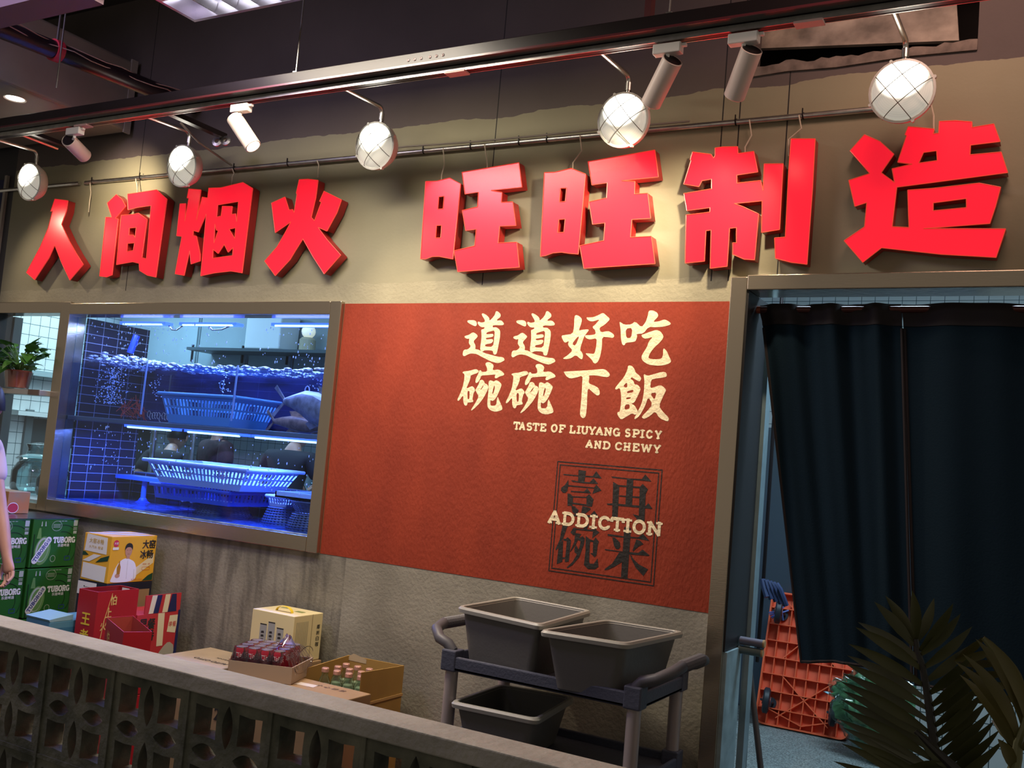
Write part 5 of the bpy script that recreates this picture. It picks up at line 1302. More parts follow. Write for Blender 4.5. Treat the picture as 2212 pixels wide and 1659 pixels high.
jar('big lidded glass jar, left one behind the left window', (-6.42, 4.55, 1.112), .165)
jar('big lidded glass jar, right one half hidden by the steel post', (-6.13, 4.50, 1.112), .125)
tag(MB().box(-6.94, -5.6, 4.13, 4.95, 1.06, 1.110).build('pass_counter', WHT), 'white counter inside the left window under the glass jars', 'counter')
t = thing('pass_through', 'dark framed hatch with a steel rail in the tiled kitchen wall', 'hatch', (-8.38, 6.4, 1.3))
MB().box(-8.395, -8.385, 5.83, 7.2, 1.26, 1.645).build('dark_opening', mat('dark_hatch', (.03, .04, .045), rough=.6), t)
MB().box(-8.395, -8.365, 5.76, 5.83, 1.20, 1.72).build('hatch_post', mat('hatch_frame', (.12, .15, .16), rough=.4), t)
MB().box(-8.395, -8.26, 5.60, 7.3, 1.66, 1.70).build('rail_shelf', WHT, t)
tag(MB().box(-8.38, -8.2, 5.86, 6.2, 1.262, 1.39).build('white_tray_stack', mat('ribbed_white', (.40, .45, .46), rough=.5)), 'ribbed white crate in front of the dark hatch', 'crate')
o = MB().box(-8.398, -8.25, 4.25, 7.6, 2.03, 2.08)
tag(o.build('tile_ledge', mat('blue_grey_ledge', (.28, .36, .38), rough=.4)), 'pale ledge along the tiled wall behind the potted plant', 'ledge')
# ------------------------------------------------------------------ boxes between the shop front and the low wall
FL = -0.06
KRAFT = mat('kraft_card', (.32, .205, .105), rough=.75, var=.10, scale=6)
KRAFT2 = mat('pale_kraft', (.43, .33, .21), rough=.75, var=.10, scale=6)


def fx(x, y, z): return plane((x, y, z), (0, 1, 0), (0, 0, 1))     # right hand face (+x)
def fy(x, y, z): return plane((x, y, z), (1, 0, 0), (0, 0, 1))     # front face (-y)
def fz(x, y, z): return plane((x, y, z), (1, 0, 0), (0, 1, 0))     # top face


# --- green beer cases
GREEN = mat('green_case', (.022, .135, .022), rough=.45)
DGREEN = mat('dark_green_print', (.008, .030, .012), rough=.5)
LGREEN = mat('light_green_print', (.16, .34, .10), rough=.45)
PBLUE = mat('blue_print', (.03, .05, .28), rough=.5)


def green_case(x, y0, z0, label):
    w, h = .296, .276
    t = thing('beer_case', label, 'beer case', (x - .2, y0, z0), group='stacked green beer cases')
    MB().box(x - .40, x, y0, y0 + w, z0, z0 + h).build('case_body', GREEN, t, bevel=.004)
    F = fx(x, y0, z0)
    arcs = []
    for k in range(5):
        r = .06 + k * .035
        o = [(.20 + r * math.cos(R(a)), .10 + r * 1.1 * math.sin(R(a))) for a in range(-40, 101, 10)]
        i = [(.20 + (r - .004) * math.cos(R(a)), .10 + (r - .004) * 1.1 * math.sin(R(a))) for a in range(100, -41, -10)]
        lp = [(min(max(p[0], .10), w - .004), min(max(p[1], .004), h - .004)) for p in o + i]
        arcs.append([lp])
    decal('curved_print', DGREEN, t, F, arcs)
    decal('edge_print', DGREEN, t, F, [[[(.012, .0), (.018, .0), (.018, .19), (.012, .19)]]])
    decal('bottle_print', LGREEN, t, F, [[ell(.075, .095, .050, .082, 28, -8)], [[(.03, .165), (.06, .165), (.052, .225), (.040, .225)]]], off=.0012)
    decal('bottle_highlight', mat('silver_print', (.50, .56, .50), rough=.4), t, F, [[ell(.072, .10, .040, .07, 24, -8), ell(.076, .098, .034, .062, 24, -8)], [[(.05, .235), (.058, .235), (.056, .262), (.052, .262)]], [[(.075, .235), (.083, .235), (.079, .262), (.075, .262)]]], off=.0016)
    M2 = F @ Matrix.Translation((.070, .098, 0)) @ Matrix.Rotation(R(56), 4, 'Z')
    decal('badge', PAPERW, t, M2, [[rrect(-.088, .088, -.0185, .0185, .018, 5)]], off=.002)
    lg = MB(); slab_word(lg, 'TUBORG', -.074, -.010, .125, .021, M2, depth=.0028)
    lg.mesh(at(text_mesh('乐堡', .022, .020, .02), .055, -.010), M2 @ Matrix.Translation((0, 0, .0024)))
    lg.build('badge_lettering', PBLUE, t)
    wl = MB(); slab_word(wl, 'TUBORG', .140, .138, .142, .033, F, wt=.24, depth=.0016)
    wl.mesh(at(text_mesh('乐堡啤酒', .075, .017, .02), .172, .115), F @ Matrix.Translation((0, 0, .001)))
    wl.build('case_lettering', PAPERW, t)
    sm = [[rrect(.262, .288, .235, .268, .002, 2)]] + [[[(.263, .224 - k * .006), (.287, .224 - k * .006), (.287, .227 - k * .006), (.263, .227 - k * .006)]] for k in range(3)] + [[[(.16 + .02 * k, .262), (.175 + .02 * k, .262), (.175 + .02 * k, .265), (.16 + .02 * k, .265)]] for k in range(3)]
    sm.append([[(.265, .19), (.287, .19), (.287, .206), (.265, .206)]])
    decal('small_print', mat('grey_print', (.45, .50, .45), rough=.6), t, F, sm, off=.0013)
    decal('seal_print', mat('pale_green_print', (.30, .42, .26), rough=.5), t, F, [[ell(.148, .048, .018, .020, 20), ell(.148, .048, .014, .016, 20)], [ell(.152, .236, .034, .030, 20), ell(.152, .236, .031, .027, 20)]] + [[[(.128, .226 + k * .008), (.176, .226 + k * .008), (.176, .230 + k * .008), (.128, .230 + k * .008)]] for k in range(3)], off=.0014)
    decal('blue_patch', PBLUE, t, F, [[rrect(.225, .262, .035, .060, .004, 3), rrect(.228, .259, .038, .057, .003, 3)]], off=.0014)
    return t


rows = ['third from the top', 'second from the top', 'topmost']
zs = [.218, .500, .782]
for i, z in enumerate(zs):
    green_case(-5.124, 3.652, z, 'green beer case against the wall, %s of the right hand stack' % rows[i])
for i, z in enumerate(zs):
    green_case(-5.124, 3.338, z, 'green beer case behind the person arm, %s of the left hand stack' % rows[i])
for y, s in ((3.652, 'right'), (3.338, 'left')):
    tag(MB().box(-5.524, -5.124, y, y + .296, FL, .216).build('beer_case', GREEN, bevel=.004), 'plain green beer case at the bottom of the %s hand stack' % s, 'beer case', 'stacked green beer cases')
tag(MB().box(-5.53, -5.12, 3.335, 3.952, 1.0585, 1.062).build('plastic_film', clear_mat('film', (.86, .86, .95), gloss=.30, rough=.2)), 'shiny clear film over the tops of the green beer cases', 'film')
t = thing('fruit_carton', 'picture carton with orange and red fruit print on top of the green cases', 'carton', (-5.62, 3.76, 1.063))
MB().box(-5.86, -5.393, 3.66, 3.80, 1.063, 1.19).build('carton_body', mat('olive_carton', (.22, .20, .09), rough=.55, color2=(.42, .15, .03), scale=7), t, bevel=.003)
decal('red_oval_print', mat('red_print', (.42, .02, .03), rough=.5), t, fx(-5.393, 3.66, 1.063), [[ell(.035, .032, .033, .027, 24)]])
decal('white_ring_print', PAPERW, t, fx(-5.393, 3.66, 1.063), [[ell(.036, .033, .035, .031, 24), ell(.036, .033, .033, .028, 24)]], off=.001)

# --- yellow box with a man in a white shirt
YEL = mat('yellow_card', (.78, .42, .03), rough=.5)
t = thing('drink_box', 'yellow drink box with a printed man in a white shirt, topmost by the wall', 'drink box', (-4.54, 3.78, .787))
X0, X1, YA, YB, ZA, ZB = -4.648, -4.429, 3.630, 3.930, .787, 1.036
MB().box(X0, X1, YA, YB, ZA, ZB).build('box_body', YEL, t, bevel=.003)
F = fx(X1, YA, ZA)
decal('white_band_print', mat('cream_print', (.78, .70, .50), rough=.5), t, F, [[[(.155, .02), (.29, .10), (.29, .150), (.165, .072)]]])
decal('green_corner_print', mat('deep_green_print', (.01, .06, .03), rough=.5), t, F, [[[(.225, .004), (.296, .004), (.296, .045), (.262, .032)]]])
shirt = [(.012, .004), (.185, .004), (.178, .080), (.160, .112), (.128, .126), (.108, .132), (.085, .128), (.060, .112), (.040, .080), (.022, .030)]
pr_ = decal('printed_person', PAPERW, t, F, [[chaikin(shirt, 2)]], off=.0014)
pr_['label'] = 'printed man in a white shirt holding a bottle'
decal('skin_print', mat('skin_print', (.55, .30, .19), rough=.5), t, F, [[ell(.115, .170, .0225, .031, 22)], [[(.104, .128), (.127, .128), (.124, .150), (.106, .150)]], [ell(.058, .040, .016, .012, 14)]], off=.0018)
hair = [(.090, .172), (.089, .192), (.098, .208), (.115, .214), (.133, .208), (.141, .192), (.139, .172), (.134, .184), (.122, .191), (.104, .190), (.095, .182)]
decal('hair_print', BLACKP, t, F, [[chaikin(hair, 1)]], off=.0024)
decal('face_print', BLACKP, t, F, [[[(.102, .174), (.110, .174), (.110, .1755), (.102, .1755)]], [[(.120, .174), (.128, .174), (.128, .1755), (.120, .1755)]], [[(.109, .153), (.122, .153), (.122, .1545), (.109, .1545)]]], off=.0024)
decal('bottle_print', mat('amber_print', (.42, .20, .02), rough=.4), t, F, [[[(.052, .048), (.072, .048), (.074, .085), (.066, .105), (.066, .118), (.060, .118), (.059, .105), (.050, .085)]]], off=.0024)
decal('fold_print', mat('shirt_line', (.55, .52, .46), rough=.6), t, F, [[[(.117, .02), (.119, .02), (.117, .120), (.115, .120)]], [[(.165, .01), (.168, .01), (.164, .07), (.162, .07)]]], off=.0019)
wl = MB()
for s_, x, y in (('大', .205, .180), ('窑', .250, .180), ('冰', .195, .125), ('畅', .240, .125)):
    wl.mesh(at(text_mesh(s_, .042, .046, .045), x, y), F @ Matrix.Translation((0, 0, .001)))
wl.build('big_lettering', BLACKP, t)
decal('logo_ring', mat('red_logo', (.62, .03, .10), rough=.5), t, F, [[ell(.030, .212, .017, .018, 22)]], off=.0012)
decal('logo_text', PAPERW, t, F, [at(text_mesh('大窑', .026, .013, .02), .017, .206), [rrect(.010, .048, .178, .192, .003, 2)]], off=.0018)
decal('small_print', mat('orange_print', (.60, .16, .05), rough=.5), t, F, [at(text_mesh('净含量 520ml', .075, .009), .150, .010), [rrect(.215, .270, .062, .080, .006, 3), rrect(.217, .268, .064, .078, .005, 3)], at(text_mesh('畅爽一夏', .05, .009), .218, .090)], off=.0012)
G_ = fy(X0, YA, ZA)
decal('white_panel', PAPERW, t, G_, [[[(.012, .155), (.190, .150), (.186, .238), (.022, .246)]], [[(.010, .012), (.196, .004), (.200, .085), (.012, .092)]]], off=.001)
decal('stripe_print', PAPERW, t, G_, [[[(.004, .10), (.060, .10), (.150, .142), (.090, .142)]]], off=.0012)
decal('dark_stripe_print', mat('deep_green_print'), t, G_, [[[(.11, .10), (.205, .118), (.215, .148), (.150, .128)]], [[(.0, .128), (.05, .134), (.02, .150), (.0, .150)]]], off=.0014)
decal('panel_lettering', mat('gold_print', (.62, .42, .12), rough=.5), t, G_, [at(text_mesh('大窑冰畅', .115, .026, .02), .045, .200), at(text_mesh('大汽水 橙诺', .115, .016), .045, .172)], off=.0018)
H_ = fz(X0, YA, ZB)
decal('top_stripe', mat('pale_lilac_print', (.62, .60, .72), rough=.4), t, H_, [[[(.0, .02), (.05, .0), (.219, .20), (.219, .27)]], [[(.0, .16), (.0, .10), (.16, .298), (.10, .298)]]], off=.001)
t = thing('dark_box', 'navy box with a white flap directly under the yellow drink box', 'box', (-4.54, 3.78, .46))
MB().box(X0 - .01, X1, YA, YB, .46, .785).build('box_body', mat('navy_card', (.012, .014, .030), rough=.5), t, bevel=.003)
decal('white_flap', PAPERW, t, fy(X0 - .01, YA, .46), [[[(.0, .25), (.15, .245), (.15, .318), (.0, .318)]]])
decal('brown_window', KRAFT, t, fx(X1, YA, .46), [[[(.20, .18), (.285, .19), (.285, .285), (.215, .285)]]])
decal('flap_print', BLACKP, t, fy(X0 - .01, YA, .46), [at(text_mesh('•——', .08, .008), .05, .29)], off=.0016)
tag(MB().box(-4.66, -4.43, 3.62, 3.94, FL, .458).build('carton', KRAFT, bevel=.004), 'tall plain carton at the bottom under the navy box', 'carton')


def open_box(name, label, cat, cs, z0, z1, m_out, m_in=None, rz=0, th=.005, group=None, tops=None, low_front=None):
    """open carton from four floor corners (counter-clockwise from the front left); tops: rim heights per corner"""
    t = thing(name, label, cat, (cs[0][0], cs[0][1], z0), group=group)
    cx = sum(p[0] for p in cs) / 4; cy = sum(p[1] for p in cs) / 4
    tops = tops or [z1] * 4
    inn = []
    for x, y in cs:
        d = Vector((cx - x, cy - y)); d = d.normalized() * th * 1.5
        inn.append((x + d.x, y + d.y))
    w = MB()
    for i in range(4):
        j = (i + 1) % 4
        (a, b), (c, d) = (cs[i], cs[j]), (inn[i], inn[j])
        ti, tj = (low_front, low_front) if (low_front and i == 0) else (tops[i], tops[j])
        w.hexa([(a[0], a[1], z0), (b[0], b[1], z0), (d[0], d[1], z0), (c[0], c[1], z0)], [(a[0], a[1], ti), (b[0], b[1], tj), (d[0], d[1], tj), (c[0], c[1], ti)])
    w.build('walls', m_out, t)
    MB().hexa([(x, y, z0) for x, y in inn], [(x, y, z0 + th) for x, y in inn]).build('base', m_in or m_out, t)
    if m_in:
        l = MB()
        for i in range(4):
            j = (i + 1) % 4
            c, d = inn[i], inn[j]
            ti, tj = (low_front, low_front) if (low_front and i == 0) else (tops[i], tops[j])
            n = Vector((cx - (c[0] + d[0]) / 2, cy - (c[1] + d[1]) / 2)).normalized() * .001
            l.quad((c[0] + n.x, c[1] + n.y, z0 + th), (d[0] + n.x, d[1] + n.y, z0 + th), (d[0] + n.x, d[1] + n.y, tj - .002), (c[0] + n.x, c[1] + n.y, ti - .002))
        l.build('lining', m_in, t)
    return t


REDC = mat('red_card', (.42, .010, .020), rough=.42)
DRED = mat('dark_red_card', (.26, .008, .014), rough=.45)
YP = mat('yellow_print', (.85, .62, .05), rough=.5)
# --- tall red open box
A = [(-4.287, 3.353), (-4.146, 3.353), (-4.146, 3.60), (-4.287, 3.60)]
t = open_box('drink_box', 'tall open red drink box with yellow lettering down both sides', 'drink box', A, .36, .802, REDC, DRED)
gl = MB()
for s_, x, y, r in (('怕', .078, .372, 0), ('上', .056, .312, 0), ('火', .034, .250, 0)):
    gl.mesh(at(text_mesh(s_, .036, .048, .035), x, y, r), fx(-4.146, 3.353, .36) @ Matrix.Translation((0, 0, .001)))
gl.build('side_lettering', mat('gold_yellow_print', (.72, .52, .16), rough=.5), t)
gl = MB()
for s_, y in (('王', .275), ('老', .196), ('吉', .118)):
    gl.mesh(at(text_mesh(s_, .062, .056, .04), .042, y), fy(-4.287, 3.353, .36) @ Matrix.Translation((0, 0, .001)))
gl.build('front_lettering', YP, t)
decal('edge_line', mat('gold_yellow_print'), t, fx(-4.146, 3.353, .36), [[[(.085, .43), (.088, .43), (.055, .30), (.028, .10), (.024, .10), (.052, .305)]], [rrect(.006, .026, .05, .16, .008, 3), rrect(.009, .023, .055, .155, .006, 3)]])
decal('price_label', PAPERW, t, plane((-4.18, 3.591, .765), (1, 0, 0), (0, 0, 1)) @ Matrix.Translation((-.10, 0, 0)), [[[(.02, 0), (.075, 0), (.075, .030), (.02, .030)]]], off=.001)
# --- small red open box in front
B = [(-4.000, 3.300), (-3.695, 3.150), (-3.640, 3.262), (-3.950, 3.412)]
t = open_box('small_red_box', 'low open red box in front of the tall red one', 'drink box', B, .42, .70, REDC, mat('red_inside', (.40, .06, .045), rough=.5), tops=[.705, .700, .698, .712])
u_ = (Vector((*B[1], 0)) - Vector((*B[0], 0))).normalized()
decal('gold_print', mat('gold_yellow_print'), t, plane((*B[0], .42), u_, (0, 0, 1)), [at(text_mesh('怕', .05, .055, .02), .05, .18), at(text_mesh('上', .05, .045, .02), .06, .12)])
v_ = (Vector((*B[2], 0)) - Vector((*B[1], 0))).normalized()
tag(MB().hexa([(*p, FL) for p in B], [(*p, .418) for p in B]).build('carton', REDC, bevel=.004), 'closed red carton under the low open red box', 'carton')
tag(MB().box(-4.29, -4.14, 3.35, 3.605, FL, .358).build('carton', KRAFT2, bevel=.004), 'pale carton under the tall open red drink box', 'carton')
# --- striped snack box
t = thing('striped_box', 'red snack box with cream and navy stripes and black writing by the wall', 'snack box', (-4.28, 3.76, .36))
MB().box(-4.36, -4.160, 3.620, 3.905, .36, .665).build('box_body', mat('coral_card', (.52, .035, .045), rough=.5), t, bevel=.003)
S_ = MB().hexa([(-4.36, 3.640, .664), (-4.162, 3.640, .664), (-4.162, 3.650, .664), (-4.36, 3.650, .664)], [(-4.36, 3.630, .752), (-4.162, 3.630, .752), (-4.162, 3.640, .752), (-4.36, 3.640, .752)])
S_ = MB().box(-4.166, -4.160, 3.665, 3.900, .664, .760)
S_.build('side_flap', mat('coral_card'), t)
W_ = fx(-4.160, 3.62, .36)
CR = mat('cream_print'); NV = mat('navy_print', (.015, .02, .10), rough=.5)
decal('cream_stripe', CR, t, W_, [[[(.070, .305), (.100, .305), (.118, .398), (.085, .398)]], [[(.160, .305), (.195, .305), (.205, .398), (.172, .398)]], [[(.145, .13), (.185, .13), (.178, .302), (.135, .302)]], [[(.205, .20), (.262, .19), (.275, .285), (.215, .285)]]])
decal('navy_stripe', NV, t, W_, [[[(.100, .305), (.135, .305), (.150, .398), (.118, .398)]], [[(.195, .305), (.255, .305), (.245, .398), (.215, .398)]], [[(.262, .0), (.284, .0), (.284, .31), (.270, .31)]]], off=.0012)
gl = MB()
for s_, x, y in (('早', .020, .225), ('餐', .072, .225), ('一', .040, .175), ('番', .072, .165)):
    gl.mesh(at(text_mesh(s_, .048, .055 if s_ != '一' else .012, .04), x, y), W_ @ Matrix.Translation((0, 0, .0016)))
gl.build('black_lettering', BLACKP, t)
decal('coral_lettering', mat('coral_print', (.62, .12, .10), rough=.5), t, W_, [at(text_mesh('早餐', .05, .028, .02), .212, .225)], off=.002)
decal('figure_print', mat('khaki_print', (.42, .40, .33), rough=.6), t, W_, [[chaikin([(.10, .02), (.255, .02), (.268, .12), (.225, .15), (.185, .12), (.150, .075)], 1)]], off=.0014)
decal('head_print', mat('skin_print'), t, W_, [[ell(.085, .040, .030, .028, 18)]], off=.0016)
decal('cap_print', BLACKP, t, W_, [[chaikin([(.050, .04), (.058, .07), (.085, .078), (.115, .07), (.118, .055), (.085, .060), (.062, .045), (.058, .02)], 1)]], off=.0020)
decal('white_label', PAPERW, t, plane((-4.36, 3.62, .66), (1, 0, 0), (0, 0, 1)), [[[(.05, -.09), (.19, -.09), (.19, -.004), (.05, -.004)]]])
tag(MB().box(-4.40, -4.15, 3.615, 3.95, FL, .358).build('carton', KRAFT, bevel=.004), 'brown carton under the striped snack box', 'carton')
# --- low blue box
t = thing('blue_box', 'light blue box with a lifted flap between the green cases and the tall red box', 'box', (-4.42, 3.35, .30))
SKY = mat('sky_card', (.10, .30, .46), rough=.5)
MB().box(-4.50, -4.318, 3.232, 3.62, .30, .640).build('box_body', SKY, t, bevel=.003)
MB().hexa([(-4.50, 3.232, .641), (-4.318, 3.232, .641), (-4.318, 3.36, .641), (-4.50, 3.36, .641)], [(-4.50, 3.225, .652), (-4.318, 3.225, .652), (-4.318, 3.36, .668), (-4.50, 3.36, .668)]).build('front_flap', mat('pale_sky_card', (.28, .52, .64), rough=.45), t)
decal('side_patch', mat('deep_sky_card', (.05, .20, .36), rough=.5), t, fx(-4.318, 3.232, .30), [[[(.02, .10), (.36, .10), (.36, .30), (.02, .31)]]])
tag(MB().box(-4.50, -4.315, 3.23, 3.62, FL, .298).build('carton', KRAFT2, bevel=.004), 'carton under the light blue box', 'carton')
# --- flat pale carton by the concrete wall
t = thing('flat_carton', 'pale flat-topped carton with dark printing beside the stained concrete', 'carton', (-3.74, 3.75, FL))
MB().box(-3.93, -3.525, 3.50, 3.925, FL, .505).build('carton_body', KRAFT2, t, bevel=.004)
decal('top_print', BLACKP, t, fz(-3.93, 3.50, .505) @ Matrix.Translation((.36, .30, 0)) @ Matrix.Rotation(R(180), 4, 'Z'), [at(text_mesh('AUTO OTTO', .22, .028, .02), 0, .10), at(text_mesh('DRINK', .10, .018), .05, .03)])
decal('paper_patch', mat('pale_paper', (.62, .56, .52), rough=.6), t, fz(-3.93, 3.50, .505), [[[(.27, .0), (.40, .0), (.40, .10), (.25, .09)]]], off=.0006)
# --- cream box with yellow handle
t = thing('cream_box', 'cream coloured drink box with printed cans and a yellow carry handle', 'drink box', (-3.36, 3.84, .56))
CRM = mat('cream_card', (.72, .62, .34), rough=.55)
MB().box(-3.492, -3.221, 3.741, 3.952, .56, .786).build('box_body', CRM, t, bevel=.003)
K_ = fy(-3.492, 3.741, .56); Lf = fx(-3.221, 3.741, .56)
cans = []
for x, y, h in ((.060, .045, .115), (.112, .05, .125), (.168, .05, .105)):
    cans.append([[(x, y), (x + .043, y), (x + .043, y + h), (x, y + h)]])
decal('can_print', mat('silver_grey_print', (.33, .34, .33), rough=.5), t, K_, cans)
dk = []
for x, y, h in ((.060, .045, .115), (.112, .05, .125), (.168, .05, .105)):
    dk.append([[(x, y + h), (x + .043, y + h), (x + .043, y + h + .005), (x, y + h + .005)]])
    for k in range(4):
        dk.append([[(x + .010, y + .02 + k * .018), (x + .030, y + .022 + k * .018), (x + .026, y + .032 + k * .018), (x + .010, y + .030 + k * .018)]])
    dk.append([[(x, y), (x + .02, y + .004), (x + .006, y + .02)]])
decal('can_detail', BLACKP, t, K_, dk, off=.0014)
pt = [[[(.020 + .010 * i, .06), (.024 + .010 * i, .06), (.024 + .010 * i, .195), (.020 + .010 * i, .195)]] for i in range(9)]
decal('text_columns', mat('grey_text', (.38, .36, .24), rough=.6), t, Lf, pt)
decal('fold_line', mat('brown_line', (.22, .18, .10), rough=.6), t, Lf, [[[(.132, .0), (.134, .0), (.134, .226), (.132, .226)]]], off=.0012)
sd = MB()
for i, s_ in enumerate('椰树白咖'):
    sd.mesh(at(text_mesh(s_, .022, .022, .015), .170, .150 - i * .028), Lf @ Matrix.Translation((0, 0, .001)))
sd.build('side_lettering', BLACKP, t)
hd = MB()
hp = [(-3.30 + .05 * math.cos(R(a)) - .04, 3.80, .787 + .026 * math.sin(R(a))) for a in range(180, -1, -15)]
for a, b in zip(hp, hp[1:]):
    a, b = Vector(a), Vector(b)
    hd.hexa([a + Vector((0, -.009, 0)), a + Vector((0, .009, 0)), a + Vector((0, .009, .002)), a + Vector((0, -.009, .002))], [b + Vector((0, -.009, 0)), b + Vector((0, .009, 0)), b + Vector((0, .009, .002)), b + Vector((0, -.009, .002))])
hd.build('carry_handle', mat('yellow_strap', (.80, .58, .03), rough=.4), t)
decal('top_print', mat('olive_print', (.22, .26, .08), rough=.6), t, fz(-3.492, 3.741, .786), [[[(.05, .14), (.10, .15), (.09, .165), (.05, .16)]], [[(.17, .11), (.22, .11), (.22, .14), (.17, .14)]]])
tag(MB().box(-3.50, -3.205, 3.62, 3.955, FL, .558).build('carton', KRAFT, bevel=.004), 'brown carton under the cream box by the wall', 'carton')
# --- carton carrying the can tray
t = thing('lid_carton', 'closed brown carton carrying the tray of cans', 'carton', (-2.9, 3.4, FL))
MB().box(-3.24, -2.608, 3.24, 3.575, FL, .563).build('carton_body', KRAFT, t, bevel=.004)
decal('top_print', mat('brown_ink', (.10, .055, .03), rough=.6), t, fz(-3.24, 3.24, .563), [at(text_mesh('小 心 轻 放', .16, .03, .01), .38, .26)])
decal('paper_patch', mat('pale_paper'), t, fz(-3.24, 3.24, .563), [[[(.30, .215), (.40, .225), (.39, .27), (.30, .26)]], [[(.46, .04), (.60, .06), (.60, .14), (.44, .10)]]], off=.0006)
decal('front_print', BLACKP, t, fy(-3.24, 3.24, FL), [at(text_mesh('25', .06, .05, .03), .06, .46), at(text_mesh('金标', .10, .04, .01), .10, .38), [ell(.40, .42, .045, .05, 20), ell(.40, .42, .037, .042, 20)]])
# --- tray of cans
an = math.atan2(.102, .276)
TR = Matrix.Translation((-2.931, 3.424, .565)) @ Matrix.Rotation(an, 4, 'Z')      # x runs to the left end (negative)
def tp(x, y): v = TR @ Vector((x, y, 0)); return (v.x, v.y)
t = open_box('can_tray', 'shallow brown cardboard tray holding wrapped red cans', 'tray', [tp(-.294, 0), tp(0, 0), tp(0, .250), tp(-.294, .250)], .565, .637, mat('tray_card', (.40, .30, .21), rough=.7), mat('tray_inside', (.36, .24, .11), rough=.7))
CAN = mat('can_red', (.34, .014, .035), rough=.3, spec=.6)
ALU = mat('can_alu', (.65, .62, .66), rough=.3, metal=.8)
c0 = TR @ Vector((-.255, .034, .0065))
t0 = thing('drink_can', 'red soft drink can in clear film on the cardboard tray', 'can', c0, an, group='red cans in the tray')
r = .0285
MB().lathe([(0, 0), (r * .8, 0), (r, .008), (r, .112), (r * .84, .122)], c0, (0, 0, 1), 24).build('can_body', CAN, t0, smooth=True)
MB().lathe([(r * .85, .121), (r * .88, .1245), (r * .80, .1245), (r * .78, .121), (0, .121)], c0, (0, 0, 1), 24).build('can_lid', ALU, t0, smooth=True)
ct = MB()
tx = text_mesh('可口可乐', .076, .026, .03)
for v in tx.vertices:
    a = -math.pi / 2 + an + (v.co.x - .036) / r
    v.co = Vector((c0.x + (r + .0006) * math.cos(a), c0.y + (r + .0006) * math.sin(a), c0.z + .078 + v.co.y))
ct.mesh(tx)
ct.build('can_lettering', mat('can_white', (.75, .66, .68), rough=.4), t0)
for i in range(4):
    for j in range(4):
        if i == 0 and j == 0: continue
        p = TR @ Vector((-.255 + i * .0585, .034 + j * .0585, .0065))
        dup(t0, p, an + random.uniform(-.5, .5))
# clear film bag over the cans, gathered at the right
fb = MB()
random.seed(9)
nx_, ny_ = 30, 18
grid = []
for i in range(nx_ + 1):
    row = []
    for j in range(ny_ + 1):
        u = i / nx_; v = j / ny_
        x = -.292 + u * .285; y = .002 + v * .246
        edge = min(u, 1 - u, v, 1 - v)
        z = .1315 if edge > .01 else .072
        z += .0025 * math.sin(u * 40) * math.sin(v * 25) + random.uniform(-.0012, .0012)
        if u > .84:
            q = (u - .84) / .16
            z = .131 - q * .06 + .012 * math.sin(v * 34 + q * 5) * q
        pk = math.exp(-((u - .78) / .11) ** 2 - ((v - .35) / .2) ** 2)
        z += pk * .062 + pk * .010 * math.sin(v * 60 + u * 50)
        row.append(fb.bm.verts.new(TR @ Vector((x, y, z))))
    grid.append(row)
for a, b in zip(grid, grid[1:]):
    for k in range(ny_): fb.bm.faces.new((a[k], b[k], b[k + 1], a[k + 1]))
o = fb.build('plastic_wrap', clear_mat('film_bag', (.94, .90, .97), gloss=.30, rough=.10), smooth=True)
tag(o, 'crumpled clear plastic wrap over the tray of red cans', 'plastic wrap')
fb = MB()
for k in range(9):                                     # loose handle and folds of the bag at the right end
    a = k / 8
    fb.tube([TR @ Vector((-.07 + a * .03, .02 + a * .20, .150 - .05 * abs(a - .5))), TR @ Vector((-.02, .01 + a * .22, .11)), TR @ Vector((.006, a * .24, .075)), TR @ Vector((.006, .03 + a * .18, .035 + .02 * math.sin(a * 6)))], .0012, 5)
fb.tube([TR @ Vector((.004 + .004 * math.sin(R(p)), .125 + .11 * math.cos(R(p)), .085 + .058 * math.sin(R(p)))) for p in range(20, 350, 15)], .0016, 5)
fb.build('bag_folds', clear_mat('film_bag'), o)
# --- open carton with bottles
Cc = [(-3.002, 3.582), (-2.676, 3.582), (-2.676, 3.905), (-3.002, 3.905)]
t = open_box('open_carton', 'tall open brown carton with glass bottles inside by the wall', 'carton', Cc, FL, .625, mat('ochre_card', (.36, .215, .055), rough=.7, var=.1, scale=5), mat('ochre_inside', (.31, .18, .045), rough=.7), tops=[.600, .640, .628, .622], low_front=.50)
MB().box(-2.68, -2.670, 3.578, 3.905, .492, .503).build('fold_crease', mat('ochre_edge', (.46, .28, .10), rough=.7), t)
decal('handling_mark', BLACKP, t, fx(-2.676, 3.582, .30), [[[(.20, .06), (.26, .06), (.26, .12), (.20, .12)], [(.207, .067), (.253, .067), (.253, .113), (.207, .113)]], [[(.222, .075), (.238, .075), (.238, .10), (.222, .10)]]])
decal('torn_edge', mat('pale_kraft'), t, plane((-3.0, 3.899, .60), (1, 0, 0), (0, 0, 1)), [[[(.0, .015), (.03, .035), (.07, .028), (.11, .020), (.11, .0), (.0, .0)]]], off=.001)
tag(MB().box(-2.992, -2.686, 3.592, 3.895, FL + .006, .455).build('bottle_pack', mat('tray_card')), 'cardboard divider filling the open carton under the bottles', 'packing')
BG = clear_mat('bottle_glass', (.80, .88, .82), gloss=.14, rough=.05)
b0 = (-2.935, 3.655, .456)
t0 = thing('glass_bottle', 'small clear glass bottle of pale drink with a pink cap', 'bottle', b0, group='glass bottles in the open carton')
MB().lathe([(0, 0), (.027, 0), (.028, .004), (.028, .085), (.022, .105), (.0145, .118), (.0145, .140)], b0, (0, 0, 1), 20).build('bottle_body', BG, t0, smooth=True)
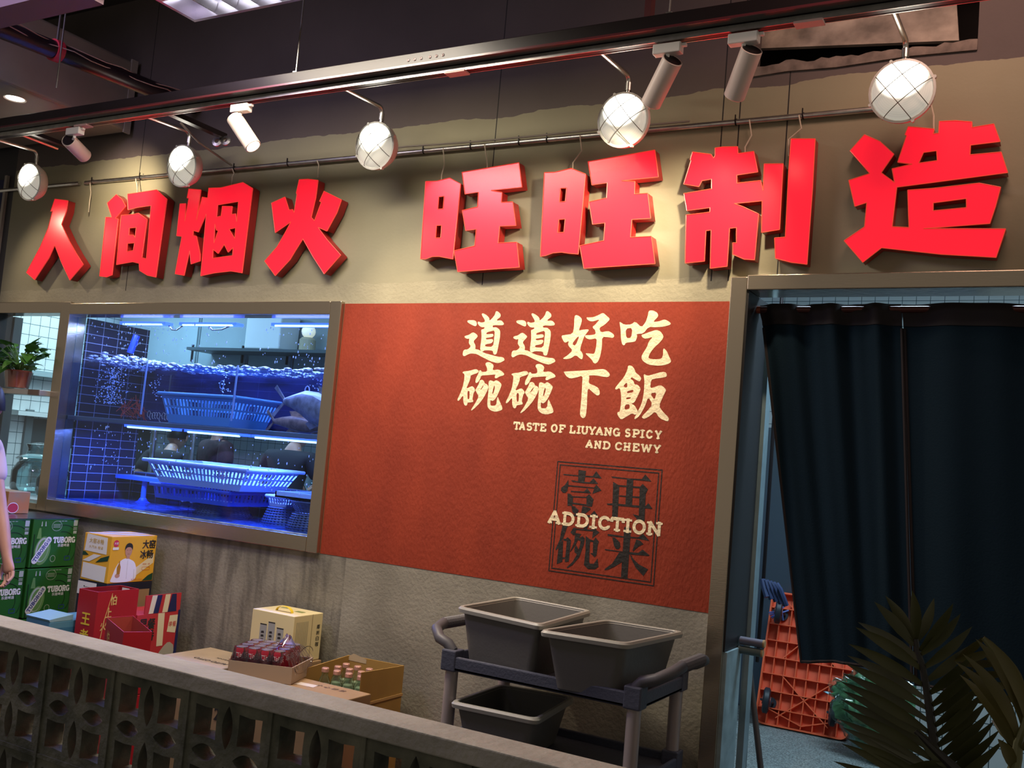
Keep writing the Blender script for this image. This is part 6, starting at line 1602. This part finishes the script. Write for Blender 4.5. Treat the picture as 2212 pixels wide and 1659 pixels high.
MB().lathe([(0, .003), (.025, .003), (.0255, .078), (0, .080)], b0, (0, 0, 1), 18).build('pale_drink', mat('pale_drink', (.58, .62, .46), rough=.3), t0, smooth=True)
MB().lathe([(.0165, .132), (.017, .134), (.017, .148), (.015, .151), (0, .151)], b0, (0, 0, 1), 20).build('cap', mat('pink_cap', (.62, .34, .28), rough=.35, metal=.4), t0)
for i in range(4):
    for j in range(3):
        if i == 0 and j == 0: continue
        dup(t0, (b0[0] + i * .068 + (.012 if j % 2 else 0), b0[1] + j * .075, b0[2]), 0)
tag(MB().box(-2.55, -2.20, 3.45, 3.90, FL, .08).build('floor_carton', mat('red_white_card', (.45, .05, .04), rough=.6)), 'low red carton on the floor left of the trolley', 'carton')

# ------------------------------------------------------------------ grey utility cart with bus tubs
CART = mat('cart_grey', (.066, .072, .105), rough=.5, bump=.15, bscale=90)
LEGM = mat('cart_leg', (.42, .36, .35), rough=.4, metal=.3)
t = thing('utility_cart', 'grey plastic utility cart with silver legs below the mural', 'cart', (-1.73, 3.64, FL))
CX0, CX1, CY0, CY1 = -2.145, -1.305, 3.385, 3.885


def shelf(z, lip):
    s_ = MB()
    s_.box(CX0, CX1, CY0, CY1, z - lip, z - lip + .018)
    s_.box(CX0, CX1, CY0, CY0 + .016, z - lip, z).box(CX0, CX1, CY1 - .016, CY1, z - lip, z)
    s_.box(CX0, CX0 + .016, CY0 + .016, CY1 - .016, z - lip, z).box(CX1 - .016, CX1, CY0 + .016, CY1 - .016, z - lip, z)
    for x in (CX0, CX1 - .062):
        for y in (CY0, CY1 - .062):
            s_.box(x - .003, x + .065, y - .003, y + .065, z - lip - .004, z + .022)
    return s_


shelf(.832, .056).build('top_shelf', CART, t, bevel=.006)
shelf(.520, .050).build('lower_shelf', CART, t, bevel=.006)
shelf(.200, .050).build('bottom_shelf', CART, t, bevel=.006)
for x in (CX0 + .032, CX1 - .032):
    for y in (CY0 + .032, CY1 - .032):
        l_ = MB().tube([(x, y, .06), (x, y, .80)], .026, 18).build('leg', LEGM, t, smooth=True)
        MB().lathe([(.0, -.016), (.030, -.016), (.038, -.010), (.038, .010), (.030, .016), (0, .016)], (x, y, FL + .039), (1, 0, 0), 20).build('caster_wheel', BLACKM, l_)
        MB().box(x - .022, x + .022, y - .02, y + .02, FL + .075, .065).build('caster_fork', BLACKM, l_)
HG = mat('handle_grey', (.085, .082, .092), rough=.5)
hr = [(CX1 - .03, CY0 + .03, .845), (CX1 - .005, CY0 + .028, .872), (CX1 + .04, CY0 + .035, .885), (CX1 + .085, CY0 + .075, .912), (CX1 + .095, CY0 + .14, .925), (CX1 + .095, CY1 - .14, .925), (CX1 + .085, CY1 - .075, .912), (CX1 + .04, CY1 - .035, .885), (CX1 - .005, CY1 - .028, .872), (CX1 - .03, CY1 - .03, .845)]
hobj = MB().tube(hr, .022, 12).build('push_handle', HG, t, smooth=True)
gr = MB()
for i in range(20):
    y = CY0 + .15 + i * .0105
    gr.lathe([(.022, -.003), (.0245, 0), (.022, .003)], (CX1 + .095, y, .925), (0, 1, 0), 12)
gr.build('ribbed_grip', HG, hobj)
hl_ = [(2 * ((CX0 + CX1) / 2) - x, y, z) for x, y, z in hr]
hobj = MB().tube(hl_, .022, 12).build('push_handle', HG, t, smooth=True)
gr = MB()
for i in range(20):
    y = CY0 + .15 + i * .0105
    gr.lathe([(.022, -.003), (.0245, 0), (.022, .003)], (CX0 - .095, y, .925), (0, 1, 0), 12)
gr.build('ribbed_grip', HG, hobj)

TUB = mat('tub_grey', (.135, .130, .122), rough=.42, bump=.05, bscale=80)
TRIM = mat('tub_rim_grey', (.34, .33, .29), rough=.4)


def tub(label, rim, zr, zb, inset=.045):
    """bus tub from four rim corners"""
    cx = sum(p[0] for p in rim) / 4; cy = sum(p[1] for p in rim) / 4
    t = thing('bus_tub', label, 'tub', (cx, cy, zb), group='grey bus tubs on the cart')

    def ring(off, z, rad):
        P = []
        n = len(rim)
        pts = [Vector((x, y, 0)) for x, y in rim]
        c = Vector((cx, cy, 0))
        q = []
        for i in range(4):
            e1 = (pts[i] - pts[i - 1]).normalized(); e2 = (pts[(i + 1) % 4] - pts[i]).normalized()
            q.append(pts[i] + (-e1 + e2) * off)
        for i in range(4):
            a, b, d = q[i - 1], q[i], q[(i + 1) % 4]
            p1 = b + (a - b).normalized() * rad; p2 = b + (d - b).normalized() * rad
            for k in range(6):
                s_ = k / 5
                v = p1 * (1 - s_) ** 2 + b * 2 * s_ * (1 - s_) + p2 * s_ * s_
                P.append((v.x, v.y, z))
        return P
    def loft(rs, close=False):
        m_ = MB()
        vs = [[m_.bm.verts.new(p) for p in r] for r in rs]
        for a, b in zip(vs, vs[1:]):
            n = len(a)
            for k in range(n): m_.bm.faces.new((a[k], a[(k + 1) % n], b[(k + 1) % n], b[k]))
        return m_, vs
    m_, vs = loft([ring(.012, zr - .004, .03), ring(inset, zb, .04)])
    m_.bm.faces.new(vs[-1])
    m_2, v2 = loft([ring(.016, zr - .003, .03), ring(inset + .004, zb + .005, .04)])
    m_2.bm.faces.new(v2[-1])
    me = bpy.data.meshes.new('tmp'); m_2.bm.to_mesh(me); m_2.bm.free()
    m_.mesh(me)
    m_.build('tub_body', TUB, t, smooth=True)
    m_, vs = loft([ring(.012, zr - .022, .03), ring(-.004, zr - .022, .036), ring(-.006, zr - .008, .036), ring(.0, zr, .034), ring(.012, zr, .03), ring(.018, zr - .010, .03)])
    m_.build('rolled_rim', TRIM, t, smooth=True)
    return t


tub('grey bus tub at the left end of the cart top shelf', [(-2.120, 3.430), (-1.700, 3.345), (-1.745, 3.885), (-2.135, 3.935)], 1.020, .796)
tub('grey bus tub at the right end of the cart top shelf', [(-1.690, 3.322), (-1.362, 3.362), (-1.318, 3.835), (-1.640, 3.815)], 1.004, .796)
tub('grey bus tub alone on the cart lower shelf', [(-2.070, 3.360), (-1.705, 3.385), (-1.765, 3.830), (-2.090, 3.785)], .668, .492)
# ------------------------------------------------------------------ doorway: rod, curtains, things behind
MB_ = MB().tube([(-1.235, 4.10, 2.335), (.30, 4.10, 2.335)], .014, 12)
rod = thing('curtain_rod', 'thin rod carrying the dark curtains under the doorway head', 'rod', (-0.5, 4.10, 2.335))
MB_.build('rod', mat('dark_copper', (.10, .035, .03), rough=.35, metal=.6), rod)
MB().lathe([(.0, 0), (.022, 0), (.022, .02), (.016, .024), (.016, .05)], (-1.222, 4.10, 2.335), (1, 0, 0), 16).build('rod_end', mat('copper_end', (.40, .10, .05), rough=.35, metal=.5), rod)
CLOTH = mat('curtain_cloth', (.004, .0140, .0240), rough=.9, spec=.15, bump=.12, bscale=140)
HEM = mat('curtain_hem', (.012, .007, .008), rough=.8)


def curtain(name, label, top, bot, zt, zb, folds, bow=0.0, seed=1):
    """hanging panel with cloth thickness; top/bot = (x0, x1) at header and hem"""
    random.seed(seed)
    t = thing(name, label, 'curtain', ((top[0] + top[1]) / 2, 4.10, zt), group='dark curtain panels in the doorway')
    nx, nz = 44, 36
    ph = [random.uniform(0, 6.28) for _ in range(3)]

    def P(u, v, off):
        x = (top[0] + (top[1] - top[0]) * u) * (1 - v) + (bot[0] + (bot[1] - bot[0]) * u) * v
        z0 = zb + bow * math.sin(u * math.pi)
        z = zt + (z0 - zt) * v
        a = .017 * (0.35 + .75 * math.exp(-v * 1.2))
        y = 4.10 + off + a * math.sin(u * folds * 6.28 + ph[0] + v * .9) + .4 * a * math.sin(u * folds * 14.1 + ph[1]) + .012 * v * math.sin(u * 4 + ph[2])
        return (x, y, z)
    for nm, v0, v1, m, e in (('cloth', 0.055, 1.0, CLOTH, 0), ('header', 0.0, .060, HEM, .004)):
        b = MB()
        n2 = nz if nm == 'cloth' else 4
        fr_ = [[b.bm.verts.new(P(i / nx, v0 + (v1 - v0) * j / n2, -.0015 - e - (.016 if nm == 'header' and j in (1, 2) else 0))) for i in range(nx + 1)] for j in range(n2 + 1)]
        bk_ = [[b.bm.verts.new(P(i / nx, v0 + (v1 - v0) * j / n2, .0015 + e + (.016 if nm == 'header' and j in (1, 2) else 0))) for i in range(nx + 1)] for j in range(n2 + 1)]
        for j in range(n2):
            for i in range(nx):
                b.bm.faces.new((fr_[j][i], fr_[j][i + 1], fr_[j + 1][i + 1], fr_[j + 1][i]))
                b.bm.faces.new((bk_[j][i], bk_[j + 1][i], bk_[j + 1][i + 1], bk_[j][i + 1]))
            for i in (0, nx): b.bm.faces.new((fr_[j][i], fr_[j + 1][i], bk_[j + 1][i], bk_[j][i]))
        for i in range(nx):
            for j in (0, n2): b.bm.faces.new((fr_[j][i], fr_[j][i + 1], bk_[j][i + 1], bk_[j][i]))
        b.build(nm, m, t, smooth=True)
    hm = MB()
    hm.tube([P(0.004, j / 30, 0) for j in range(2, 31)], .0065, 6)
    hm.tube([P(0.996, j / 30, 0) for j in range(2, 31)], .0065, 6)
    hm.tube([P(i / nx, .998, 0) for i in range(nx + 1)], .0065, 6)
    hm.build('hem', HEM, t)
    return t


curtain('door_curtain', 'left dark curtain panel, pulled aside so that the orange trolley shows', (-1.182, -.618), (-.922, -.505), 2.358, .915, 3.0, bow=.03, seed=4)
curtain('door_curtain', 'right dark curtain panel, hanging straight behind the palm', (-.614, .28), (-.496, .30), 2.358, .905, 2.0, seed=8)

# stainless fridge and small things in the gap
t = thing('steel_fridge', 'blue grey steel fridge behind the curtain gap', 'fridge', (-1.5, 6.7, .2))
MB().box(-2.35, -.55, 6.42, 7.1, .2, 1.98).build('fridge_body', mat('fridge_steel', (.13, .17, .22), rough=.28, metal=.7, bump=.25, bscale=3), t, bevel=.012)
MB().box(-1.42, -1.41, 6.412, 6.42, .25, 1.95).build('door_gap', BLACKM, t)
MB().tube([(-1.50, 6.39, 1.1), (-1.50, 6.39, 1.6)], .012, 10).build('handle', GALV, t)
lamp_ = thing('kitchen_tube_light', 'white tube light on the kitchen ceiling above the curtains', 'tube light', (-1.9, 6.6, 3.05))
MB().box(-2.4, -1.3, 6.55, 6.68, 3.02, 3.08).build('fixture', WHT, lamp_)
for x in (-2.2, -1.5): MB().tube([(x, 6.61, 3.08), (x, 6.61, 3.2)], .005, 6).build('hanger', GALV, lamp_)
MB().tube([(-2.35, 6.61, 3.0), (-1.35, 6.61, 3.0)], .018, 10).build('tube', mat('kitchen_tube', (1, 1, 1), emit=(.65, .9, 1), estr=5), lamp_)
t = thing('glove_hook', 'dark blue gloves hung on a hook inside the curtain gap', 'gloves', (-1.36, 5.2, 1.05))
gv = MB(); random.seed(2)
for i in range(5):
    gv.tube([(-1.385 + i * .018, 5.2, 1.12 - .004 * i), (-1.37 + i * .02, 5.19, 1.08), (-1.35 + i * .022, 5.18 + .01 * i, 1.035 - .008 * i)], .016, 8)
gv.build('glove', mat('navy_glove', (.03, .045, .12), rough=.5), t, smooth=True)
MB().tube([(-1.38, 5.2, 3.2), (-1.38, 5.2, 1.10), (-1.385, 5.2, .70)], .010, 8).build('strap', BLACKM, t)
WD = mat('wood_end', (.42, .24, .10), rough=.6)
for nm, x0, x1, z, lb, m in (('pipe_handle', -1.180, -1.082, .958, 'upper of two short grey bars with wooden ends in the doorway', mat('lilac_bar', (.16, .15, .20), rough=.4)), ('pipe_handle', -1.184, -1.087, .920, 'lower of two short grey bars with wooden ends in the doorway', mat('green_bar', (.10, .14, .14), rough=.4))):
    t = thing(nm, lb, 'handle', ((x0 + x1) / 2, 4.15, z))
    MB().tube([(x0, 4.15, z), (x1, 4.145, z)], .0165, 14).build('bar', m, t, smooth=True)
    MB().lathe([(.0168, -.002), (.017, .004), (.014, .006), (0, .006)], (x1, 4.145, z), (1, 0, 0), 16).build('wooden_end', WD, t)
t = thing('broom_pole', 'thin dark pole leaning just inside the doorway', 'pole', (-1.15, 4.35, .2))
MB().tube([(-1.225, 4.42, .885), (-1.06, 4.30, .205)], .013, 10).build('pole', mat('dark_pole', (.05, .035, .03), rough=.4), t, smooth=True)

# orange platform trolley, leaning, underside towards us
t = thing('platform_trolley', 'orange plastic platform trolley leaning upright with its wheels showing', 'trolley', (-1.33, 6.0, .205))
OR = mat('orange_plastic', (.82, .125, .045), rough=.45)
ORD = mat('orange_panel', (.72, .125, .055), rough=.5)
tw, thh = .535, .79
PT = Matrix.Translation((-1.600, 6.02, .207)) @ Matrix.Rotation(R(-17), 4, 'X')
PT = PT @ Matrix(((1, 0, 0, 0), (0, 0, 1, 0), (0, 1, 0, 0), (0, 0, 0, 1)))       # local x right, y up the board, z away from us
deck = poly_mesh([rrect(0, tw, 0, thh, .05, 5)], .012)
mb = MB(); mb.mesh(deck, PT @ Matrix.Translation((0, 0, .045)))
mb.build('deck', ORD, t)
rb = MB()
ol = rrect(0, tw, 0, thh, .05, 5); il = rrect(.010, tw - .010, .010, thh - .010, .042, 5)
rb.mesh(poly_mesh([ol, il], .05), PT)
for i in range(1, 8):
    x = tw * i / 8
    rb.box(x - .0025, x + .0025, .012, thh - .012, .006, .046, PT)
for i in range(1, 8):
    y = thh * i / 8
    rb.box(.012, tw - .012, y - .003, y + .003, .002, .046, PT)
for a, b in (((.12, .05), (.42, .30)), ((.42, .05), (.12, .30)), ((.12, .40), (.42, .72)), ((.42, .40), (.12, .72)), ((.05, .10), (.27, .03)), ((.485, .10), (.27, .03))):
    d = Vector((b[0] - a[0], b[1] - a[1], 0)); n = Vector((-d.y, d.x, 0)).normalized() * .003
    rb.hexa([PT @ (Vector((*a, .004)) - n), PT @ (Vector((*b, .004)) - n), PT @ (Vector((*b, .004)) + n), PT @ (Vector((*a, .004)) + n)], [PT @ (Vector((*a, .046)) - n), PT @ (Vector((*b, .046)) - n), PT @ (Vector((*b, .046)) + n), PT @ (Vector((*a, .046)) + n)])
rb.build('rib_frame', OR, t)
RUB = mat('rubber', (.018, .020, .028), rough=.5)
for x, y in ((.075, .13), (.455, .13), (.075, .655), (.455, .655)):
    c = PT @ Vector((x, y, -.080)); ax = (PT.to_3x3() @ Vector((1, 0, .25))).normalized()
    w_ = MB().lathe([(.022, -.020), (.060, -.020), (.074, -.012), (.074, .012), (.060, .020), (.022, .020)], c, ax, 24).build('wheel', RUB, t, smooth=True)
    MB().lathe([(0, -.024), (.024, -.024), (.024, .024), (0, .024)], c, ax, 16).build('hub', mat('hub_red', (.30, .05, .04), rough=.5), w_)
    fk = MB(); 
    p1 = PT @ Vector((x, y, .03))
    fk.tube([c + ax * .030, p1 + ax * .014], .007, 8).tube([c - ax * .030, p1 - ax * .014], .007, 8)
    fk.lathe([(0, 0), (.034, 0), (.034, .008), (0, .008)], PT @ Vector((x, y, .028)), PT.to_3x3() @ Vector((0, 0, 1)), 16)
    fk.build('caster_fork', mat('dark_steel', (.05, .055, .07), rough=.4, metal=.5), t)
tw_ = MB(); random.seed(13)
for i in range(7):
    a = random.uniform(0, 6.28)
    p = PT @ Vector((.075, .655, -.05))
    tw_.tube([p + Vector((.05 * math.cos(a), -.02, .05 * math.sin(a))), p + Vector((.02 * math.cos(a + 1), -.05, .04 * math.sin(a + 2))), p + Vector((.06 * math.cos(a + 2.4), -.01, .05 * math.sin(a + 2.4)))], .005, 6)
tw_.build('blue_twine', mat('blue_twine', (.10, .14, .42), rough=.6), t)
# wrapped greens
t = thing('vegetable_sack', 'green vegetables in shiny clear film beside the orange trolley', 'sack', (-.78, 5.6, .2))
sk = MB()
bmesh.ops.create_icosphere(sk.bm, subdivisions=5, radius=1)
random.seed(4)
from mathutils import noise as mnoise
for v in sk.bm.verts:
    n = mnoise.noise(v.co * 3.2) * .20 + mnoise.noise(v.co * 9) * .10 + mnoise.noise(v.co * 22) * .05
    v.co = Vector((-.74 + v.co.x * .34 * (1 + n), 5.75 + v.co.y * .16 * (1 + n), max(.202, .36 + v.co.z * .22 * (1 + n * 1.6) - v.co.x * .13)))
sk.build('greens', mat('leafy_green', (.012, .060, .028), rough=.6, color2=(.16, .38, .16), scale=16, bump=.8, bscale=20), t, smooth=True)
fs = MB()
bmesh.ops.create_icosphere(fs.bm, subdivisions=5, radius=1)
for v in fs.bm.verts:
    n = mnoise.noise(v.co * 3.2) * .20 + mnoise.noise(v.co * 9) * .10 + abs(mnoise.noise(v.co * 14)) * .14
    v.co = Vector((-.74 + v.co.x * .35 * (1 + n), 5.75 + v.co.y * .17 * (1 + n), max(.201, .36 + v.co.z * .232 * (1 + n * 1.6) - v.co.x * .13)))
fs.build('film', clear_mat('sack_film', (.88, .97, .95), gloss=.22, rough=.12), t, smooth=True)
t = thing('floor_mat', 'grey speckled wet mat on the kitchen floor below the orange trolley', 'mat', (-1.2, 5.3, .2))
MB().box(-1.72, -.66, 4.75, 5.98, .200, .206).build('mat_body', mat('speckled_mat', (.07, .08, .078), rough=.6, color2=(.34, .38, .37), scale=120, bump=.6, bscale=120), t)

# ------------------------------------------------------------------ palm in front at the right
PALM = mat('palm_leaf', (.018, .025, .005), rough=.55, color2=(.056, .056, .010), scale=7)
PALM2 = mat('palm_leaf_light', (.045, .044, .007), rough=.5, color2=(.085, .072, .012), scale=7)
palm = thing('areca_palm', 'dark feathery palm standing in front at the lower right corner', 'plant', (.12, 1.9, FL))


def blade(mb, pts, w, base_w=.35):
    """long pointed leaflet along a bent line, folded along its rib"""
    pts = [Vector(p) for p in pts]
    fwd = Vector((-.4945, .8655, .08))
    n = 9
    rows = []
    for i in range(n + 1):
        f = i / n
        p = pts[0] * (1 - f) ** 2 + pts[1] * 2 * f * (1 - f) + pts[2] * f * f
        d = ((pts[1] - pts[0]) * (1 - f) + (pts[2] - pts[1]) * f).normalized()
        s_ = d.cross(fwd).normalized()
        wd = w * (base_w + (1 - base_w) * min(1, f / .35)) * (1 if f < .6 else max(0, (1 - f) / .4) ** .8)
        rows.append([mb.bm.verts.new(p + s_ * wd * .5 - fwd * wd * .18), mb.bm.verts.new(p), mb.bm.verts.new(p - s_ * wd * .5 - fwd * wd * .18)])
    for a, b in zip(rows, rows[1:]):
        for k in range(2): mb.bm.faces.new((a[k], a[k + 1], b[k + 1], b[k]))


for fr_name, m, stalk, leaves, w in FRONDS:
    o = MB().tube(stalk, .006, 8, taper=[.0095 - .0055 * i / (len(stalk) - 1) for i in range(len(stalk))]).build('frond_stalk', mat('stalk_' + fr_name, (.012, .010, .006) if fr_name == 'dark' else (.10, .10, .03), rough=.5), palm, smooth=True)
    for pts in leaves:
        lm = MB(); blade(lm, pts, w)
        lm.build('leaflet', PALM if m == 0 else PALM2, o, smooth=True)
MB().lathe([(0, 0), (.11, 0), (.14, .28), (.15, .30), (.13, .30), (.12, .26), (0, .26)], (.12, 1.80, FL), (0, 0, 1), 28).build('pot', mat('dark_pot_clay', (.05, .04, .035), rough=.6), palm, smooth=True)

# ------------------------------------------------------------------ people
SKIN = mat('skin', (.52, .27, .19), rough=.5, var=.06, scale=20)
HAIR = mat('black_hair', (.012, .010, .010), rough=.45)


def person(label, base, facing, pose, shirt, hand_detail=False, apron=None, hair=True):
    """pose: joint dict in figure coordinates (x right, y forward, z up), scaled to a standing adult"""
    M_ = Matrix.Translation(Vector(base)) @ Matrix.Rotation(facing, 4, 'Z')
    J = {k: Vector(v) for k, v in pose.items()}
    t = thing('person', label, 'person', base, facing)
    V, E, Rr = [], [], []

    def add(p, r, par=None):
        V.append(M_ @ Vector(p)); Rr.append(r)
        if par is not None: E.append((par, len(V) - 1))
        return len(V) - 1
    pel = add(J['pelvis'], (.145, .105))
    wst = add((J['pelvis'] + J['chest']) / 2, (.125, .088), pel)
    ch = add(J['chest'], (.132, .088), wst)
    nk0 = add(J['chest'] + (J['neck'] - J['chest']) * .7, (.066, .052), ch)
    nk = add(J['neck'], .052, nk0)
    add(J['neck'] + (J['head'] - J['neck']) * .45, .052, nk)
    for s_ in ('l', 'r'):
        sh = add(J['sh_' + s_], .058, nk0)
        el = add((J['sh_' + s_] + J['el_' + s_]) / 2, .046, sh); el = add(J['el_' + s_], .038, el)
        fa = add((J['el_' + s_] * .6 + J['wr_' + s_] * .4), .038, el); wr = add(J['wr_' + s_], .025, fa)
        hd = (J['wr_' + s_] - J['el_' + s_]).normalized()
        pm = add(J['wr_' + s_] + hd * .055, (.036, .020), wr)
        add(J['wr_' + s_] + hd * .085, (.034, .016), pm)
        hp = add(J['hip_' + s_], .085, pel); kn0 = add((J['hip_' + s_] + J['kn_' + s_]) / 2, .075, hp)
        kn = add(J['kn_' + s_], .055, kn0); cf = add(J['kn_' + s_] * .65 + J['an_' + s_] * .35, .052, kn)
        an_ = add(J['an_' + s_], .035, cf); add(J['an_' + s_] + Vector((0, .13, -.05)), .034, an_)
    me = skin_mesh(V, E, Rr, 0, 2)
    b = MB(); b.mesh(me)
    H = J['head']
    # head with face, joined into the same surface object
    hm = bmesh.new()
    bmesh.ops.create_uvsphere(hm, u_segments=24, v_segments=18, radius=1)
    for v in hm.verts:
        x, y, z = v.co
        k = 1.0 if z > 0 else 1.0 - .28 * (-z) ** 1.5
        px, py, pz = x * .076 * k, y * .095 * k, z * .118
        f = math.exp(-((x / .22) ** 2 + ((z + .10) / .26) ** 2)) if y > 0 else 0
        py += .020 * f
        if y > 0:
            for ex in (-.42, .42): py -= .011 * math.exp(-(((x - ex) / .20) ** 2 + ((z - .10) / .13) ** 2))
            py -= .004 * math.exp(-((x / .3) ** 2 + ((z + .52) / .05) ** 2))
        v.co = H + Vector((px, py, pz))
    for s_ in (-1, 1):
        bmesh.ops.create_uvsphere(hm, u_segments=10, v_segments=8, radius=1, matrix=Matrix.Translation(H + Vector((s_ * .077, -.005, -.005))) @ Matrix.Diagonal((.012, .022, .034, 1)))
    for v in hm.verts: v.co = M_ @ v.co
    tm = bpy.data.meshes.new('tmp'); hm.to_mesh(tm); hm.free()
    b.mesh(tm)
    # fingers, each its own bent chain rooted in the palm
    for s_ in ('l', 'r'):
        hd = (J['wr_' + s_] - J['el_' + s_]).normalized()
        fwd = Vector((0, 1, 0)); fwd = (fwd - hd * fwd.dot(hd)).normalized()
        nrm = hd.cross(fwd)
        side = 1 if s_ == 'r' else -1
        for k, L in enumerate((.070, .078, .073, .058)):
            off = fwd * (.030 - k * .020)
            p0 = J['wr_' + s_] + hd * .080 + off
            inw = nrm * (-side)
            pts = [p0, p0 + hd * L * .42 + inw * .006, p0 + hd * L * .72 + inw * .022, p0 + hd * L * .88 + inw * .040]
            b.tube([M_ @ p for p in pts], .008, 8, taper=[.0095, .0088, .008, .0062])
        p0 = J['wr_' + s_] + hd * .025 + fwd * .030
        pts = [p0, p0 + hd * .025 + fwd * .022, p0 + hd * .052 + fwd * .030 + nrm * (-side) * .010, p0 + hd * .074 + fwd * .026 + nrm * (-side) * .018]
        b.tube([M_ @ p for p in pts], .010, 8, taper=[.012, .011, .0095, .0075])
    b.build('body', SKIN, t, smooth=True)
    # eyes and mouth
    for s_ in (-1, 1):
        e = MB().sphere(M_ @ (H + Vector((s_ * .032, .083, .012))), .011, (1, 1, .7), 12).build('eye', mat('eye_ball', (.75, .73, .70), rough=.2), t, smooth=True)
        MB().sphere(M_ @ (H + Vector((s_ * .032, .0925, .012))), .0048, (1, .6, 1), 10).build('iris', BLACKM, e, smooth=True)
    MB().tube([M_ @ (H + Vector((-.024, .093, -.060))), M_ @ (H + Vector((0, .099, -.062))), M_ @ (H + Vector((.024, .093, -.060)))], .004, 8, taper=[.002, .0045, .002]).build('lips', mat('lip', (.40, .13, .11), rough=.4), t)
    if hair:
        hm = bmesh.new()
        bmesh.ops.create_uvsphere(hm, u_segments=28, v_segments=20, radius=1)
        dl = [v for v in hm.verts if (v.co.z < -.30 or (v.co.y > .25 and v.co.z < .42))]
        bmesh.ops.delete(hm, geom=dl, context='VERTS')
        for v in hm.verts:
            n = 1 + .05 * mnoise.noise(v.co * 5)
            v.co = M_ @ (H + Vector((v.co.x * .086 * n, v.co.y * .105 * n - .006, v.co.z * .128 * n + .004)))
        tm = bpy.data.meshes.new('tmp'); hm.to_mesh(tm); hm.free()
        hb = MB(); hb.mesh(tm); hb.build('hair', HAIR, t, smooth=True)
    # shirt: the torso and upper arms again, a little larger, open at neck, sleeves and waist
    V, E, Rr = [], [], []
    pel = add(J['pelvis'] + Vector((0, 0, -.02)), (.168, .125)); wst = add((J['pelvis'] + J['chest']) / 2, (.150, .112), pel)
    ch = add(J['chest'], (.185, .142), wst); nk0 = add(J['chest'] + (J['neck'] - J['chest']) * .80, (.118, .108), ch)
    add(J['neck'] + Vector((0, -.008, -.012)), (.072, .068), nk0)
    for s_ in ('l', 'r'):
        sh = add(J['sh_' + s_], .078, nk0); add(J['sh_' + s_] * .35 + J['el_' + s_] * .65, .066, sh)
    b = MB(); b.mesh(skin_mesh(V, E, Rr, 0, 2)); b.build('shirt', shirt, t, smooth=True)
    V, E, Rr = [], [], []
    pel = add(J['pelvis'] + Vector((0, 0, -.03)), (.155, .115))
    for s_ in ('l', 'r'):
        hp = add(J['hip_' + s_] + Vector((0, 0, -.03)), .098, pel); k1 = add((J['hip_' + s_] + J['kn_' + s_]) / 2, .088, hp); k = add(J['kn_' + s_], .070, k1); add(J['an_' + s_] + Vector((0, 0, .03)), .055, k)
    b = MB(); b.mesh(skin_mesh(V, E, Rr, 0, 2)); b.build('trousers', mat('dark_trousers', (.02, .02, .026), rough=.8), t, smooth=True)
    for s_ in ('l', 'r'):
        a = J['an_' + s_]
        b = MB(); b.sphere(M_ @ (a + Vector((0, .06, -.045))), .14, (.36, 1.0, .34), 14); b.build('shoe', mat('dark_shoe', (.03, .03, .03), rough=.5), t, smooth=True)
    return t, M_, J


def stand(h=1.68, lean=0.0, arms=None):
    k = h / 1.70
    p = dict(pelvis=(0, 0, .93), chest=(0, .0 + lean * .30, 1.24), neck=(0, lean * .5, 1.44), head=(0, .02 + lean * .72, 1.575),
             sh_l=(-.185, lean * .42, 1.385), sh_r=(.185, lean * .42, 1.385), el_l=(-.235, .0, 1.10), el_r=(.235, .0, 1.10), wr_l=(-.245, .06, .86), wr_r=(.245, .06, .86),
             hip_l=(-.09, 0, .88), hip_r=(.09, 0, .88), kn_l=(-.10, .02, .49), kn_r=(.10, .02, .49), an_l=(-.10, 0, .09), an_r=(.10, 0, .09))
    if arms: p.update(arms)
    return {a: (v[0] * k, v[1] * k, v[2] * k) for a, v in p.items()}


BLK = mat('black_shirt', (.014, .013, .020), rough=.8)
person('person at the left edge in a pale pink top, arm hanging beside the green cases', (-4.825, 3.06, FL), R(90), stand(1.86, 0, dict(sh_r=(.16, .14, 1.385), sh_l=(-.17, .06, 1.385), el_r=(.17, .020, 1.11), wr_r=(.17, -.085, .880), head=(0, -.03, 1.575), pelvis=(0, .12, .93), hip_l=(-.09, .12, .88), hip_r=(.09, .12, .88), chest=(0, .05, 1.24))), mat('pink_top', (.62, .48, .60), rough=.8))
person('cook in a black shirt bending over the worktop, behind the tank right side', (-5.10, 5.62, .2), R(8), stand(1.62, .25, dict(wr_l=(-.12, .38, 1.12), el_l=(-.30, .16, 1.14), wr_r=(.16, .36, 1.08), el_r=(.30, .14, 1.12))), BLK)
person('cook in dark maroon standing behind the steel rack, seen through the tank middle', (-6.05, 5.86, .2), R(-20), stand(1.66), mat('maroon_shirt', (.035, .010, .016), rough=.8, var=.5, scale=25))
person('cook bent low in black at the left behind the lower tank', (-6.55, 5.75, .2), R(25), stand(1.50, .45), BLK)
t = thing('ladle', 'steel ladle held by the cook in black', 'ladle', (-5.2, 5.95, 1.2))
MB().tube([(-5.20, 5.98, 1.32), (-5.12, 6.02, 1.16)], .008, 8).build('ladle_handle', STL, t)
MB().sphere((-5.10, 6.04, 1.155), .035, (1, 1, .6), 14).build('ladle_bowl', STL, t, smooth=True)
